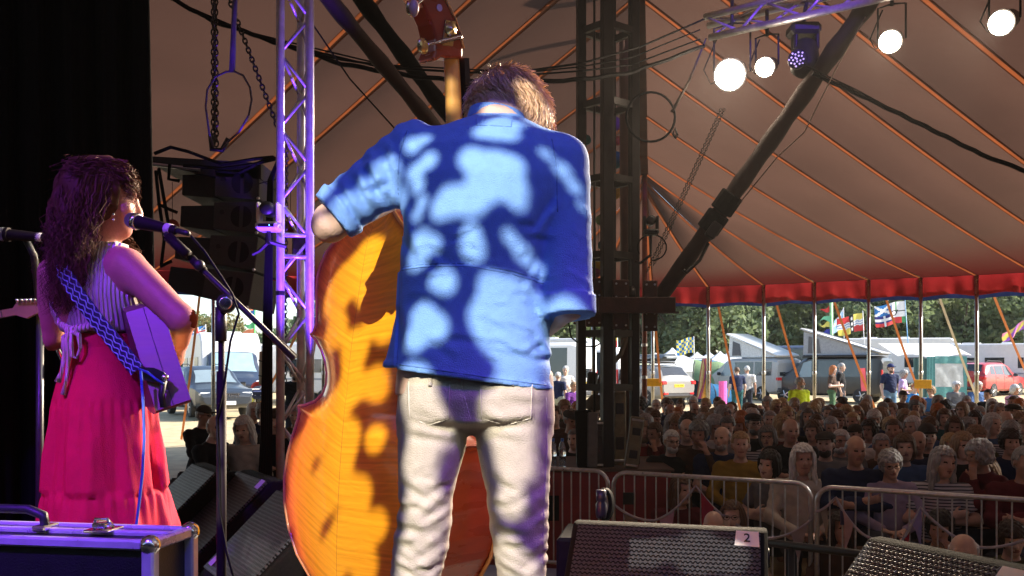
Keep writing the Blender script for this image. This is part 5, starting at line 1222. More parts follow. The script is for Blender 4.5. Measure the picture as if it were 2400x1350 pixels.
# leaning cases, motors and boards on the plinth
motor_m = mat('motor_grey', (.16, .145, .09), .5, .2, .35, 15, .2, 50)
def slab(name, label, cat, p, size, rot, m, details=None):
    t = thing(name, label, cat, p); t.rotation_euler = rot; b = B(); b.box((0, 0, size[2]/2), size, bev=.012); b.build('case', m, t, world=False)
    if details: details(t, size)
    return t
def motor_bits(t, s):
    for z, h in ((.28, .16), (.72, .14)): b = B(); b.box((0, -s[1]/2-.003, s[2]*z), (s[0]*.6, .008, s[2]*h), bev=.003); b.build('panel', black, t, world=False)
    for z in (.06, .94): b = B(); b.box((0, -s[1]/2-.004, s[2]*z), (s[0]*.9, .01, .02), bev=.003); b.build('edge_strip', steel, t, world=False)
def pb(px, D): q = P(px, 1095, D); return V(q.x, q.y, TZ)
slab('chain_motor', 'long pale grey chain motor standing behind the tower front post', 'motor', pb(1452, 8.95), (.13, .12, .78), (R(-3), 0, 0), motor_m, motor_bits)
slab('chain_motor', 'pale grey chain motor leaning against the tower right post', 'motor', pb(1478, 8.65), (.13, .10, .50), (0, R(8), 0), motor_m, motor_bits)
slab('folded_board', 'dark folded board leaning at the tower left post', 'board', pb(1372, 8.7), (.16, .05, .56), (R(-4), R(-2), 0), black_matt)
slab('folded_board', 'grey slim board leaning beside the dark one', 'board', pb(1388, 8.66), (.10, .04, .54), (R(-4), R(1), 0), mat('grey_board', (.10, .10, .095), .6, 0, .3, 12))
slab('folded_board', 'short black case between grey board and front post', 'case', pb(1403, 8.72), (.09, .08, .46), (0, 0, 0), black, motor_bits)
# bottles
water = mat('bottle_plastic', (.85, .9, .95), .06, 0, 0, trans=.9); watercap = mat('blue_cap', (.02, .1, .4), .4)
for px, lab in ((1296, 'clear water bottle nearest the bassist on the red plinth'), (1318, 'clear water bottle next to the black tower boards')):
    q = P(px, 1092, 8.62); t = thing('water_bottle', lab, 'bottle', V(q.x, q.y, TZ), group='water bottles on the plinth')
    b = B(); b.lathe([(.030, 0), (.034, .01), (.034, .05), (.032, .055), (.034, .06), (.034, .10), (.032, .105), (.034, .11), (.034, .19), (.026, .235), (.013, .26), (.013, .275)], n=14); b.build('bottle_body', water, t, True, world=False)
    b = B(); b.lathe([(.0305, .004), (.0315, .012), (.0315, .12)], n=14); b.build('water', mat('water', (.6, .75, .85), .02, 0, 0, trans=1), t, True, world=False)
    b = B(); b.lathe([(.0145, .262), (.0145, .29)], n=10); b.build('cap', watercap, t, world=False)
# paper lanterns
for i, (px, py, r, col_, lab) in enumerate([(1374, 328, 12, (.02, .22, .24), 'teal paper lantern beside the tower left post'), (1440, 290, 17, (.14, .04, .12), 'plum paper lantern high inside the tower'), (1448, 330, 11, (.5, .16, .04), 'small orange paper lantern inside the tower'), (1443, 375, 20, (.02, .20, .24), 'large teal paper lantern inside the tower'), (1441, 450, 17, (.55, .42, .08), 'yellow paper lantern in the tower\'s middle'), (1408, 516, 13, (.25, .38, .22), 'pale green paper lantern beside the tower front post'), (1413, 575, 12, (.05, .18, .2), 'dark teal paper lantern low in the tower'), (1402, 622, 17, (.55, .42, .06), 'yellow paper lantern just above the carriage'), (1396, 636, 15, (.28, .07, .14), 'mauve paper lantern behind the low yellow one'), (404, 530, 16, (.30, .06, .05), 'red paper lantern behind the line array'), (681, 532, 14, (.32, .08, .06), 'red paper lantern behind the truss column')]):
    q = P(px, py, 12.0); t = thing('paper_lantern', lab, 'lantern', q, group='paper lanterns'); R_ = r/FPX*12; b = B()
    prof = [(max(.012, R_*math.sin(math.pi*k/14)*(1-.02*(k % 2))), -R_*math.cos(math.pi*k/14)) for k in range(15)]; b.lathe(prof, n=16); b.build('shade', mat('lantern_paper_%d' % i, col_, .8, 0, .1, 10, transl=(.4,)), t, True, world=False)
    b = B(); b.bar((0, 0, R_), (0, 0, R_+.5), .004, 4); b.build('string', cable_m, t, world=False)
# --- lamp truss with lit lamps
lt0, lt1 = P(1652, 40, 8.9), P(2420, -150, 6.9)
truss('lamp_truss', 'purple lit horizontal lattice truss carrying the stage lamps', lt0, lt1, P(1664, 88, 8.75)-lt0, P(1660, 60, 9.1)-lt0, 'truss', .034, .014, .32)
def par(label, px, py, D, r, tgt, watts, col_, es):
    c = P(px, py, D); d = (tgt-c).normalized(); t = thing('stage_lamp', label, 'lamp', c, group='lit stage lamps')
    b = B(); b.lathe([(r*.55, -r*2.6), (r*.8, -r*2.3), (r*1.02, -r*.2), (r*1.10, 0), (r*1.10, .02), (r*1.0, .02)], c-d*.03, d, 24); b.build('housing', black, t, 'auto')
    b = B(); b.lathe([(r*.05, 0), (r*.97, .001)], c+d*.0, d, 24); b.build('lens', mat('lit_lens_%d' % px, (1, 1, 1), .4, 0, 0, emit=(*col_, es)), t)
    up = V(0, 0, 1); x = d.cross(up).normalized()
    for sx in (-1, 1): b = B(); b.tube([c+x*sx*r*1.2-d*r, c+x*sx*r*1.2-d*r+up*r*3.2, c-d*r+up*r*3.4], .010, 6); b.build('yoke', black, t, True)
    b = B(); b.tube([c-d*r*1.8, c-d*r*2+x*r*1.6-up*r*.6, c-d*r+x*r*1.9+up*r*.5, c-d*r+x*r*.8+up*r*3.0], .007, 5); b.build('power_cable', cable_m, t, True)
    b = B(); b.bar(c-d*r+up*r*3.2, c-d*r+up*(r*3.2+.25), .018, 8); b.build('clamp', black, t, True)
    ld = bpy.data.lights.new('lamp_beam', 'SPOT'); ld.energy = watts; ld.color = col_; ld.spot_size = R(36); ld.spot_blend = .6; ld.shadow_soft_size = r*.8
    lo = bpy.data.objects.new('lamp_beam', ld); C.objects.link(lo); lo.location = d*.05; lo.rotation_euler = (-d).to_track_quat('Z', 'Y').to_euler(); lo.parent = t
WARM = (1.0, .80, .58)
LAMPK = 2.6
par('brightest lit lamp, dazzling white, at the left end of the lamp truss', 1710, 176, 8.6, .145, V(-.6, 2.4, 2.1), 700*LAMPK, WARM, 60)
par('lit round lamp just right of the brightest one', 1792, 158, 8.5, .090, V(-1.2, 2.6, 2.0), 350*LAMPK, WARM, 25)
par('lit round lamp in the middle, right of the moving head', 2086, 98, 7.7, .094, V(-.2, 2.2, 2.0), 400*LAMPK, WARM, 25)
par('lit round lamp at the far right corner', 2346, 54, 7.0, .094, V(-.6, 2.6, 2.0), 400*LAMPK, WARM, 25)
mh = thing('moving_head', 'black moving head lamp with honeycomb lens hanging unlit from the truss', 'moving head lamp', P(1883, 70, 8.3))
b = B(); b.box(P(1883, 72, 8.3), (.28, .22, .11), bev=.03); b.build('base', black, mh)
for sx in (1862, 1912): b = B(); b.box(P(sx, 95, 8.3), (.04, .12, .20), bev=.015); b.build('arm', black, mh)
b = B(); b.lathe([(.09, -.12), (.12, -.08), (.13, .06), (.125, .16), (.09, .20)], P(1886, 128, 8.3), V(-.12, -.35, -1), 20); b.build('head', black, mh, True)
b = B(); q = P(1868, 138, 8.16); d = V(-.55, -.8, -.1).normalized(); b.lathe([(.01, .0), (.085, .002), (.092, -.02)], q, d, 18); b.build('lens', mat('moving_head_lens', (.02, .015, .05), .1), mh, True)
x, y, _ = frame(d)
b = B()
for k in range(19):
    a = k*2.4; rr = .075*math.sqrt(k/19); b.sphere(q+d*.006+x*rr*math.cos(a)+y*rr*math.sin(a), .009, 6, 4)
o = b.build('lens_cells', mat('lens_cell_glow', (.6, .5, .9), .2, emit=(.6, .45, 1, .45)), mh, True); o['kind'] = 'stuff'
b = B(); b.bar(P(1883, 55, 8.3), P(1890, 5, 8.2), .02, 8); b.build('clamp', black, mh)
# wire rope ring right of tower
t = thing('wire_ring', 'black wire rope ring hanging right of the tower', 'sling', P(1525, 275, 8.7)); b = B()
b.tube([P(1525+57*math.cos(a), 274+58*math.sin(a), 8.7) for a in [k*2*math.pi/28 for k in range(28)]], .012, 6, True); b.build('ring', cable_m, t, True)
b = B(); b.tube([P(1575, 262, 8.7), P(1615, 190, 8.75), P(1655, 90, 8.8)], [.018, .012, .008], 6); b.build('hanger', mat('hanger_rope', (.10, .08, .075), .8), t, True)
b = B(); b.tube([P(1585, 325, 8.7), P(1577, 315, 8.7), P(1582, 300, 8.7), P(1588, 318, 8.7)], .012, 6); b.build('shackle', black, t, True)
# ================================================================== stage drape
b = B()
def drape(u, v):
    px = -520+ (330+48*(1-v)+520)*u; D = 3.75+.05*math.sin(u*62)+.02*math.sin(u*149+1)
    p = P(px, 0, D); return V(p.x+(.0 if u < 1 else 0), D, STZ+.01+v*4.4)
b.grid(drape, 150, 6); tag(b.build('stage_drape', mat('black_wool_serge', (.0035, .0035, .0045), .95, 0, .2, 40, .2, 200, spec=.1), smooth=True), 'tall black stage drape hanging behind the guitarist', 'drape')
# ================================================================== crowd barriers with bunting
gal = mat('barrier_galvanised', (.50, .50, .51), .32, .7, .2, 30)
def barrier(label, a, c_, h=1.05, nb=16, foot=True):
    t = thing('crowd_barrier', label, 'barrier', V(a.x, a.y, 0), group='steel crowd barriers'); d = (c_-a); L = d.length; d.normalize(); r = .12
    pts = [a+V(0, 0, .12)]; pts.append(a+V(0, 0, h-r))
    for k in range(1, 6): q = math.pi/2*k/6; pts.append(a+d*(r*(1-math.cos(q)))+V(0, 0, h-r+r*math.sin(q)))
    pts.append(a+d*r+V(0, 0, h)); pts.append(c_-d*r+V(0, 0, h))
    for k in range(1, 6): q = math.pi/2*k/6; pts.append(c_-d*(r*(1-math.sin(q)))+V(0, 0, h-r+r*math.cos(q)))
    pts.append(c_+V(0, 0, h-r)); pts.append(c_+V(0, 0, .12))
    b = B(); b.tube(pts, .019, 10); b.build('frame', gal, t, True)
    b = B(); b.bar(a+V(0, 0, .2), c_+V(0, 0, .2), .017, 8); b.build('lower_rail', gal, t, True)
    bm = None
    for k in range(1, nb):
        p = a.lerp(c_, k/nb)
        if bm is None:
            q = B(); q.bar(V(0, 0, 0), V(0, 0, h-.2), .0065, 6); bm = bpy.data.meshes.new('bar'); bm.from_pydata(q.v, [], q.f); bm.materials.append(gal)
        o = link_mesh('bar', bm, None, t); o.location = V(p.x, p.y, .2)-t.location
    for p in (a.lerp(c_, .12), a.lerp(c_, .88)):
        n = V(-d.y, d.x, 0); b = B(); b.tube([p+n*.3+V(0, 0, .02), p+n*.25+V(0, 0, .04), p+V(0, 0, .2), p-n*.25+V(0, 0, .04), p-n*.3+V(0, 0, .02)], .016, 6); b.build('foot', gal, t, True)
    return t
def topD(px, py, z=1.05): D = (CAMZ-z)*FPX/(py-HORY); return V((px-1200)/FPX*D, D, 0)
bar1 = (topD(1120, 1088), topD(1425, 1105)); bar2 = (topD(1438, 1106), topD(1900, 1134)); bar3 = (topD(1915, 1140), topD(2560, 1182))
barrier('steel crowd barrier partly hidden behind the bassist\'s leg', *bar1, nb=15)
t2 = barrier('steel crowd barrier in the middle below the mustard top', *bar2, nb=17)
t3 = barrier('steel crowd barrier at the right with bunting below the striped top', *bar3, nb=19)
for tt, bb, f, col_ in ((t2, bar2, .085, (.012, .012, .013)), (t3, bar3, .12, (.06, .05, .12))):
    p = bb[0].lerp(bb[1], f); b = B(); b.box(p+V(0, -.02, .83), (.105, .006, .105)); b.build('badge', paint, tt, color=col_)
def bunting(label, pts, flags):
    t = thing('bunting', label, 'bunting', V(pts[0].x, pts[0].y, 0)); pp = []
    for a, c_ in zip(pts, pts[1:]):
        for k in range(8): f = k/8; pp.append(a.lerp(c_, f)-V(0, 0, (a-c_).length*.10*4*f*(1-f)))
    pp.append(pts[-1]); b = B(); b.tube(pp, .011, 6); b.build('tape', cloth, t, True, (.40, .36, .40))
    for i, col_, tw_ in flags:
        a = pp[i]; c_ = pp[min(len(pp)-1, i+3)]; mid = (a+c_)/2; tip = mid+V(tw_*.08, -.03+tw_*.05, -.26); b = B()
        b.grid(lambda u, v: a.lerp(c_, v).lerp(tip, u)+V(0, .02*math.sin(u*4+i), 0), 5, 4); b.build('pennant', cloth, t, True, col_)
def on(bb, f, z): p = bb[0].lerp(bb[1], f); return p+V(0, -.035, z)
bunting('cord bunting with pink and plum pennants on the middle barrier', [on(bar2, -.01, .78), on(bar2, .22, .66), on(bar2, .44, .98), on(bar2, .62, .72), on(bar2, .80, .60), on(bar2, 1.0, .78)], [(2, (.20, .15, .12), .3), (9, (.40, .22, .30), .2), (17, (.30, .03, .06), -.6), (26, (.22, .10, .30), .1), (36, (.30, .25, .25), 0)])
bunting('cord bunting with pale and red pennants on the right barrier', [on(bar3, -.01, .86), on(bar3, .07, .98), on(bar3, .18, .72), on(bar3, .32, .68), on(bar3, .40, .95), on(bar3, .62, .7), on(bar3, .9, .95)], [(2, (.28, .22, .16), .0), (10, (.42, .26, .24), -.4), (26, (.34, .03, .05), -.5), (29, (.24, .20, .40), .6)])
# black rail along the stage front
t = thing('stage_rail', 'black handrail pipe along the stage front before the barriers', 'rail', V(1.5, 5.1, 0)); a, c_ = P(1800, 1272, 5.15), P(2460, 1352, 4.2); b = B(); b.bar(a, c_, .022, 10); b.build('rail', black, t, True)
for f in (.1, .9): q = a.lerp(c_, f); b = B(); b.bar(V(q.x, q.y, 0), q, .02, 8); b.build('post', black, t, True)
# ================================================================== floor monitors
grille_m = mat('perforated_grille', (.03, .032, .036), .42, .4, .1, 40)
def _gr():
    N, L = nodes_of(grille_m); p = N['Principled BSDF']; tc = N.new('ShaderNodeTexCoord'); mp = N.new('ShaderNodeMapping'); mp.inputs['Scale'].default_value = (58, 58, 58); L.new(tc.outputs['UV'], mp.inputs[0])
    vo = N.new('ShaderNodeTexVoronoi'); vo.voronoi_dimensions = '2D'; vo.inputs['Randomness'].default_value = 0.0; vo.inputs['Scale'].default_value = 1
    sp = N.new('ShaderNodeSeparateXYZ'); L.new(mp.outputs[0], sp.inputs[0])
    fl = N.new('ShaderNodeMath'); fl.operation = 'FLOOR'; L.new(sp.outputs[1], fl.inputs[0]); md = N.new('ShaderNodeMath'); md.operation = 'MULTIPLY_ADD'; md.inputs[1].default_value = .5; L.new(fl.outputs[0], md.inputs[0]); L.new(sp.outputs[0], md.inputs[2])
    cb = N.new('ShaderNodeCombineXYZ'); L.new(md.outputs[0], cb.inputs[0]); L.new(sp.outputs[1], cb.inputs[1]); L.new(cb.outputs[0], vo.inputs['Vector'])
    rp = N.new('ShaderNodeMapRange'); rp.inputs['From Min'].default_value = .30; rp.inputs['From Max'].default_value = .40; L.new(vo.outputs['Distance'], rp.inputs[0])
    mx = N.new('ShaderNodeMix'); mx.data_type = 'RGBA'; L.new(rp.outputs[0], mx.inputs[0]); mx.inputs[6].default_value = (.001, .001, .001, 1); mx.inputs[7].default_value = (.085, .09, .10, 1); L.new(mx.outputs[2], p.inputs['Base Color'])
    bp = N.new('ShaderNodeBump'); bp.inputs['Strength'].default_value = .8; bp.inputs['Distance'].default_value = .004; L.new(rp.outputs[0], bp.inputs['Height']); L.new(bp.outputs[0], p.inputs['Normal'])
_gr()
cabinet_m = mat('textured_cabinet', (.016, .016, .016), .7, 0, .3, 120, .8, 500, spec=.06)
def wedge(label, pos, rz, W=.70, tape=None, h=.43, dep=.52):
    """the grille faces local -Y and up; origin on the floor under the middle"""
    t = thing('floor_monitor', label, 'monitor speaker', pos, rz, 'wedge floor monitors')
    prof = [(.20, 0), (.30, .10), (.26, .30), (.10, h), (.04, h), (-dep+.18, .07), (-dep+.20, 0)]
    b = B(); b.prism([(p[0], p[1]) for p in prof], V(-W/2, 0, 0), V(0, 1, 0), V(0, 0, 1), V(W, 0, 0)); o = b.build('cabinet', cabinet_m, t, world=False)
    md = o.modifiers.new('bevel', 'BEVEL'); md.width = .012; md.segments = 2
    a0, a1 = V(-W/2+.025, .03, h), V(-W/2+.025, -dep+.19, .085); n = V(0, -(h-.07), -(dep-.14)).cross(V(1, 0, 0)); n = V(0, -1, 1.2).normalized()
    up = (a0-a1); n = V(1, 0, 0).cross(up).normalized(); n = n if n.z > 0 else -n
    g0, g1 = a0.lerp(a1, .03)+n*.010, a0.lerp(a1, .97)+n*.010
    me = bpy.data.meshes.new('grille'); w_ = W-.05
    vs = [g1, g1+V(w_, 0, 0), g0+V(w_, 0, 0), g0]; vs += [v-n*.012 for v in vs]
    me.from_pydata([tuple(v) for v in vs], [], [(0, 1, 2, 3), (0, 4, 5, 1), (1, 5, 6, 2), (2, 6, 7, 3), (3, 7, 4, 0)]); me.materials.append(grille_m)
    uv = me.uv_layers.new(); L_ = up.length
    for poly in me.polygons:
        for li in poly.loop_indices:
            v = me.vertices[me.loops[li].vertex_index].co; uv.data[li].uv = ((v.x+W/2)*1.0, (v-g1).dot(up.normalized()))
    link_mesh('grille', me, None, t)
    for sx in (-1, 1):
        b = B(); b.lathe([(.012, .002), (.030, .006), (.034, .0)], V(sx*(W/2+.001), .06, h-.10), (sx, 0, 0), 14); b.build('pole_socket', black, t, True, world=False)
    if tape:
        q = g0.lerp(g1, tape.get('v', .08))+V(w_*tape.get('u', .9), 0, 0)+n*.004; x, y = V(1, 0, 0), up.normalized(); s = tape.get('s', .085)
        b = B(); b.add([q-x*s*.62-y*s*.45, q+x*s*.62-y*s*.5, q+x*s*.58+y*s*.45, q-x*s*.55+y*s*.48], [(0, 1, 2, 3)]); o = b.build('tape_label', mat('white_gaffer', (.7, .7, .68), .7, 0, .08, 20), t, world=False)
        if tape.get('t'):
            me = text_mesh(tape['t'], .05); tx = link_mesh('handwriting', me, ink, t); M_ = Matrix((x, y, n)).transposed().to_4x4(); M_.translation = q+n*.002; tx.matrix_local = M_
    return t
def floor_at(px, py, ztop): D = (CAMZ-STZ-ztop)*FPX/(py-HORY); return V((px-1200)/FPX*D, D, STZ)
q = floor_at(1558, 1232, .43); wedge('black wedge monitor with white tape numbered two at the front centre', V(q.x, q.y-.04, STZ), R(-15), .70, dict(t='2', u=.93, v=.07, s=.068))
q = floor_at(2125, 1298, .43); wedge('black wedge monitor with violet tape at the front right corner', V(q.x+.12, q.y-.05, STZ), R(-62), .70, dict(u=.80, v=.08, s=.085))
q = floor_at(470, 1096, .43); wedge('rear wedge monitor beside the guitarist\'s red skirt', V(q.x, q.y, STZ), R(-58), .60, None)
q = floor_at(590, 1112, .43); wedge('middle wedge monitor at the foot of the truss column', V(q.x, q.y-.05, STZ), R(-58), .60, dict(u=.92, v=.06, s=.06))
q = floor_at(690, 1165, .43); wedge('front wedge monitor close behind the double bass', V(q.x, q.y, STZ), R(-58), .64, dict(u=.1, v=.9, s=.05))
t = thing('stage_box', 'flat black box with handle behind the numbered monitor', 'stage box', V(.42, 4.15, STZ)); b = B(); b.box(V(.40, 4.2, STZ+.12), (.34, .4, .24), (0, 0, R(-10)), .015); b.build('box', black_matt, t); b = B(); b.box(V(.40, 4.1, STZ+.243), (.12, .05, .008)); b.build('recess', black_matt, t)
t = thing('cable_coil', 'upright coil of black cable with plug on the stage box', 'cable', P(1415, 1210, 3.9)); b = B()
for k in range(4): b.tube([P(1416+15*math.cos(a)+k*1.5, 1182+34*math.sin(a), 3.9+.012*k) for a in [i*2*math.pi/18 for i in range(18)]], .010, 6, True)
o = b.build('coil', cable_m, t, True); b = B(); b.lathe([(.02, 0), (.024, .02), (.024, .06), (.018, .07), (.022, .08), (.022, .12)], P(1409, 1214, 3.85), n=12); b.build('plug', mat('blue_black_plug', (.02, .02, .05), .3), t, True)
# floor cables
for i in range(7):
    b = B(); y0_ = 4.35+i*.05; b.tube([V(-1.95+.05*i+.22*k, y0_+.07*math.sin(k*1.3+i), STZ+.012) for k in range(7)], .008, 6); tag(b.build('floor_cable', cable_m, smooth=True), f'{ordw[i]} black cable lying on the stage floor by the case', 'cable', 'cables on the stage floor')

# folding chairs on the left side of the tent
def folding_chair(label, px, D, rz):
    t = thing('folding_chair', label, 'chair', PG(px, D), R(rz), 'black folding chairs')
    for sx in (-1, 1):
        b = B(); b.tube([V(sx*.20, .22, 0), V(sx*.20, -.08, .45), V(sx*.20, -.24, .80)], .012, 6); b.build('back_leg', black, t, True, world=False)
        b = B(); b.bar(V(sx*.19, -.20, 0), V(sx*.19, .16, .46), .012, 6); b.build('front_leg', black, t, True, world=False)
    b = B(); b.box((0, .05, .45), (.38, .36, .025), bev=.01); b.build('seat', black, t, world=False)
    b = B(); b.grid(lambda u, v: V(-.20+.40*u, -.16-.09*v-.03*math.sin(math.pi*u), .62+.20*v), 8, 3); b.build('backrest', black, t, True, world=False)
for i, (px, D, rz) in enumerate([(400, 9.0, 160), (425, 9.6, 165), (452, 9.2, 150), (515, 8.6, 170), (560, 8.4, 165), (596, 8.8, 190), (640, 9.2, 185), (535, 9.6, 160), (428, 8.3, 150)]):
    folding_chair(f'{ordw[i]} empty black folding chair from the red skirt on the left', px, D, rz)
# ================================================================== bassist
def creases(m, scale, strength, stretch):
    N, L = nodes_of(m); p = N['Principled BSDF']; tc = N.new('ShaderNodeTexCoord'); mp = N.new('ShaderNodeMapping'); mp.inputs['Scale'].default_value = stretch; L.new(tc.outputs['Object'], mp.inputs[0])
    nz = N.new('ShaderNodeTexNoise'); nz.noise_type = 'RIDGED_MULTIFRACTAL'; nz.inputs['Scale'].default_value = scale; nz.inputs['Detail'].default_value = 3; nz.inputs['Distortion'].default_value = 1.2; L.new(mp.outputs[0], nz.inputs['Vector'])
    bp_ = N.new('ShaderNodeBump'); bp_.inputs['Strength'].default_value = strength; bp_.inputs['Distance'].default_value = .006; L.new(nz.outputs[0], bp_.inputs['Height'])
    if p.inputs['Normal'].links: L.new(p.inputs['Normal'].links[0].from_socket, bp_.inputs['Normal'])
    L.new(bp_.outputs[0], p.inputs['Normal'])
MD = 1.95
def mx(px, D=MD): return (px-1200)/FPX*D
def mz(py, D=MD): return CAMZ-(py-HORY)/FPX*D
def s_loft(X, Y, Z, rows, D=MD, p=2.0, sharp=None):
    """rows: (py, x left px, x right px, half depth, y centre), stacked by height"""
    rows = sorted(rows, key=lambda r: -r[0]); zs = [mz(r[0], D) for r in rows]
    cx = np.interp(Z, zs, [(mx(r[1], D)+mx(r[2], D))/2 for r in rows]); w_ = np.interp(Z, zs, [(mx(r[2], D)-mx(r[1], D))/2 for r in rows])
    dp = np.interp(Z, zs, [r[3] for r in rows]); cy = np.interp(Z, zs, [r[4] for r in rows])
    a = np.abs((X-cx)/w_); c = np.abs((Y-cy)/dp)
    k = (a**p+c**p)**(1/p); return np.maximum((k-1)*np.minimum(w_, dp), np.maximum(zs[0]-Z, Z-zs[-1]))
def strokes(X, Y, Z, lst, D=MD):
    """cloth creases: each (px0, py0, px1, py1, amp, width) is a groove with a raised lip below, on the side towards the camera"""
    out = np.zeros_like(X)
    for x0, y0, x1, y1, amp, wd in lst:
        a = np.array([mx(x0, D), mz(y0, D)]); b_ = np.array([mx(x1, D), mz(y1, D)]); d = b_-a; L2 = max(d.dot(d), 1e-9)
        t = ((X-a[0])*d[0]+(Z-a[1])*d[1])/L2; tc = np.clip(t, 0, 1)
        ex, ez = X-a[0]-tc*d[0], Z-a[1]-tc*d[1]; L = math.sqrt(L2); s = (ex*-d[1]+ez*d[0])/L; r2 = ex*ex+ez*ez
        fade = np.clip(1-np.abs(2*tc-1)**3, 0, 1)
        out += amp*fade*(np.exp(-r2/wd**2)-.8*np.exp(-((s-1.6*wd)**2+(ex*d[0]/L+ez*d[1]/L)**2)/wd**2))
    return out
pm = thing('person', 'bassist in blue shirt and beige jeans seen from behind, head bowed', 'person', V(mx(1110), MD, STZ))
SHIRT = [(262, 1108, 1222, .058, 2.0), (290, 1045, 1262, .085, 1.985), (320, 985, 1312, .10, 1.965), (360, 955, 1338, .11, 1.95), (430, 942, 1338, .118, 1.94), (520, 940, 1318, .12, 1.94), (620, 938, 1292, .12, 1.95), (720, 930, 1284, .12, 1.95), (800, 917, 1286, .125, 1.95), (870, 898, 1290, .13, 1.95), (950, 890, 1298, .13, 1.95)]
SLv, ELv, WLv = P(972, 355, 1.95), P(785, 505, 1.93), P(1010, 420, 2.28)
SRv, ERv, WRv = P(1312, 385, 1.95), P(1330, 700, 1.90), P(1215, 815, 2.16)
rs2 = np.random.RandomState(5)
shirt_f = [(1290, 520, 1262, 700, .008, .012), (1300, 470, 1240, 560, .006, .010), (1265, 600, 1215, 690, .004, .009), (960, 560, 985, 640, .004, .010), (945, 500, 960, 600, .006, .010), (1120, 820, 1280, 850, .004, .009), (1060, 800, 1200, 815, .003, .008), (1240, 780, 1290, 860, .004, .009), (940, 720, 950, 840, .006, .012), (1180, 320, 1260, 360, .003, .010), (1000, 800, 1080, 850, .003, .010), (1230, 690, 1280, 760, .004, .008), (1100, 700, 1130, 830, .0025, .012), (1030, 680, 1050, 800, .002, .010)]
for k in range(26): x, y = rs2.uniform(960, 1270), rs2.uniform(540, 860); a = rs2.uniform(-.6, .6); L = rs2.uniform(25, 80); shirt_f.append((x, y, x+L*math.cos(a), y+L*math.sin(a), rs2.uniform(.0015, .0035), rs2.uniform(.005, .009)))
arm_f = [(905, 345, 930, 470, .007, .010), (860, 395, 900, 480, .008, .009), (880, 380, 840, 400, .006, .008), (835, 420, 870, 500, .007, .009), (800, 440, 850, 530, .006, .008), (935, 370, 900, 400, .004, .008), (860, 470, 925, 440, .006, .008), (790, 460, 830, 545, .005, .006)]
arm_r = [(1310, 480, 1365, 520, .004, .009), (1320, 560, 1372, 590, .004, .009), (1312, 620, 1370, 640, .005, .009), (1305, 650, 1370, 690, .005, .009), (1340, 420, 1365, 500, .003, .009), (1315, 520, 1330, 600, .004, .010)]
def shirt_sdf(X, Y, Z):
    d = s_loft(X, Y, Z, SHIRT, p=2.3)
    d = d+strokes(X, Y, Z, shirt_f)
    aL = s_cap(X, Y, Z, SLv, SLv.lerp(ELv, 1.1), .066, .053)+strokes(X, Y, Z, arm_f)+.003*np.sin(Z*90+X*60)*np.sin(X*70-Y*40)
    n = (ELv-SLv).normalized(); c = SLv.lerp(ELv, 1.02); cut = (X-c.x)*n.x+(Y-c.y)*n.y+(Z-c.z)*n.z
    c2 = SLv.lerp(ELv, .88); q = (X-c2.x)*n.x+(Y-c2.y)*n.y+(Z-c2.z)*n.z; aL = aL-.007*((q > 0) & (cut < 0))*1.0
    aL = np.maximum(aL, cut)
    aR = s_cap(X, Y, Z, SRv, ERv, .064, .053)+strokes(X, Y, Z, arm_r)+.002*np.sin(Z*80+X*30)
    n = (ERv-SRv).normalized(); c = SRv.lerp(ERv, 1.13); cut = (X-c.x)*n.x+(Y-c.y)*n.y+(Z-c.z)*n.z; c2 = SRv.lerp(ERv, .99); q = (X-c2.x)*n.x+(Y-c2.y)*n.y+(Z-c2.z)*n.z
    fr = s_cap(X, Y, Z, SRv, SRv.lerp(ERv, 1.2), .064, .052); aR = np.minimum(aR, fr)-.006*((q > 0) & (cut < 0)); aR = np.maximum(aR, cut)
    d = smin(d, aL, .035); d = smin(d, aR, .022)
    # collar band, yoke seam, label patch, side seam
    d = smin(d, np.maximum(s_cap(X, Y, Z, P(1095, 290, 1.985), P(1228, 285, 2.0), .05, .05), Z-mz(258)), .02) if False else d
    back = Y < 1.95
    for (xa, ya, xb, yb) in ((935, 632, 1110, 632), (1110, 632, 1285, 668)): 
        a = np.array([mx(xa), mz(ya)]); b_ = np.array([mx(xb), mz(yb)]); dd = b_-a; t = np.clip(((X-a[0])*dd[0]+(Z-a[1])*dd[1])/dd.dot(dd), 0, 1); r = np.hypot(X-a[0]-t*dd[0], Z-a[1]-t*dd[1]); d = d+np.where(back, .0025*np.exp(-(r/.004)**2), 0)
    zz = Z-mz(636)-(X-mx(1110))*-.10*(X > mx(1110)); d = d-np.where(back & (zz < 0) & (X > mx(930)) & (X < mx(1290)), .0018, 0)
    r = np.abs(X-(mx(942)-.0*Z)); d = d+np.where(back & (Z < mz(420)) & (Z > mz(870)), .003*np.exp(-(r/.004)**2), 0)
    lab = (np.abs(X-mx(1158)) < .040) & (np.abs(Z-mz(305)) < .013) & back; d = d-np.where(lab, .0012, 0)
    hem = mz(866)+(X-mx(940))*(mz(915)-mz(866))/(mx(1295)-mx(940)); hem = np.where(X < mx(940), mz(862), hem)
    d = d-np.where((Z-hem < .014) & (Z > hem), .0022, 0)
    d = np.maximum(d, hem-Z)
    neckz = mz(258)+.35*(np.abs(X-mx(1165)))*-1.0+.30*(Y-1.99)*0; return np.maximum(d, Z-(mz(262)-.10*(X-mx(1165))))
shirt_m = mat('blue_linen_shirt', (.18, .36, .74), .8, 0, .07, 60, .5, 420, spec=.25)
creases(shirt_m, 7, .28, (1.6, 1, .7))
me = sdf_mesh('shirt', shirt_sdf, (-.52, 1.70, mz(935)), (.24, 2.16, mz(250)), .0048); o = link_mesh('shirt', me, shirt_m, pm)
for v in [pm.location]: me.transform(Matrix.Translation(-v))
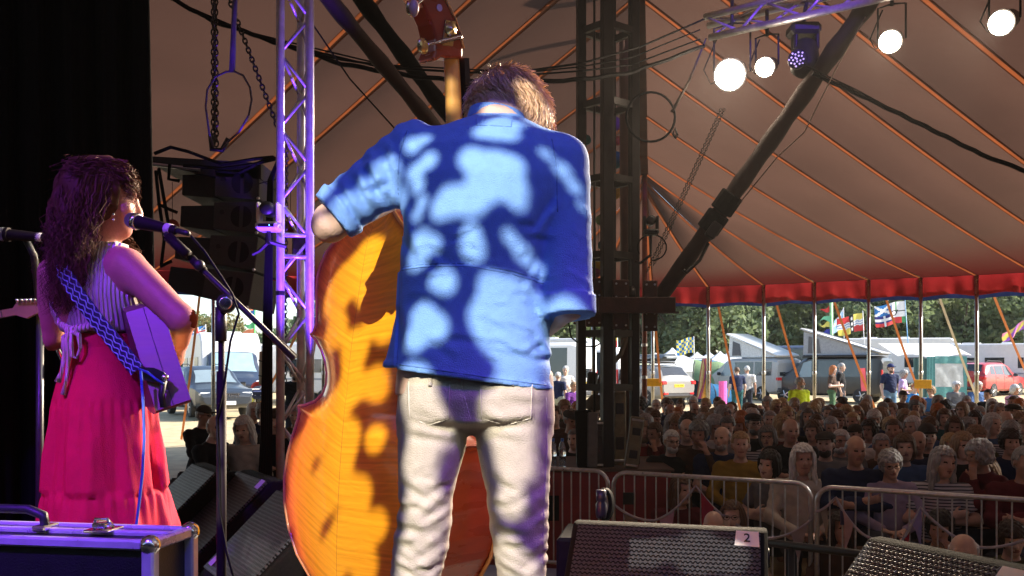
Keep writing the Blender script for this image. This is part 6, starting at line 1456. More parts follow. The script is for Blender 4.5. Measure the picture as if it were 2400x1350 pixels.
# stand collar
b = B(); n = 40
def collar(u, v):
    a = u*2*math.pi; c = P(1166, 278, 1.985); rx, ry = .070, .062
    return V(c.x+rx*math.cos(a)*(1-.10*v), c.y+.012+ry*math.sin(a)*(1-.10*v), c.z-.012+.024*v+.010*math.sin(a)*-1-.010*math.cos(a)*1.0)
b.grid(collar, n, 4); b.grid(lambda u, v: collar(1-u, v)*1.0+V(0, 0, 0)-V(*( (collar(1-u, v)-P(1166, 272, 1.997)).normalized()*.004)), n, 4); b.build('collar', shirt_m, pm, True)
# trousers
LEG_L = [(880, 945, 1115, .11, 1.955), (990, 934, 1098, .095, 1.95), (1050, 934, 1092, .085, 1.945), (1120, 935, 1072, .078, 1.94), (1150, 935, 1064, .075, 1.94), (1180, 938, 1060, .074, 1.94), (1215, 932, 1060, .074, 1.945), (1280, 922, 1050, .07, 1.95), (1350, 916, 1032, .065, 1.955), (1500, 905, 1015, .06, 1.97), (1800, 890, 1005, .058, 1.99), (1905, 888, 1005, .06, 1.99)]
LEG_R = [(880, 1100, 1290, .11, 1.955), (990, 1112, 1294, .095, 1.95), (1050, 1118, 1292, .085, 1.945), (1120, 1132, 1288, .078, 1.94), (1150, 1140, 1287, .075, 1.94), (1180, 1142, 1285, .074, 1.94), (1215, 1146, 1285, .074, 1.945), (1280, 1155, 1284, .07, 1.95), (1350, 1165, 1281, .065, 1.955), (1500, 1175, 1285, .06, 1.97), (1800, 1185, 1300, .058, 1.99), (1905, 1185, 1302, .06, 1.99)]
HIP = [(840, 948, 1285, .105, 1.955), (880, 945, 1290, .112, 1.955), (930, 939, 1293, .118, 1.95), (985, 936, 1294, .105, 1.95), (1015, 960, 1270, .03, 1.95)]
tro_f = [(950, 1012, 1080, 1034, .008, .010), (970, 962, 1050, 992, .005, .012), (1090, 955, 1045, 1015, .009, .012), (1118, 962, 1180, 1002, .009, .011), (1125, 992, 1255, 984, .009, .010), (1135, 1012, 1225, 1034, .005, .010), (1160, 932, 1270, 948, .005, .011), (1010, 1002, 1088, 984, .006, .010), (1240, 1040, 1285, 1100, .006, .010), (1060, 1060, 1000, 1125, .005, .012),
         (940, 1120, 1000, 1150, .006, .010), (1060, 1120, 985, 1165, .007, .010), (936, 1185, 1000, 1176, .008, .008), (1058, 1168, 1000, 1205, .009, .009), (930, 1226, 1015, 1232, .008, .009), (1055, 1215, 990, 1252, .008, .009), (924, 1268, 985, 1262, .007, .009), (1048, 1262, 975, 1300, .008, .010), (920, 1318, 990, 1330, .007, .009), (1036, 1310, 990, 1340, .006, .009),
         (1145, 1105, 1210, 1142, .006, .011), (1286, 1120, 1205, 1170, .008, .010), (1146, 1178, 1215, 1172, .008, .009), (1284, 1178, 1210, 1222, .009, .009), (1152, 1226, 1222, 1246, .009, .009), (1285, 1238, 1225, 1262, .008, .009), (1160, 1272, 1235, 1268, .008, .009), (1282, 1282, 1215, 1322, .008, .010), (1166, 1318, 1220, 1340, .006, .009)]
for k in range(40): sd_ = rs2.rand() < .5; x, y = (rs2.uniform(940, 1050) if sd_ else rs2.uniform(1150, 1275)), rs2.uniform(1090, 1345); a = rs2.uniform(-.5, .5); L = rs2.uniform(20, 60); tro_f.append((x, y, x+L*math.cos(a), y+L*math.sin(a), rs2.uniform(.0015, .004), rs2.uniform(.005, .008)))
def tro_sdf(X, Y, Z):
    d = smin(s_loft(X, Y, Z, LEG_L, p=2.1), s_loft(X, Y, Z, LEG_R, p=2.1), .012); d = np.where(Z > mz(1020), smin(d, s_loft(X, Y, Z, HIP, p=2.3), .02), d)
    d = d+.55*strokes(X, Y, Z, tro_f)
    back = Y < 1.95
    # back pockets and centre seam
    for xa, xb in ((968, 1062), (1130, 1245)):
        ins = (X > mx(xa)) & (X < mx(xb)) & (Z < mz(895)) & (Z > mz(985)+.25*np.abs(X-mx((xa+xb)/2))); d = d-np.where(ins & back, .0035, 0)
    d = d+np.where(back & (Z > mz(985)), .003*np.exp(-((X-mx(1085)-.25*(mz(880)-Z))/.004)**2), 0)
    for x in (mx(1023), mx(1085)): pass
    d = d+.0022*np.sin(X*95+Z*60+3*np.sin(Z*33))*np.sin(Z*120+X*50)*np.clip((mz(1060)-Z)*8, 0, 1)
    return np.maximum(np.maximum(d, mz(1915)-Z), Z-mz(850))
jean_m = mat('beige_denim', (.52, .465, .375), .85, 0, .09, 45, .45, 380, spec=.2)
creases(jean_m, 8, .30, (1, 1, 1.3))
me = sdf_mesh('trousers', tro_sdf, (mx(870), 1.80, mz(1925)), (mx(1320), 2.10, mz(840)), .0058); me.transform(Matrix.Translation(-pm.location)); link_mesh('trousers', me, jean_m, pm)
for c, nm in ((P(945, 1900, 1.99), 'shoe'), (P(1245, 1900, 1.99), 'shoe')):
    me = sdf_mesh(nm, lambda X, Y, Z: np.maximum(s_cap(X, Y, Z, V(c.x, c.y-.03, STZ+.035), V(c.x, c.y+.17, STZ+.025), .05, .042), STZ+.003-Z), (c.x-.1, c.y-.15, STZ-.05), (c.x+.1, c.y+.27, STZ+.15), .012); me.transform(Matrix.Translation(-pm.location)); link_mesh(nm, me, rubber, pm)
def surf(fn, px, py, y0=1.60):
    ys = np.arange(y0, 2.0, .002); x, z = mx(px), mz(py); f = fn(np.full_like(ys, x), ys, np.full_like(ys, z)); i = int(np.argmax(f < 0)); return V(x, ys[i]-.0008, z) if f[i] < 0 else None
def stitch(nm, fn, poly, m, r=.0014, n=14):
    pts = []
    for (x0_, y0_), (x1_, y1_) in zip(poly, poly[1:]):
        for k in range(n): pts.append(surf(fn, x0_+(x1_-x0_)*k/n, y0_+(y1_-y0_)*k/n))
    pts = [p for p in pts if p is not None]
    if len(pts) > 2: b = B(); b.tube(pts, r, 5); b.build(nm, m, pm, True)
thr = mat('pale_thread', (.60, .55, .46), .8); thb = mat('blue_thread', (.10, .22, .50), .8)
for xa, xb in ((968, 1062), (1130, 1245)): stitch('pocket_seam', tro_sdf, [(xa, 893), (xa+3, 975), ((xa+xb)/2, 990), (xb-3, 975), (xb, 893)], thr)
stitch('centre_seam', tro_sdf, [(1085, 885), (1098, 940), (1109, 982)], thr, .0018)
for x in (1018, 1090, 1200): stitch('belt_loop', tro_sdf, [(x, 868), (x+1, 905)], jean_m, .005)
stitch('outer_seam', tro_sdf, [(1278, 930), (1280, 1050), (1272, 1180), (1270, 1340)], thr)
stitch('yoke_seam', shirt_sdf, [(945, 634), (1020, 631), (1110, 633), (1200, 648), (1278, 667)], thb, .0018); stitch('yoke_seam', shirt_sdf, [(945, 641), (1020, 638), (1110, 640), (1200, 655), (1278, 674)], thb, .0012)
stitch('armhole_seam', shirt_sdf, [(962, 322), (946, 380), (940, 460), (945, 500)], thb, .0018); stitch('armhole_seam', shirt_sdf, [(1290, 345), (1300, 420), (1302, 520)], thb, .0016)
stitch('side_seam', shirt_sdf, [(946, 520), (943, 640), (944, 760), (944, 862)], thb, .0020); stitch('hem_seam', shirt_sdf, [(950, 855), (1060, 870), (1180, 888), (1284, 902)], thb, .0014)
stitch('label_seam', shirt_sdf, [(1118, 292), (1120, 318), (1198, 321), (1200, 295)], thb, .0010)
# skin: head, neck, forearms and hands as one body inside the clothes
HMb = Matrix.Translation(P(1190, 310, 2.06)) @ Euler((0, R(5), R(180-28))).to_matrix().to_4x4() @ Euler((R(40), R(-5), 0)).to_matrix().to_4x4()
handL = P(1035, 400, 2.24)
def bass_body(X, Y, Z):
    x, y, z = xf(HMb)(X, Y, Z); d = head_sdf(x, y, z)
    d = smin(d, s_cap(X, Y, Z, P(1163, 300, 1.985), P(1178, 280, 2.02), .060, .056), .03)
    d = smin(d, s_loft(X, Y, Z, SHIRT, p=2.3)+.022, .03)
    d = smin(d, np.minimum(s_loft(X, Y, Z, LEG_L), s_loft(X, Y, Z, LEG_R))+.02, .03)
    d = smin(d, s_cap(X, Y, Z, SLv, P(775, 518, 1.93), .045, .036), .03); d = smin(d, s_cap(X, Y, Z, P(775, 520, 1.93), P(764, 532, 1.94), .034, .026), .02); d = smin(d, s_cap(X, Y, Z, P(775, 528, 1.95), WLv, .036, .027), .02)
    d = smin(d, s_cap(X, Y, Z, SRv, SRv.lerp(ERv, 1.02), .045, .036), .03); d = smin(d, s_cap(X, Y, Z, SRv.lerp(ERv, 1.02), WRv, .037, .027), .025)
    d = smin(d, hand_sdf(X, Y, Z, WLv, V(.5, -.1, .8), V(-.8, .3, .3), 1.05, 1.1), .015)
    d = smin(d, hand_sdf(X, Y, Z, WRv, V(-.5, .4, -.5), V(.5, .6, .3), 1.05, .7), .015)
    return np.maximum(d, mz(1900)-Z)
me = sdf_mesh('body', bass_body, (mx(720), 1.78, mz(1930)), (mx(1390), 2.42, mz(140)), .0085); me.transform(Matrix.Translation(-pm.location))
link_mesh('body', me, skin, pm, (.62, .42, .32))
# hair: a cap and combed strands
def ribbon_mesh(name, paths, w0, mat_, parent, seed=0, cols=None):
    rs_ = np.random.RandomState(seed); vs, fs = [], []
    for pts in paths:
        n0 = len(vs); m_ = len(pts); side0 = Vector(rs_.normal(size=3)); wd = w0*(.6+.8*rs_.rand())
        for i, p in enumerate(pts):
            d = (pts[min(i+1, m_-1)]-pts[max(i-1, 0)]); s = d.cross(side0); s = s.normalized() if s.length > 1e-9 else V(1, 0, 0)
            k = wd*(1-.75*i/(m_-1)); vs.append(p-s*k); vs.append(p+s*k)
        fs += [(n0+2*i, n0+2*i+1, n0+2*i+3, n0+2*i+2) for i in range(m_-1)]
    off = origin_of(parent); me_ = np_mesh(name, np.array([tuple(v-off) for v in vs]), np.array(fs)); o_ = link_mesh(name, me_, mat_, parent); return o_
def strand_mat(name, a, b_, rough=.42, sp=.5):
    m = mat(name, a, rough, 0, 0, spec=sp); N, L = nodes_of(m); p = N['Principled BSDF']; ge = N.new('ShaderNodeNewGeometry'); mx_ = N.new('ShaderNodeMix'); mx_.data_type = 'RGBA'
    L.new(ge.outputs['Random Per Island'], mx_.inputs[0]); mx_.inputs[6].default_value = (*a, 1); mx_.inputs[7].default_value = (*b_, 1); L.new(mx_.outputs[2], p.inputs['Base Color']); return m
sandy_hair = strand_mat('sandy_hair', (.55, .32, .17), (.85, .60, .36))
def man_cap(X, Y, Z):
    x, y, z = xf(HMb)(X, Y, Z); d = cranium(x, y, z, .001); d = np.maximum(d, np.minimum(-(y+.045), .055-z)); return np.maximum(d, -(z+.072))
me = sdf_mesh('hair', man_cap, tuple(HMb.translation-V(.17, .17, .2)), tuple(HMb.translation+V(.17, .17, .2)), .007); me.transform(Matrix.Translation(-pm.location)); link_mesh('hair', me, sandy_hair, pm)
paths = []; rs3 = np.random.RandomState(3)
crown = V(.01, .06, .10)
while len(paths) < 4200:
    d = Vector(rs3.normal(size=3)).normalized(); q = V(0, .016, .030)+V(d.x*.084, d.y*.108, d.z*.101)
    if q.y < -.02 and q.z < .055: continue
    if q.z < -.078 or (q.z < -.035 and q.y < .03): continue
    if abs(q.x) > .06 and q.z < .012 and q.y < .035: continue
    nrm = V(d.x/.083, d.y/.103, d.z/.100).normalized(); flow = (q-crown); flow = flow-nrm*flow.dot(nrm); flow = flow.normalized() if flow.length > 1e-5 else V(0, -1, 0)
    flow = (flow*.6+V(-.75+.45*math.sin(q.z*70+q.y*40), -.2+.3*math.sin(q.x*60+q.z*30), -.35)); flow = (flow-nrm*flow.dot(nrm)).normalized()
    L = (.044 if q.z > .02 else .026)*rs3.uniform(.7, 1.3); lift = .09*rs3.uniform(.2, 1.4) if q.z > .02 else .04
    pts = [HMb @ (q+flow*L*t+nrm*(.006+lift*L*math.sin(min(1, t*1.3)*2.2)*.8)+V(.003*math.sin(t*7+len(paths)), .003*math.cos(t*6+len(paths)*2), 0)*t) for t in (0, .25, .5, .75, 1)]
    paths.append(pts)
o = ribbon_mesh('hair_strands', paths, .0015, sandy_hair, pm, 1); o['kind'] = 'stuff'
# ================================================================== double bass
th = R(45); Nb = V(-math.sin(th), -math.cos(th), 0); A_ = V(.110, -.10, 1).normalized(); Nb = (Nb-A_*Nb.dot(A_)).normalized(); U_ = A_.cross(Nb).normalized(); U_ = U_ if U_.x > 0 else -U_
Ob = P(826, 1190, 2.40)-A_*.27
db = thing('double_bass', 'amber flamed double bass standing in front of the bassist', 'double bass', V(Ob.x, Ob.y, STZ))
wv = [(0, .02), (.008, .09), (.03, .165), (.07, .235), (.13, .29), (.20, .325), (.27, .337), (.34, .330), (.40, .312), (.45, .292), (.480, .287), (.4935, .296), (.4945, .288), (.500, .262), (.52, .212), (.55, .175), (.58, .163), (.61, .165), (.64, .178), (.67, .203), (.695, .238), (.703, .258), (.705, .262), (.712, .250), (.74, .238), (.78, .243), (.82, .252), (.86, .254), (.90, .244), (.94, .218), (.98, .172), (1.01, .125), (1.035, .085), (1.055, .060), (1.075, .048), (1.09, .040)]
vv = sorted(set([k[0] for k in wv]+list(np.linspace(0, 1.09, 60)))); ww = [float(np.interp(v, [k[0] for k in wv], [k[1] for k in wv])) for v in vv]
def bp(u, v, w, n): return Ob+U_*(u*w)+A_*v+Nb*n
def varnish(name, flame=True):
    m = mat(name, (.5, .2, .03), .24, 0, 0, coat=.35, spec=.5); N, L = nodes_of(m); p = N['Principled BSDF']; uv = N.new('ShaderNodeUVMap'); sp = N.new('ShaderNodeSeparateXYZ'); L.new(uv.outputs[0], sp.inputs[0])
    ab = N.new('ShaderNodeMath'); ab.operation = 'ABSOLUTE'; L.new(sp.outputs[0], ab.inputs[0])
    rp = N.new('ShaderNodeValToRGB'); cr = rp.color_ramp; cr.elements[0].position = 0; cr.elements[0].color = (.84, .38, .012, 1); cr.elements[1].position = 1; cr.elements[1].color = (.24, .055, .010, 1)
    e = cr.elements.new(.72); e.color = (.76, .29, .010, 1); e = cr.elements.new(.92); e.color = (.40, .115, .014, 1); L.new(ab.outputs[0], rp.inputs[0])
    wa = N.new('ShaderNodeTexWave'); wa.bands_direction = 'Y'; wa.inputs['Scale'].default_value = 13; wa.inputs['Distortion'].default_value = 14; wa.inputs['Detail'].default_value = 3; wa.inputs['Detail Scale'].default_value = .8
    mp = N.new('ShaderNodeMapping'); mp.inputs['Scale'].default_value = (.22, 1.6, 1); mp.inputs['Rotation'].default_value = (0, 0, .0); L.new(uv.outputs[0], mp.inputs[0])
    ch = N.new('ShaderNodeVectorMath'); ch.operation = 'ADD'; cbx = N.new('ShaderNodeCombineXYZ'); sc_ = N.new('ShaderNodeMath'); sc_.operation = 'MULTIPLY'; sc_.inputs[1].default_value = -.10; L.new(ab.outputs[0], sc_.inputs[0]); L.new(sc_.outputs[0], cbx.inputs[1]); L.new(mp.outputs[0], ch.inputs[0]); L.new(cbx.outputs[0], ch.inputs[1]); L.new(ch.outputs[0], wa.inputs['Vector'])
    nz = N.new('ShaderNodeTexNoise'); nz.inputs['Scale'].default_value = 1; nz.inputs['Detail'].default_value = 4; nz.inputs['Distortion'].default_value = .6; mp2 = N.new('ShaderNodeMapping'); mp2.inputs['Scale'].default_value = (1.6, 62, 1); L.new(ch.outputs[0], mp2.inputs[0]); L.new(mp2.outputs[0], nz.inputs['Vector'])
    ml = N.new('ShaderNodeMath'); ml.operation = 'MULTIPLY_ADD'; L.new(wa.outputs['Fac'], ml.inputs[0]); ml.inputs[1].default_value = .10; L.new(nz.outputs[0], ml.inputs[2])
    mr = N.new('ShaderNodeMapRange'); mr.inputs['From Min'].default_value = .34; mr.inputs['From Max'].default_value = .74; mr.inputs['To Min'].default_value = .80 if flame else .95; mr.inputs['To Max'].default_value = 1.15; L.new(ml.outputs[0], mr.inputs[0])
    sv = N.new('ShaderNodeVectorMath'); sv.operation = 'SCALE'; L.new(rp.outputs[0], sv.inputs[0]); L.new(mr.outputs[0], sv.inputs['Scale'])
    # centre joint line
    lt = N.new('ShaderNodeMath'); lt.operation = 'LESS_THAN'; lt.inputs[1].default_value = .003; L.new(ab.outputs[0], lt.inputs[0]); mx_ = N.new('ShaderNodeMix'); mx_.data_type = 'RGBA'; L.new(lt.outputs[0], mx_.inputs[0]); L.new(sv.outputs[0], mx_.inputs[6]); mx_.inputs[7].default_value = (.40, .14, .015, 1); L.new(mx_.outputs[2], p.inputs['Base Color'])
    return m
back_m = varnish('flamed_maple_varnish')
def plate_mesh(name, n0, sgn, m, arch):
    nu = 28; vs = []; uvs = []
    for v, w_ in zip(vv, ww):
        for j in range(nu+1):
            u = -1+2*j/nu; e = 1-abs(u)**2.2; env = min(1, w_/.17)
            vs.append(bp(u, v, w_+.006, n0+sgn*(arch*e*env*math.sin(math.pi*min(1, max(0, (v+.05)/1.16)))**.6+.004))); uvs.append((u, v))
    fs = [(i*(nu+1)+j, i*(nu+1)+j+1, (i+1)*(nu+1)+j+1, (i+1)*(nu+1)+j) for i in range(len(vv)-1) for j in range(nu)]
    off = db.location; me_ = np_mesh(name, np.array([tuple(p-off) for p in vs]), np.array(fs)); uvl = me_.uv_layers.new(name='UVMap')
    for lp in me_.loops: uvl.data[lp.index].uv = uvs[lp.vertex_index]
    return link_mesh(name, me_, m, db)
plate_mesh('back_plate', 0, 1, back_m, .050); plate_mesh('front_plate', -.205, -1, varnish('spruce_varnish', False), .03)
rib_m = mat('rib_varnish', (.30, .045, .014), .28, 0, .25, 6, coat=.5, stretch=(1, 1, 4))
for sg in (-1, 1):
    b = B(); b.grid(lambda s, t: bp(sg, np.interp(s, np.linspace(0, 1, len(vv)), vv), np.interp(s, np.linspace(0, 1, len(vv)), ww), .004-.213*t), len(vv)*2, 3); b.build('rib', rib_m, db, True)
edge_m = mat('edge_varnish', (.55, .25, .06), .25, 0, .1, 20, coat=.6)
for sg in (-1, 1):
    for n0 in (.003, -.208): b = B(); b.tube([bp(sg, v, w_+.006, n0) for v, w_ in zip(vv, ww)], .0055, 6); b.build('edge', edge_m, db, True)
b = B(); b.bar(Ob-Nb*.1+A_*.0, Ob-Nb*.1-A_*((Ob.z-STZ)/A_.z), .008, 8); b.build('endpin', chrome, db)
n0_, n1_ = P(1072, 330, 2.30), P(1063, 138, 2.26); nd = (n1_-n0_).normalized(); n00 = n0_-nd*.34
neck_m = mat('pale_maple_neck', (.58, .30, .07), .3, 0, .12, 8, coat=.4, stretch=(1, 1, 5))
b = B(); Ux = U_-nd*U_.dot(nd); Ux.normalize(); Nx = nd.cross(Ux); Nx = Nx if Nx.dot(Nb) > 0 else -Nx
def sect(c, w_, dpt, n=10): return [c+Ux*(w_*math.cos(math.pi*k/n))+Nx*(dpt*math.sin(math.pi*k/n)) for k in range(n+1)]
rows = [sect(n00, .030, .050), sect(n00+nd*.10, .026, .034), sect(n0_, .025, .030), sect(n1_-nd*.03, .022, .027), sect(n1_+nd*.01, .021, .026)]
vs = [p for r in rows for p in r]; b.add(vs, [(i*11+j, i*11+j+1, (i+1)*11+j+1, (i+1)*11+j) for i in range(4) for j in range(10)]+[(i*11+10, i*11, (i+1)*11, (i+1)*11+10) for i in range(4)]); b.build('neck', neck_m, db, True)
b = B(); fb0, fb1 = n00-nd*.25-Nx*.012, n1_-Nx*.010; b.prism([(-.030, 0), (.030, 0), (.030, -.016), (0, -.022), (-.030, -.016)], fb0, Ux, Nx, fb1-fb0); b.build('fingerboard', mat('ebony', (.008, .007, .007), .3, 0, .1), db)
for k in range(4): b = B(); b.bar(fb0+Ux*(-.021+.014*k)-Nx*.030, fb1+Ux*(-.015+.010*k)-Nx*.026, .0013, 5); b.build('string', chrome, db)
# pegbox and scroll, cut from its side profile
sD = 2.26; k_ = sD/FPX
def sp_(px, py, lat=0): return n1_+Nx*(-(px-1082)*k_/.72)+nd*((138-py)*k_)+Ux*lat
prof = [(1086, 140), (1087, 118), (1082, 88), (1073, 58), (1058, 25), (1036, -8), (1010, -38), (980, -62), (950, -66), (930, -48), (925, -22), (938, -4), (958, -12), (985, 6), (1008, 38), (1022, 72), (1028, 104), (1026, 128), (1018, 146), (1026, 152), (1040, 142)]
b = B(); L_ = [sp_(x, y, -.030) for x, y in prof]; R2 = [sp_(x, y, .030) for x, y in prof]; n = len(prof); b.add(L_+R2, [tuple(range(n)), tuple(range(n, 2*n))[::-1]]+[(i, n+i, n+(i+1) % n, (i+1) % n) for i in range(n)]); o = b.build('pegbox', rib_m, db); md = o.modifiers.new('bevel', 'BEVEL'); md.width = .006; md.segments = 2
b = B(); b.tube([sp_(x, y, .031) for x, y in ((1087, 118), (1082, 88), (1073, 58), (1058, 25), (1036, -8))], .0035, 6); b.build('pegbox_edge', edge_m, db, True)
for i, (x, y) in enumerate(((938, -36), )):
    b = B(); b.lathe([(.045, -.045), (.052, -.04), (.052, .04), (.045, .045)], sp_(x, y), Ux, 20); b.lathe([(.03, -.055), (.034, -.05), (.034, .05), (.03, .055)], sp_(x, y), Ux, 18); b.build('scroll', rib_m, db, 'auto')
brass = mat('brass', (.55, .40, .16), .28, .9, .2, 30)
for i, (x, y, ax, ay) in enumerate(((1056, 88, (1004, 120), (1078, 94)), (1018, -12, (984, 40), (1044, -20)))):
    t = empty('tuner', sp_(x, y, .032)); t.parent = db; t.location -= db.location; up = (nd*.97-Nx*.22).normalized(); sd_ = nd.cross(Ux)
    b = B(); b.box((0, 0, 0), (.034, .062, .004), Matrix((Nx, up, Ux)).transposed(), .001); b.build('gear_plate', brass, t, world=False)
    b = B(); b.lathe([(.003, 0), (.017, .001), (.0175, .008), (.008, .010), (.008, .014)], up*.008, Ux, 20); b.build('gear', brass, t, True, world=False)
    a, c_ = sp_(*ax, .040)-sp_(x, y, .032), sp_(*ay, .040)-sp_(x, y, .032); b = B(); m_ = 24; b.tube([a.lerp(c_, k/m_) for k in range(m_+1)], [.0035 if k < 9 else (.0062 if k % 2 else .0048) for k in range(m_+1)], 8); b.build('worm_shaft', chrome, t, True, world=False)
    d = (a-c_).normalized(); e = a+d*.014
    b = B(); b.sphere(e, (.006, .020, .017), 10, 8, Matrix((Ux, nd, Nx)).transposed()) ; b.build('key', brass, t, True, world=False)
b = B(); b.lathe([(.004, 0), (.0085, .001), (.0085, .003)], sp_(1038, 36, .0305), Ux, 12); b.build('peg_hole', mat('peg_end', (.5, .4, .5), .3), db)
b = B(); b.sphere(sp_(976, 48, .05), (.012, .014, .020), 10, 8); b.build('upper_key', mat('pink_key', (.5, .3, .25), .35), db, True)
# ================================================================== guitarist
WD = 2.86
pw = thing('person', 'singer with long dark curls, ribbed crop top and red tiered skirt playing guitar', 'person', V(mx(235, WD), WD, STZ))
def put(me): me.transform(Matrix.Translation(-pw.location)); return me
HMw = Matrix.Translation(P(248, 470, 2.88)) @ Euler((0, 0, R(118))).to_matrix().to_4x4() @ Euler((R(6), 0, 0)).to_matrix().to_4x4()
Sr, Er, Wr = P(296, 622, 2.84), P(426, 748, 2.78), P(424, 800, 2.93)
Sl, El, Wl = P(128, 640, 2.92), P(120, 790, 3.0), P(240, 780, 3.2)
TOR = [(575, 215, 285, .05, 2.88), (600, 160, 312, .065, 2.88), (640, 128, 322, .08, 2.88), (690, 118, 318, .09, 2.88), (740, 128, 300, .085, 2.88), (790, 152, 294, .080, 2.89), (830, 160, 295, .080, 2.90), (900, 165, 295, .085, 2.90)]
def w_body(X, Y, Z):
    x, y, z = xf(HMw)(X, Y, Z); d = head_sdf(x*1.02, y*1.02, z*1.02)
    d = smin(d, s_cap(X, Y, Z, P(222, 610, 2.88), P(240, 540, 2.88), .055, .047), .03)
    d = smin(d, s_loft(X, Y, Z, TOR, WD), .03)
    d = smin(d, s_cap(X, Y, Z, Sr, Er, .056, .043), .04); d = smin(d, s_cap(X, Y, Z, Er, Wr, .042, .027), .02); d = smin(d, hand_sdf(X, Y, Z, Wr, V(-.25, .35, -.7), V(.8, -.3, .2), .92, .9), .015)
    d = smin(d, s_cap(X, Y, Z, Sl, El, .052, .042), .04); d = smin(d, s_cap(X, Y, Z, El, Wl, .04, .026), .02); d = smin(d, hand_sdf(X, Y, Z, Wl, V(.6, .5, .2), V(-.3, -.6, .6), .92, .9), .015)
    for px in (205, 262): d = smin(d, s_cap(X, Y, Z, P(px, 900, 2.90), V(mx(px, WD), 2.90, STZ+.08), .06, .045), .05); d = smin(d, s_cap(X, Y, Z, V(mx(px, WD), 2.90, STZ+.05), V(mx(px, WD)+.08, 3.03, STZ+.035), .04, .033), .03)
    return np.maximum(d, STZ+.002-Z)
me = put(sdf_mesh('body', w_body, (mx(60, WD), 2.70, STZ), (mx(470, WD), 3.35, mz(360, WD)), .009)); link_mesh('body', me, skin, pw, (.48, .20, .16))
def w_top(X, Y, Z):
    d = s_loft(X, Y, Z, TOR, WD)-.008
    # bust on the far right side
    d = smin(d, s_ell(X, Y, Z, P(292, 690, 2.90), (.05, .07, .07)), .05)
    back = Y < 2.86
    # open keyhole back, narrow towards the knot
    cx = mx(168, WD)+(Z-mz(775, WD))*-.05; wd = np.clip((Z-mz(770, WD))*.62, 0, .085); hole = np.maximum(np.abs(X-cx)-wd, Y-2.86); d = np.maximum(d, -hole) if True else d
    d = np.maximum(d, Z-(mz(560, WD)-np.abs(X-mx(236, WD))*0.2)); arm = np.hypot((X-mx(318, WD))/.055, (Z-mz(625, WD))/.095)-1; d = np.maximum(d, -arm*.05)
    d = np.maximum(d, -(np.hypot((X-mx(108, WD))/.05, (Z-mz(640, WD))/.10)-1)*.05)
    d = d+.0010*np.sin(X*900)*(1.0); return np.maximum(d, mz(778, WD)+.10*(mx(200, WD)-X)*-.0-Z)
rib_cloth = mat('ribbed_cotton', (.66, .60, .55), .8, 0, .06, 20)
def _rc():
    N, L = nodes_of(rib_cloth); p = N['Principled BSDF']; tc = N.new('ShaderNodeTexCoord'); sp = N.new('ShaderNodeSeparateXYZ'); L.new(tc.outputs['Object'], sp.inputs[0]); a = N.new('ShaderNodeMath'); a.operation = 'MULTIPLY'; a.inputs[1].default_value = 560; L.new(sp.outputs[0], a.inputs[0]); s = N.new('ShaderNodeMath'); s.operation = 'SINE'; L.new(a.outputs[0], s.inputs[0])
    bp_ = N.new('ShaderNodeBump'); bp_.inputs['Strength'].default_value = .9; bp_.inputs['Distance'].default_value = .004; L.new(s.outputs[0], bp_.inputs['Height']); L.new(bp_.outputs[0], p.inputs['Normal'])
_rc()
me = put(sdf_mesh('crop_top', w_top, (mx(85, WD), 2.74, mz(790, WD)), (mx(345, WD), 3.02, mz(545, WD)), .005)); link_mesh('crop_top', me, rib_cloth, pw)
# knot and ties at the back
kn = P(165, 775, 2.775)
b = B(); b.sphere(kn, (.020, .018, .016), 10, 8); b.tube([kn+V(-.05, .015, .03), kn, kn+V(.05, .01, .012), kn+V(.12, .02, .03)], [.008, .014, .013, .010], 8); b.build('knot', rib_cloth, pw, True)
for pts, r in (([(165, 778), (158, 800), (152, 830), (145, 870), (135, 895)], .011), ([(165, 778), (163, 810), (160, 850), (155, 890), (148, 925)], .009), ([(168, 776), (185, 785), (188, 815), (180, 840), (168, 835), (166, 800), (167, 780)], .008), ([(164, 778), (150, 790), (148, 815), (155, 838), (160, 820), (163, 785)], .008)):
    b = B(); b.tube([P(x, y, 2.765) for x, y in pts], [r*(.8+.3*math.sin(i*1.7)) for i in range(len(pts))], 8); b.build('tie', rib_cloth, pw, True)
# skirt
skirt_m = mat('red_cotton_skirt', (.62, .016, .062), .75, 0, .08, 30, .35, 300, spec=.25)
creases(skirt_m, 7, .25, (1.8, 1.8, .35))
SK = [(796, 150, 304), (830, 143, 314), (880, 132, 328), (938, 118, 348), (946, 116, 350), (1000, 111, 357), (1080, 104, 366), (1150, 99, 374), (1158, 97, 377), (1240, 90, 392), (1400, 82, 405), (1530, 80, 408)]
def skirt(u, v):
    py = 796+(1530-796)*v; a = u*2*math.pi; c = (np.interp(py, [s[0] for s in SK], [(s[1]+s[2])/2 for s in SK])); w_ = np.interp(py, [s[0] for s in SK], [(s[2]-s[1])/2 for s in SK])
    tier = 0 if py < 942 else (1 if py < 1154 else 2); t0 = (796, 942, 1154)[tier]; k = min(1, (py-t0)/120); amp = (.014, .085, .11)[tier]*k+(.004 if tier else 0)
    f = 1+amp*(math.sin(a*8+tier*1.3+1.4*math.sin(a*2)+.9*noise.noise(V(math.cos(a)*2, math.sin(a)*2, py*.006)))*.65+math.sin(a*15+2*tier+1.5*math.sin(a*3))*.35+.8*noise.noise(V(math.cos(a)*5, math.sin(a)*5, py*.003)))
    if tier: f += .022*math.sin(a*34+tier)*math.exp(-(py-t0)/45)
    f += (-.018*math.exp(-((py-t0)/9)**2) if tier else 0)
    X = mx(c, WD)+math.cos(a)*mx(1200+w_, WD)*f; Y = 2.90+math.sin(a)*(mx(1200+w_, WD)*.86+.01)*f
    return V(X, Y, mz(py, WD))
b = B(); b.grid(skirt, 220, 84); o = b.build('skirt', skirt_m, pw, True)
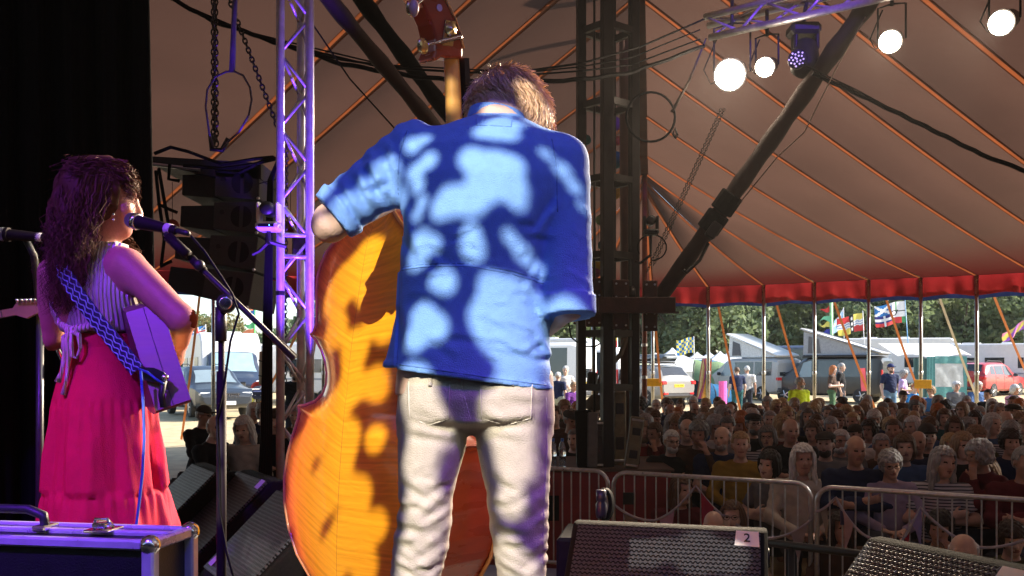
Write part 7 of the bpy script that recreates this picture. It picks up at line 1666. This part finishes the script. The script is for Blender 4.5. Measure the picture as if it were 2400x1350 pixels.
b = B(); b.grid(lambda u, v: V(skirt(u, 0).x+math.cos(u*6.283)*.006, skirt(u, 0).y+math.sin(u*6.283)*.006, mz(796, WD)+.018-.045*v), 60, 3); b.build('waistband', skirt_m, pw, True)
# hair
dark_curl = strand_mat('dark_brown_curls', (.045, .017, .010), (.13, .056, .030), .6, .12)
def w_cap(X, Y, Z):
    x, y, z = xf(HMw)(X, Y, Z); d = cranium(x, y, z, .016)+.005*n3(x, y, z, 90); d = np.maximum(d, np.minimum(-(y+.035), .05-z)); d = np.maximum(d, np.minimum(np.minimum(np.abs(x)*-1+.062, 9)*0+np.abs(x)-.2, 0)*0+d)
    ear = np.hypot((y-.012)/.03, (z+.008)/.042)-1; d = np.maximum(d, np.where(x > .05, -ear*.03, d)) if False else d
    d = np.maximum(d, -(z+.07)); bun = s_ell(X, Y, Z, P(192, 405, 2.84), (.050, .05, .05))+.006*n3(X, Y, Z, 80)
    back = s_ell(X, Y, Z, P(165, 560, 2.83), (.075, .06, .19))+.010*n3(X, Y, Z, 60)
    d = smin(d, bun, .02); return smin(d, back, .06)
me = put(sdf_mesh('hair', w_cap, (mx(60, WD), 2.68, mz(760, WD)), (mx(340, WD), 3.05, mz(350, WD)), .008)); link_mesh('hair', me, dark_curl, pw)
paths = []; rs4 = np.random.RandomState(9)
for k in range(4200):
    r0 = rs4.rand()
    if r0 < .62:      # falling curls down the back
        x0, y0 = rs4.uniform(140, 262), rs4.uniform(395, 470); D0 = 2.88-.105*math.sqrt(max(0, 1-((x0-200)/95)**2))
        ex = rs4.normal(150, 25); ey = rs4.uniform(600, 745); D1 = 2.80+rs4.normal(0, .03); mid = (x0*.5+ex*.5-15+rs4.normal(0, 12), (y0+ey)/2)
    elif r0 < .74:    # crown combed back to the bun
        x0, y0 = rs4.uniform(225, 305), rs4.uniform(375, 425); D0 = 2.87-.08*rs4.rand(); ex, ey = rs4.normal(192, 12), rs4.normal(405, 12); D1 = 2.81; mid = ((x0+ex)/2, min(y0, ey)-rs4.uniform(8, 22))
    elif r0 < .84:    # bun curls
        x0, y0 = rs4.normal(192, 14), rs4.normal(400, 12); D0 = 2.80; ex, ey = x0+rs4.normal(0, 28), y0+rs4.uniform(-10, 60); D1 = 2.79; mid = (x0+rs4.normal(0, 26), y0-rs4.uniform(0, 25))
    elif r0 < .93:    # front curls at the face
        x0, y0 = rs4.uniform(262, 312), rs4.uniform(385, 410); D0 = 2.86+rs4.normal(0, .03); ex, ey = rs4.uniform(285, 322), rs4.uniform(430, 500); D1 = 2.90+rs4.normal(0, .03); mid = (rs4.uniform(290, 328), (y0+ey)/2-10)
    else:             # far side locks over the shoulder
        x0, y0 = rs4.uniform(262, 290), rs4.uniform(520, 560); D0 = 2.93; ex, ey = rs4.uniform(290, 335), rs4.uniform(590, 660); D1 = 2.96; mid = (rs4.uniform(285, 320), rs4.uniform(560, 600))
    a, m_, c_ = P(x0, y0, D0), P(*mid, (D0+D1)/2-.02), P(ex, ey, D1); fr = rs4.uniform(5.0, 8.5)*((ey-y0)/250+.35); ph = rs4.rand()*6.28; ap = rs4.uniform(.007, .017); pts = []
    for i in range(15):
        t = i/14; p = a*(1-t)**2+m_*2*t*(1-t)+c_*t*t; q = fr*6.28*t*.55+ph; s = ap*min(1, t*2.2); pts.append(p+V(s*math.cos(q), s*math.sin(q), s*.4*math.sin(q*1.1)))
    paths.append(pts)
o = ribbon_mesh('hair_curls', paths, .0013, dark_curl, pw, 4); o['kind'] = 'stuff'
for dz in (0, .022): b = B(); b.sphere(P(266, 502+dz*600, 2.765), .004, 8, 6); b.build('earring', chrome, pw, True)
# ================================================================== acoustic guitar held by the singer
gt = thing('acoustic_guitar', 'acoustic guitar seen from its flat tail end at the singer\'s side', 'guitar', P(365, 840, 2.8))
c00, c10, c11, c01 = P(288, 722, 2.78), P(376, 700, 2.80), P(447, 945, 2.72), P(372, 975, 2.70)
gax = V(-.52, .85, .04).normalized(); mid = (c00+c10+c11+c01)/4; gv = ((c00+c10)-(c01+c11))/2; gw = ((c10+c11)-(c00+c01))/2; gh = gv.length; gv.normalize(); gwid = gw.length; gw.normalize()
gh_half = [(0, .5), (.02, .47), (.0, .5)]
def gout(s):      # half height of the body along its length (metres), lower bout, waist, upper bout
    return float(np.interp(s, [0, .02, .06, .12, .18, .26, .32, .40, .46, .49, .50], [.46, .49, .505, .50, .45, .345, .33, .36, .33, .22, .12]))*gh
rib_g = mat('guitar_mahogany', (.20, .10, .09), .4, 0, .2, 8, coat=.3, stretch=(1, 1, 6)); top_g = mat('guitar_top', (.55, .36, .18), .35, 0, .12, 10, coat=.4)
ss = np.linspace(0, .5, 26)
b = B(); b.grid(lambda u, v: mid+gax*(.5*u)+gv*gout(.5*u)+gw*((v-.5)*gwid), 25, 2); b.grid(lambda u, v: mid+gax*(.5*u)-gv*gout(.5*u)+gw*((.5-v)*gwid), 25, 2); b.build('side', rib_g, gt, True)
for sg, nm, m_ in ((-.5, 'back', rib_g), (.5, 'soundboard', top_g)): b = B(); b.grid(lambda u, v: mid+gax*(.5*u)+gv*gout(.5*u)*(2*v-1)+gw*(sg*gwid), 25, 6); b.build(nm, m_, gt, True)
b = B(); b.add([mid+gv*(.46*gh)-gw*gwid/2, mid+gv*(.46*gh)+gw*gwid/2, mid-gv*(.46*gh)+gw*gwid/2, mid-gv*(.46*gh)-gw*gwid/2], [(0, 1, 2, 3)]); b.build('tail_panel', rib_g, gt)
b = B(); b.tube([mid+gv*.46*gh-gax*.002, mid-gv*.46*gh-gax*.002], .0012, 4); b.build('tail_seam', black, gt)
b = B(); b.bar(mid+gax*.46+gw*.04, mid+gax*1.0+gw*.05+V(0, 0, .04), .024, 10); b.build('neck', top_g, gt, True)
b = B(); b.lathe([(.004, 0), (.008, .004), (.006, .012), (.010, .018), (.010, .022)], P(384, 884, 2.70), -gax, 12); b.build('strap_pin', chrome, gt, True)
b = B(); b.tube([P(384, 892, 2.69), P(378, 925, 2.69), P(383, 955, 2.69)], .010, 6); b.build('strap_tail', black, gt, True)
# strap
st = thing('guitar_strap', 'woven blue guitar strap slung across the singer\'s back', 'strap', P(240, 760, 2.7)); b = B()
spts = [P(140, 590, 2.80), P(150, 640, 2.755), P(185, 695, 2.745), P(230, 755, 2.745), P(280, 815, 2.74), P(322, 868, 2.72)]; sw = V(.75, 0, .66)*.024
def strapf(u, v): q = u*(len(spts)-1); i = min(int(q), len(spts)-2); p = spts[i].lerp(spts[i+1], q-i); return p+sw*(2*v-1)+V(0, -.004*math.sin(math.pi*v), 0)
b.grid(strapf, 40, 4); b.build('webbing', mat('blue_weave_dark', (.02, .025, .07), .8, 0, .2, 40, .3, 200), st, True)
for k in range(4):
    b = B(); b.tube([strapf(i/60, (k+.5)/4+.09*math.sin(i*1.55+k*1.6))+V(0, -.004, 0) for i in range(61)], .0022, 4); b.build('woven_line', mat('pale_blue_yarn', (.28, .40, .62), .8), st)
b = B(); b.prism([(0, -.018), (.05, -.022), (.085, -.012), (.095, 0), (.085, .012), (.05, .022), (0, .018)], P(326, 874, 2.71), (P(396, 884, 2.69)-P(326, 874, 2.71)).normalized(), V(0, 0, 1), V(0, .004, 0)); b.build('leather_end', black, st)
b = B(); b.tube([P(325, 865, 2.69), P(345, 872, 2.68), P(365, 888, 2.68), P(384, 900, 2.68)], .004, 6); b.build('jack_lead_top', mat('blue_lead', (.03, .10, .40), .5), st, True)
b = B(); b.tube([P(330, 870, 2.66), P(336, 950, 2.64), P(338, 1030, 2.63), P(334, 1110, 2.63), P(326, 1180, 2.62), P(316, 1260, 2.60), P(300, 1500, 2.58)], .0045, 6); tag(b.build('instrument_cable', mat('blue_lead', (.03, .10, .40), .5), smooth=True), 'blue instrument cable trailing down along the red skirt', 'cable')
# ================================================================== microphones, stands, case
def grille_ball(c, r, m, t): b = B(); b.sphere(c, r, 20, 14); b.build('grille', m, t, True)
mesh_m = mat('mic_mesh', (.35, .35, .36), .35, .8, .1, 50, 1.0, 700); micb = mat('mic_body', (.014, .010, .011), .6, 0, .1, 40, spec=.1)
mic = thing('microphone', 'vocal microphone with silver grille in front of the singer\'s mouth', 'microphone', P(370, 530, 2.72)); gc = P(311, 517, 2.72); d = (P(440, 547, 2.66)-gc).normalized()
grille_ball(gc, .0245, mesh_m, mic); b = B(); b.lathe([(.0255, .008), (.0258, .012), (.0258, .02), (.0225, .022)], gc, d, 20); b.build('ring', chrome, mic, True)
b = B(); b.lathe([(.0205, .018), (.021, .03), (.017, .10), (.0145, .155), (.013, .165)], gc, d, 18); b.build('handle', micb, mic, 'auto'); b = B(); b.lathe([(.0165, .125), (.0165, .145)], gc, d, 16); b.build('tape_band', mat('white_tape', (.6, .58, .55), .6), mic, True)
b = B(); b.lathe([(.009, .165), (.009, .20), (.006, .21)], gc, d, 10); b.build('plug', black, mic, True)
ms = thing('mic_stand', 'black boom microphone stand between singer and truss', 'mic stand', V(mx(519, 2.62), 2.62, STZ)); pv = P(530, 712, 2.60)
b = B(); b.bar(P(388, 548, 2.66), P(690, 840, 2.56), .0085, 10); b.build('boom', black, ms, True)
for (x0_, y0_), (x1_, y1_), r in (((395, 555), (440, 598), .0155), ((448, 605), (478, 635), .0125), ((645, 795), (690, 838), .0125)): b = B(); b.bar(P(x0_, y0_, 2.645), P(x1_, y1_, 2.625), r, 12); b.build('sleeve', micb, ms, True)
b = B(); b.sphere(P(467, 622, 2.62), .017, 10, 8); b.build('adjuster', black, ms, True)
b = B(); b.lathe([(.022, -.026), (.027, -.02), (.027, .02), (.022, .026)], pv, V(.25, -1, 0), 20); b.build('clutch', black, ms, 'auto'); b = B(); b.lathe([(.004, .0), (.019, .001), (.019, .005), (.015, .006)], pv+V(.007, -.027, 0), V(.25, -1, 0), 20); b.build('clutch_badge', chrome, ms, True)
b = B(); b.bar(P(519, 725, 2.62), P(519, 1380, 2.62), .0095, 12); b.build('upper_tube', micb, ms, True); b = B(); b.bar(P(518, 720, 2.62), P(518, 800, 2.62), .017, 12); b.build('grip', black, ms, True)
b = B(); b.bar(P(519, 870, 2.62), V(mx(519, 2.62), 2.62, STZ+.05), .0145, 12); b.build('lower_tube', micb, ms, True)
for k in range(3): a = k*2.094+.5; b = B(); b.bar(V(mx(519, 2.62), 2.62, STZ+.12), V(mx(519, 2.62)+.30*math.cos(a), 2.62+.30*math.sin(a), STZ+.012), .010, 8); b.build('leg', black, ms, True)
b = B(); b.tube([P(448, 553, 2.64), P(480, 590, 2.60), P(520, 650, 2.58), P(545, 690, 2.58), P(560, 735, 2.585), P(540, 800, 2.60), P(526, 900, 2.60), P(508, 980, 2.60), P(512, 1080, 2.60), P(514, 1200, 2.60), P(530, 1290, 2.60), P(560, 1400, 2.6)], .0035, 6); b.build('mic_cable', cable_m, ms, True)
mic2 = thing('microphone', 'second microphone pointing left at the left picture edge', 'microphone', P(40, 550, 3.2)); gc = P(8, 549, 3.2); d = (P(104, 557, 3.2)-gc).normalized(); grille_ball(gc, .0245, mesh_m, mic2)
b = B(); b.lathe([(.0255, .008), (.0255, .02), (.0205, .022), (.019, .06), (.0145, .15), (.013, .16)], gc, d, 18); b.build('handle', micb, mic2, 'auto'); b = B(); b.lathe([(.016, .118), (.016, .14)], gc, d, 14); b.build('tape_band', MATS['white_tape'], mic2, True)
ms2 = thing('mic_stand', 'black microphone stand standing before the drape at the left', 'mic stand', V(mx(92, 3.3), 3.3, STZ)); b = B(); b.tube([P(60, 560, 3.22), P(80, 600, 3.25), P(90, 700, 3.3)], .012, 8); b.build('boom', black, ms2, True); b = B(); b.bar(P(94, 700, 3.3), V(mx(92, 3.3), 3.3, STZ+.04), .0135, 10); b.build('tube', mat('dark_tube', (.05, .05, .055), .4, .5, .1), ms2, True)
for k in range(3): a = k*2.094-.3; b = B(); b.bar(V(mx(92, 3.3), 3.3, STZ+.14), V(mx(92, 3.3)+.3*math.cos(a), 3.3+.3*math.sin(a), STZ+.012), .011, 8); b.build('leg', MATS['dark_tube'], ms2, True)
# electric guitar on a stand, only its headstock reaches into view
eg = thing('electric_guitar', 'maple headstock of an electric guitar at the left picture edge', 'guitar', P(20, 735, 3.25)); maple = mat('maple_neck', (.52, .31, .13), .35, 0, .12, 12, coat=.3)
hp = [(-60, 738), (30, 722), (36, 712), (60, 706), (95, 708), (104, 716), (100, 728), (88, 733), (62, 746), (48, 742), (36, 738), (-60, 756)]
a = P(0, 0, 3.25); b = B(); q = [P(x, y, 3.25) for x, y in hp]; n = len(q); b.add(q+[p+V(0, .016, 0) for p in q], [tuple(range(n)), tuple(range(n, 2*n))[::-1]]+[(i, n+i, n+(i+1) % n, (i+1) % n) for i in range(n)]); b.build('headstock', maple, eg)
for k in range(6): b = B(); b.lathe([(.004, 0), (.006, .002), (.006, .012), (.003, .016)], P(42+k*10, 709-k*.3, 3.24), (0, -.6, .8), 10); b.build('tuner', chrome, eg, True)
for k in range(5): b = B(); b.bar(P(2+k*-14, 728+k*2.4, 3.245), P(5+k*-14, 743+k*2.4, 3.245), .0018, 5); b.build('fret', chrome, eg)
b = B(); b.box(P(-170, 775, 3.3), (.34, .045, .30), (0, R(-10), 0), .04); b.build('guitar_body', mat('black_gloss', (.01, .01, .01), .15, 0, 0, coat=.6), eg, True); b = B(); b.bar(P(-120, 765, 3.28), P(-50, 748, 3.262), .022, 8); b.build('neck_heel', maple, eg)
gs = thing('guitar_stand', 'thin black guitar stand under the electric guitar', 'guitar stand', V(mx(110, 3.3), 3.35, STZ)); b = B(); b.bar(P(100, 745, 3.32), P(150, 850, 3.32), .009, 8); b.build('arm', chrome, gs, True); b = B(); b.bar(P(98, 742, 3.34), V(mx(60, 3.3), 3.36, STZ), .008, 8); b.build('leg', black, gs, True); b = B(); b.bar(P(150, 850, 3.32), V(mx(170, 3.3), 3.36, STZ), .008, 8); b.build('leg', black, gs, True)
# flight case in the foreground
fc = thing('flight_case', 'black flight case with aluminium edges and latches in the near left corner', 'case', P(100, 1300, 1.82)); fa, fb = P(352, 1268, 1.74), P(-420, 1242, 1.86); cz = fa.z; dx_ = (fb-fa); dx_.z = 0; Lc = dx_.length; dx_.normalize(); dy_ = V(dx_.y, -dx_.x, 0)
if dy_.y < 0: dy_ = -dy_
TH = .15
M_ = Matrix((dx_, dy_, V(0, 0, 1))).transposed(); H_ = fa.z-STZ
b = B(); b.box(fa+dx_*(Lc/2)+dy_*(TH/2)-V(0, 0, H_/2), (Lc-.01, TH-.01, H_-.01), M_); b.build('panel_body', mat('case_laminate', (.008, .008, .010), .45, 0, .15, 30, .2, 300), fc)
alum = mat('case_aluminium', (.60, .60, .62), .3, .35, .15, 20)
for s, e in ((0, 1),):
    for y in (0, TH):
        b = B(); b.box(fa+dx_*(Lc/2)+dy_*y-V(0, 0, .008), (Lc, .020, .020), M_, .004); b.build('edge_rail', alum, fc)
        b = B(); b.box(fa+dy_*y-V(0, 0, H_/2), (.026, .026, H_), M_, .004); b.build('edge_rail', alum, fc)
    b = B(); b.box(fa+dy_*(TH/2)-V(0, 0, .008), (.024, TH, .022), M_, .004); b.build('edge_rail', alum, fc)
for y in (0, TH): b = B(); b.sphere(fa+dy_*y-V(0, 0, .008), .020, 12, 8); b.build('corner_cap', chrome, fc, True)
b = B(); b.box(fa+dx_*(Lc/2)+dy_*(TH/2)-V(0, 0, .001), (Lc, .020, .012), M_, .003); b.build('tongue_rail', alum, fc)
for f in (.20, .60):
    t = empty('latch', fa+dx_*(Lc*f)+dy_*.075+V(0, 0, .002)); t.parent = fc; t.location -= fc.location
    b = B(); b.box((0, 0, .003), (.055, .06, .006), M_, .002); b.build('plate', chrome, t, world=False); b = B(); b.box((.0, -.01, .014), (.03, .03, .012), M_, .004); b.build('lever', chrome, t, True, world=False); b = B(); b.tube([V(-.02, 0, .008), V(-.012, -.012, .026), V(.012, -.012, .026), V(.02, 0, .008)], .0035, 6); b.build('bail', chrome, t, True, world=False)
t = empty('handle', fa+dx_*(Lc*.50)+dy_*.075); t.parent = fc; t.location -= fc.location; b = B(); b.tube([dx_*.09+V(0, 0, .004), dx_*.085+V(0, 0, .03), dx_*.05+V(0, 0, .042), dx_*-.05+V(0, 0, .042), dx_*-.085+V(0, 0, .03), dx_*-.09+V(0, 0, .004)], .010, 8); b.build('grip', black, t, True, world=False)
for s in (-1, 1): b = B(); b.box(dx_*(.09*s)+V(0, 0, .006), (.03, .05, .012), M_, .003); b.build('handle_mount', chrome, t, world=False)
# ================================================================== stage lights hung behind the camera
ltr = truss('rear_truss', 'lighting truss hanging above the rear of the stage', V(-3.6, -.9, 5.4), V(3.6, -.9, 5.4), V(0, .25, 0), V(0, .12, .22))
def stage_spot(label, c, tgt, watts, colr, size, blend=.5, soft=.05, gobo=None):
    d = (tgt-c).normalized(); t = thing('stage_spotlight', label, 'lamp', c, group='stage lights above the rear of the stage')
    b = B(); b.lathe([(.06, -.34), (.10, -.30), (.11, -.05), (.12, 0), (.12, .012), (.10, .014)], c-d*.02, d, 20); b.build('housing', black, t, 'auto')
    b = B(); x = d.cross(V(0, 0, 1)).normalized(); b.tube([c-d*.15+x*.15, c-d*.15+x*.15+V(0, 0, .25), c-d*.15-x*.15+V(0, 0, .25), c-d*.15-x*.15], .012, 6); b.build('yoke', black, t, True)
    ld = bpy.data.lights.new('beam', 'SPOT'); ld.energy = watts; ld.color = colr; ld.spot_size = R(size); ld.spot_blend = blend; ld.shadow_soft_size = soft
    lo = bpy.data.objects.new('beam', ld); C.objects.link(lo); lo.location = d*.05; q = (-d).to_track_quat('Z', 'Y'); lo.rotation_euler = q.to_euler(); lo.parent = t
    if gobo:
        ld.use_nodes = True; N, L = ld.node_tree.nodes, ld.node_tree.links; em = N['Emission']; tc = N.new('ShaderNodeTexCoord'); sp = N.new('ShaderNodeSeparateXYZ'); L.new(tc.outputs['Normal'], sp.inputs[0])
        Mi = (Matrix.Translation(c+d*.05) @ q.to_matrix().to_4x4()).inverted(); dv = []
        for k in (0, 1): m_ = N.new('ShaderNodeMath'); m_.operation = 'DIVIDE'; L.new(sp.outputs[k], m_.inputs[0]); L.new(sp.outputs[2], m_.inputs[1]); dv.append(m_)
        cb = N.new('ShaderNodeCombineXYZ'); L.new(dv[0].outputs[0], cb.inputs[0]); L.new(dv[1].outputs[0], cb.inputs[1]); acc = None
        # metal cut-out pattern: soft discs joined into patches
        for (p3, rad) in gobo:
            l = Mi @ p3; s = GS; cx, cy = s*l.x/l.z, s*l.y/l.z; rr = rad/abs(l.z)
            ds = N.new('ShaderNodeVectorMath'); ds.operation = 'DISTANCE'; L.new(cb.outputs[0], ds.inputs[0]); ds.inputs[1].default_value = (cx, cy, 0)
            m_ = N.new('ShaderNodeMapRange'); m_.interpolation_type = 'SMOOTHSTEP'; m_.inputs['From Min'].default_value = rr*1.30; m_.inputs['From Max'].default_value = rr*.45; L.new(ds.outputs['Value'], m_.inputs[0])
            if acc is None: acc = m_.outputs[0]
            else: ad = N.new('ShaderNodeMath'); ad.operation = 'ADD'; L.new(acc, ad.inputs[0]); L.new(m_.outputs[0], ad.inputs[1]); acc = ad.outputs[0]
        fin = N.new('ShaderNodeMapRange'); fin.interpolation_type = 'SMOOTHSTEP'; fin.inputs['From Min'].default_value = .32; fin.inputs['From Max'].default_value = .76; L.new(acc, fin.inputs[0]); L.new(fin.outputs[0], em.inputs['Strength'])
    return t
GS = 1.0
G_px = [(1125, 298, 24), (1158, 303, 26), (1192, 306, 24), (1275, 348, 15), (1310, 375, 22), (1338, 408, 18), (1358, 450, 14), (955, 312, 24), (985, 300, 16), (1110, 382, 38), (1165, 395, 42), (1205, 398, 32), (1150, 440, 52), (1208, 450, 36), (1062, 482, 40), (1110, 482, 42), (1032, 500, 24), (1215, 482, 22), (1000, 368, 26), (965, 388, 26), (975, 425, 20), (988, 468, 16), (974, 495, 15), (988, 562, 30), (972, 592, 32), (1020, 572, 18), (1110, 558, 24), (1112, 590, 32), (1198, 562, 18), (1225, 590, 24), (1250, 612, 18), (1045, 665, 32), (1018, 664, 16), (1160, 680, 40), (1220, 690, 46), (1180, 740, 60), (1140, 752, 40), (1242, 765, 35), (1150, 785, 30), (990, 740, 36), (1022, 772, 38), (972, 795, 32), (1250, 830, 20), (1165, 250, 30), (1200, 262, 22), (1140, 262, 20),
        (895, 365, 34), (860, 425, 44), (805, 470, 44), (770, 530, 40), (850, 500, 40), (915, 430, 30)]
gobo = [(P(x, y, 1.84), r/FPX*1.84) for x, y, r in G_px]
gobo += [(P(x, y, 1.88), r/FPX*1.88) for x, y, r in [(985, 930, 55), (1010, 1010, 60), (985, 1090, 50), (1000, 1190, 60), (985, 1290, 60), (975, 1350, 60), (1230, 920, 50), (1200, 1000, 70), (1210, 1090, 55), (1200, 1180, 40), (1180, 1300, 50), (1240, 1330, 30)]]
bD = lambda x: 2.40+(836-x)*.00105
gobo += [(P(x, y, bD(x)), 1.14*r/FPX*bD(x)) for x, y, r in [(880, 640, 55), (820, 690, 50), (790, 720, 36), (880, 715, 36), (800, 800, 40), (850, 850, 45), (895, 790, 26), (900, 930, 36), (840, 940, 45), (800, 985, 40), (750, 1030, 55), (690, 1060, 36), (830, 1060, 45), (900, 1060, 30), (700, 1120, 45), (800, 1140, 60), (740, 1200, 60), (860, 1190, 40), (680, 1190, 34), (710, 1290, 50), (830, 1280, 60), (900, 1260, 34), (770, 1350, 60), (680, 1350, 36), (870, 1350, 40)]]
gobo += [(P(x, y, 2.3), r/FPX*2.3) for x, y, r in [(1065, 262, 20), (1068, 228, 12)]]+[(P(x, y, 1.94), r/FPX*1.94) for x, y, r in [(1150, 262, 26), (1195, 266, 26), (1245, 215, 34), (1275, 245, 38), (1262, 285, 34), (1225, 180, 24), (1285, 310, 24)]]
gobo += [(P(x, y, 3.2), r/FPX*3.2) for x, y, r in [(1420, 1300, 70), (1520, 1290, 60), (1640, 1310, 70), (1720, 1330, 50), (1980, 1320, 70), (560, 1250, 60), (620, 1200, 50), (500, 1180, 50), (640, 1320, 60), (450, 1130, 40)]]
stage_spot('profile spotlight with leaf gobo above the left rear of the stage', V(-.9, -1.8, 4.0), V(-.25, 2.05, 1.85), 740, (1, .92, .78), 46, .3, .014, gobo)
stage_spot('violet wash lamp above the left rear of the stage', V(-2.2, -.8, 5.2), V(-1.2, 2.65, 1.75), 560, (.22, .02, 1.0), 28, .7, .08)
stage_spot('blue violet wash lamp above the rear middle of the stage', V(.5, -1.0, 5.2), V(-.15, 2.0, 1.75), 95, (.055, .025, 1.0), 34, .7, .08)
stage_spot('magenta wash lamp above the right rear of the stage', V(2.3, -.8, 5.2), V(.05, 2.0, 1.15), 130, (.55, .05, 1.0), 17, .7, .08)
stage_spot('pink wash lamp above the far left rear of the stage', V(-3.2, -.6, 5.1), V(-1.55, 2.85, 1.4), 190, (.9, .03, .50), 15, .7, .08)
stage_spot('violet floor lamp shining up the truss column', V(-.62, 4.4, 1.2), V(-1.25, 5.05, 3.5), 480, (.16, .04, 1.0), 44, .6, .05)
stage_spot('violet lamp over the near left corner of the stage', V(-1.6, -.7, 5.1), V(-1.0, 1.85, 1.5), 330, (.17, .03, 1.0), 16, .7, .08)
stage_spot('violet lamp at the rear right for the lamp truss', V(3.1, -1.0, 5.0), V(2.35, 8.6, 5.4), 2600, (.16, .04, 1.0), 10, .7, .08)
# ================================================================== air
hz = B(); hz.box(V(0, 60, 9.4), (420, 140, 21.2)); hm_ = bpy.data.materials.new('hazy_air'); hm_.use_nodes = True; N_ = hm_.node_tree.nodes; N_.remove(N_['Principled BSDF'])
pv_ = N_.new('ShaderNodeVolumePrincipled'); pv_.inputs['Color'].default_value = (.90, .90, .92, 1); pv_.inputs['Density'].default_value = .00022; pv_.inputs['Anisotropy'].default_value = .6; hm_.node_tree.links.new(pv_.outputs[0], N_['Material Output'].inputs['Volume'])
tag(hz.build('haze', hm_), kind='stuff')
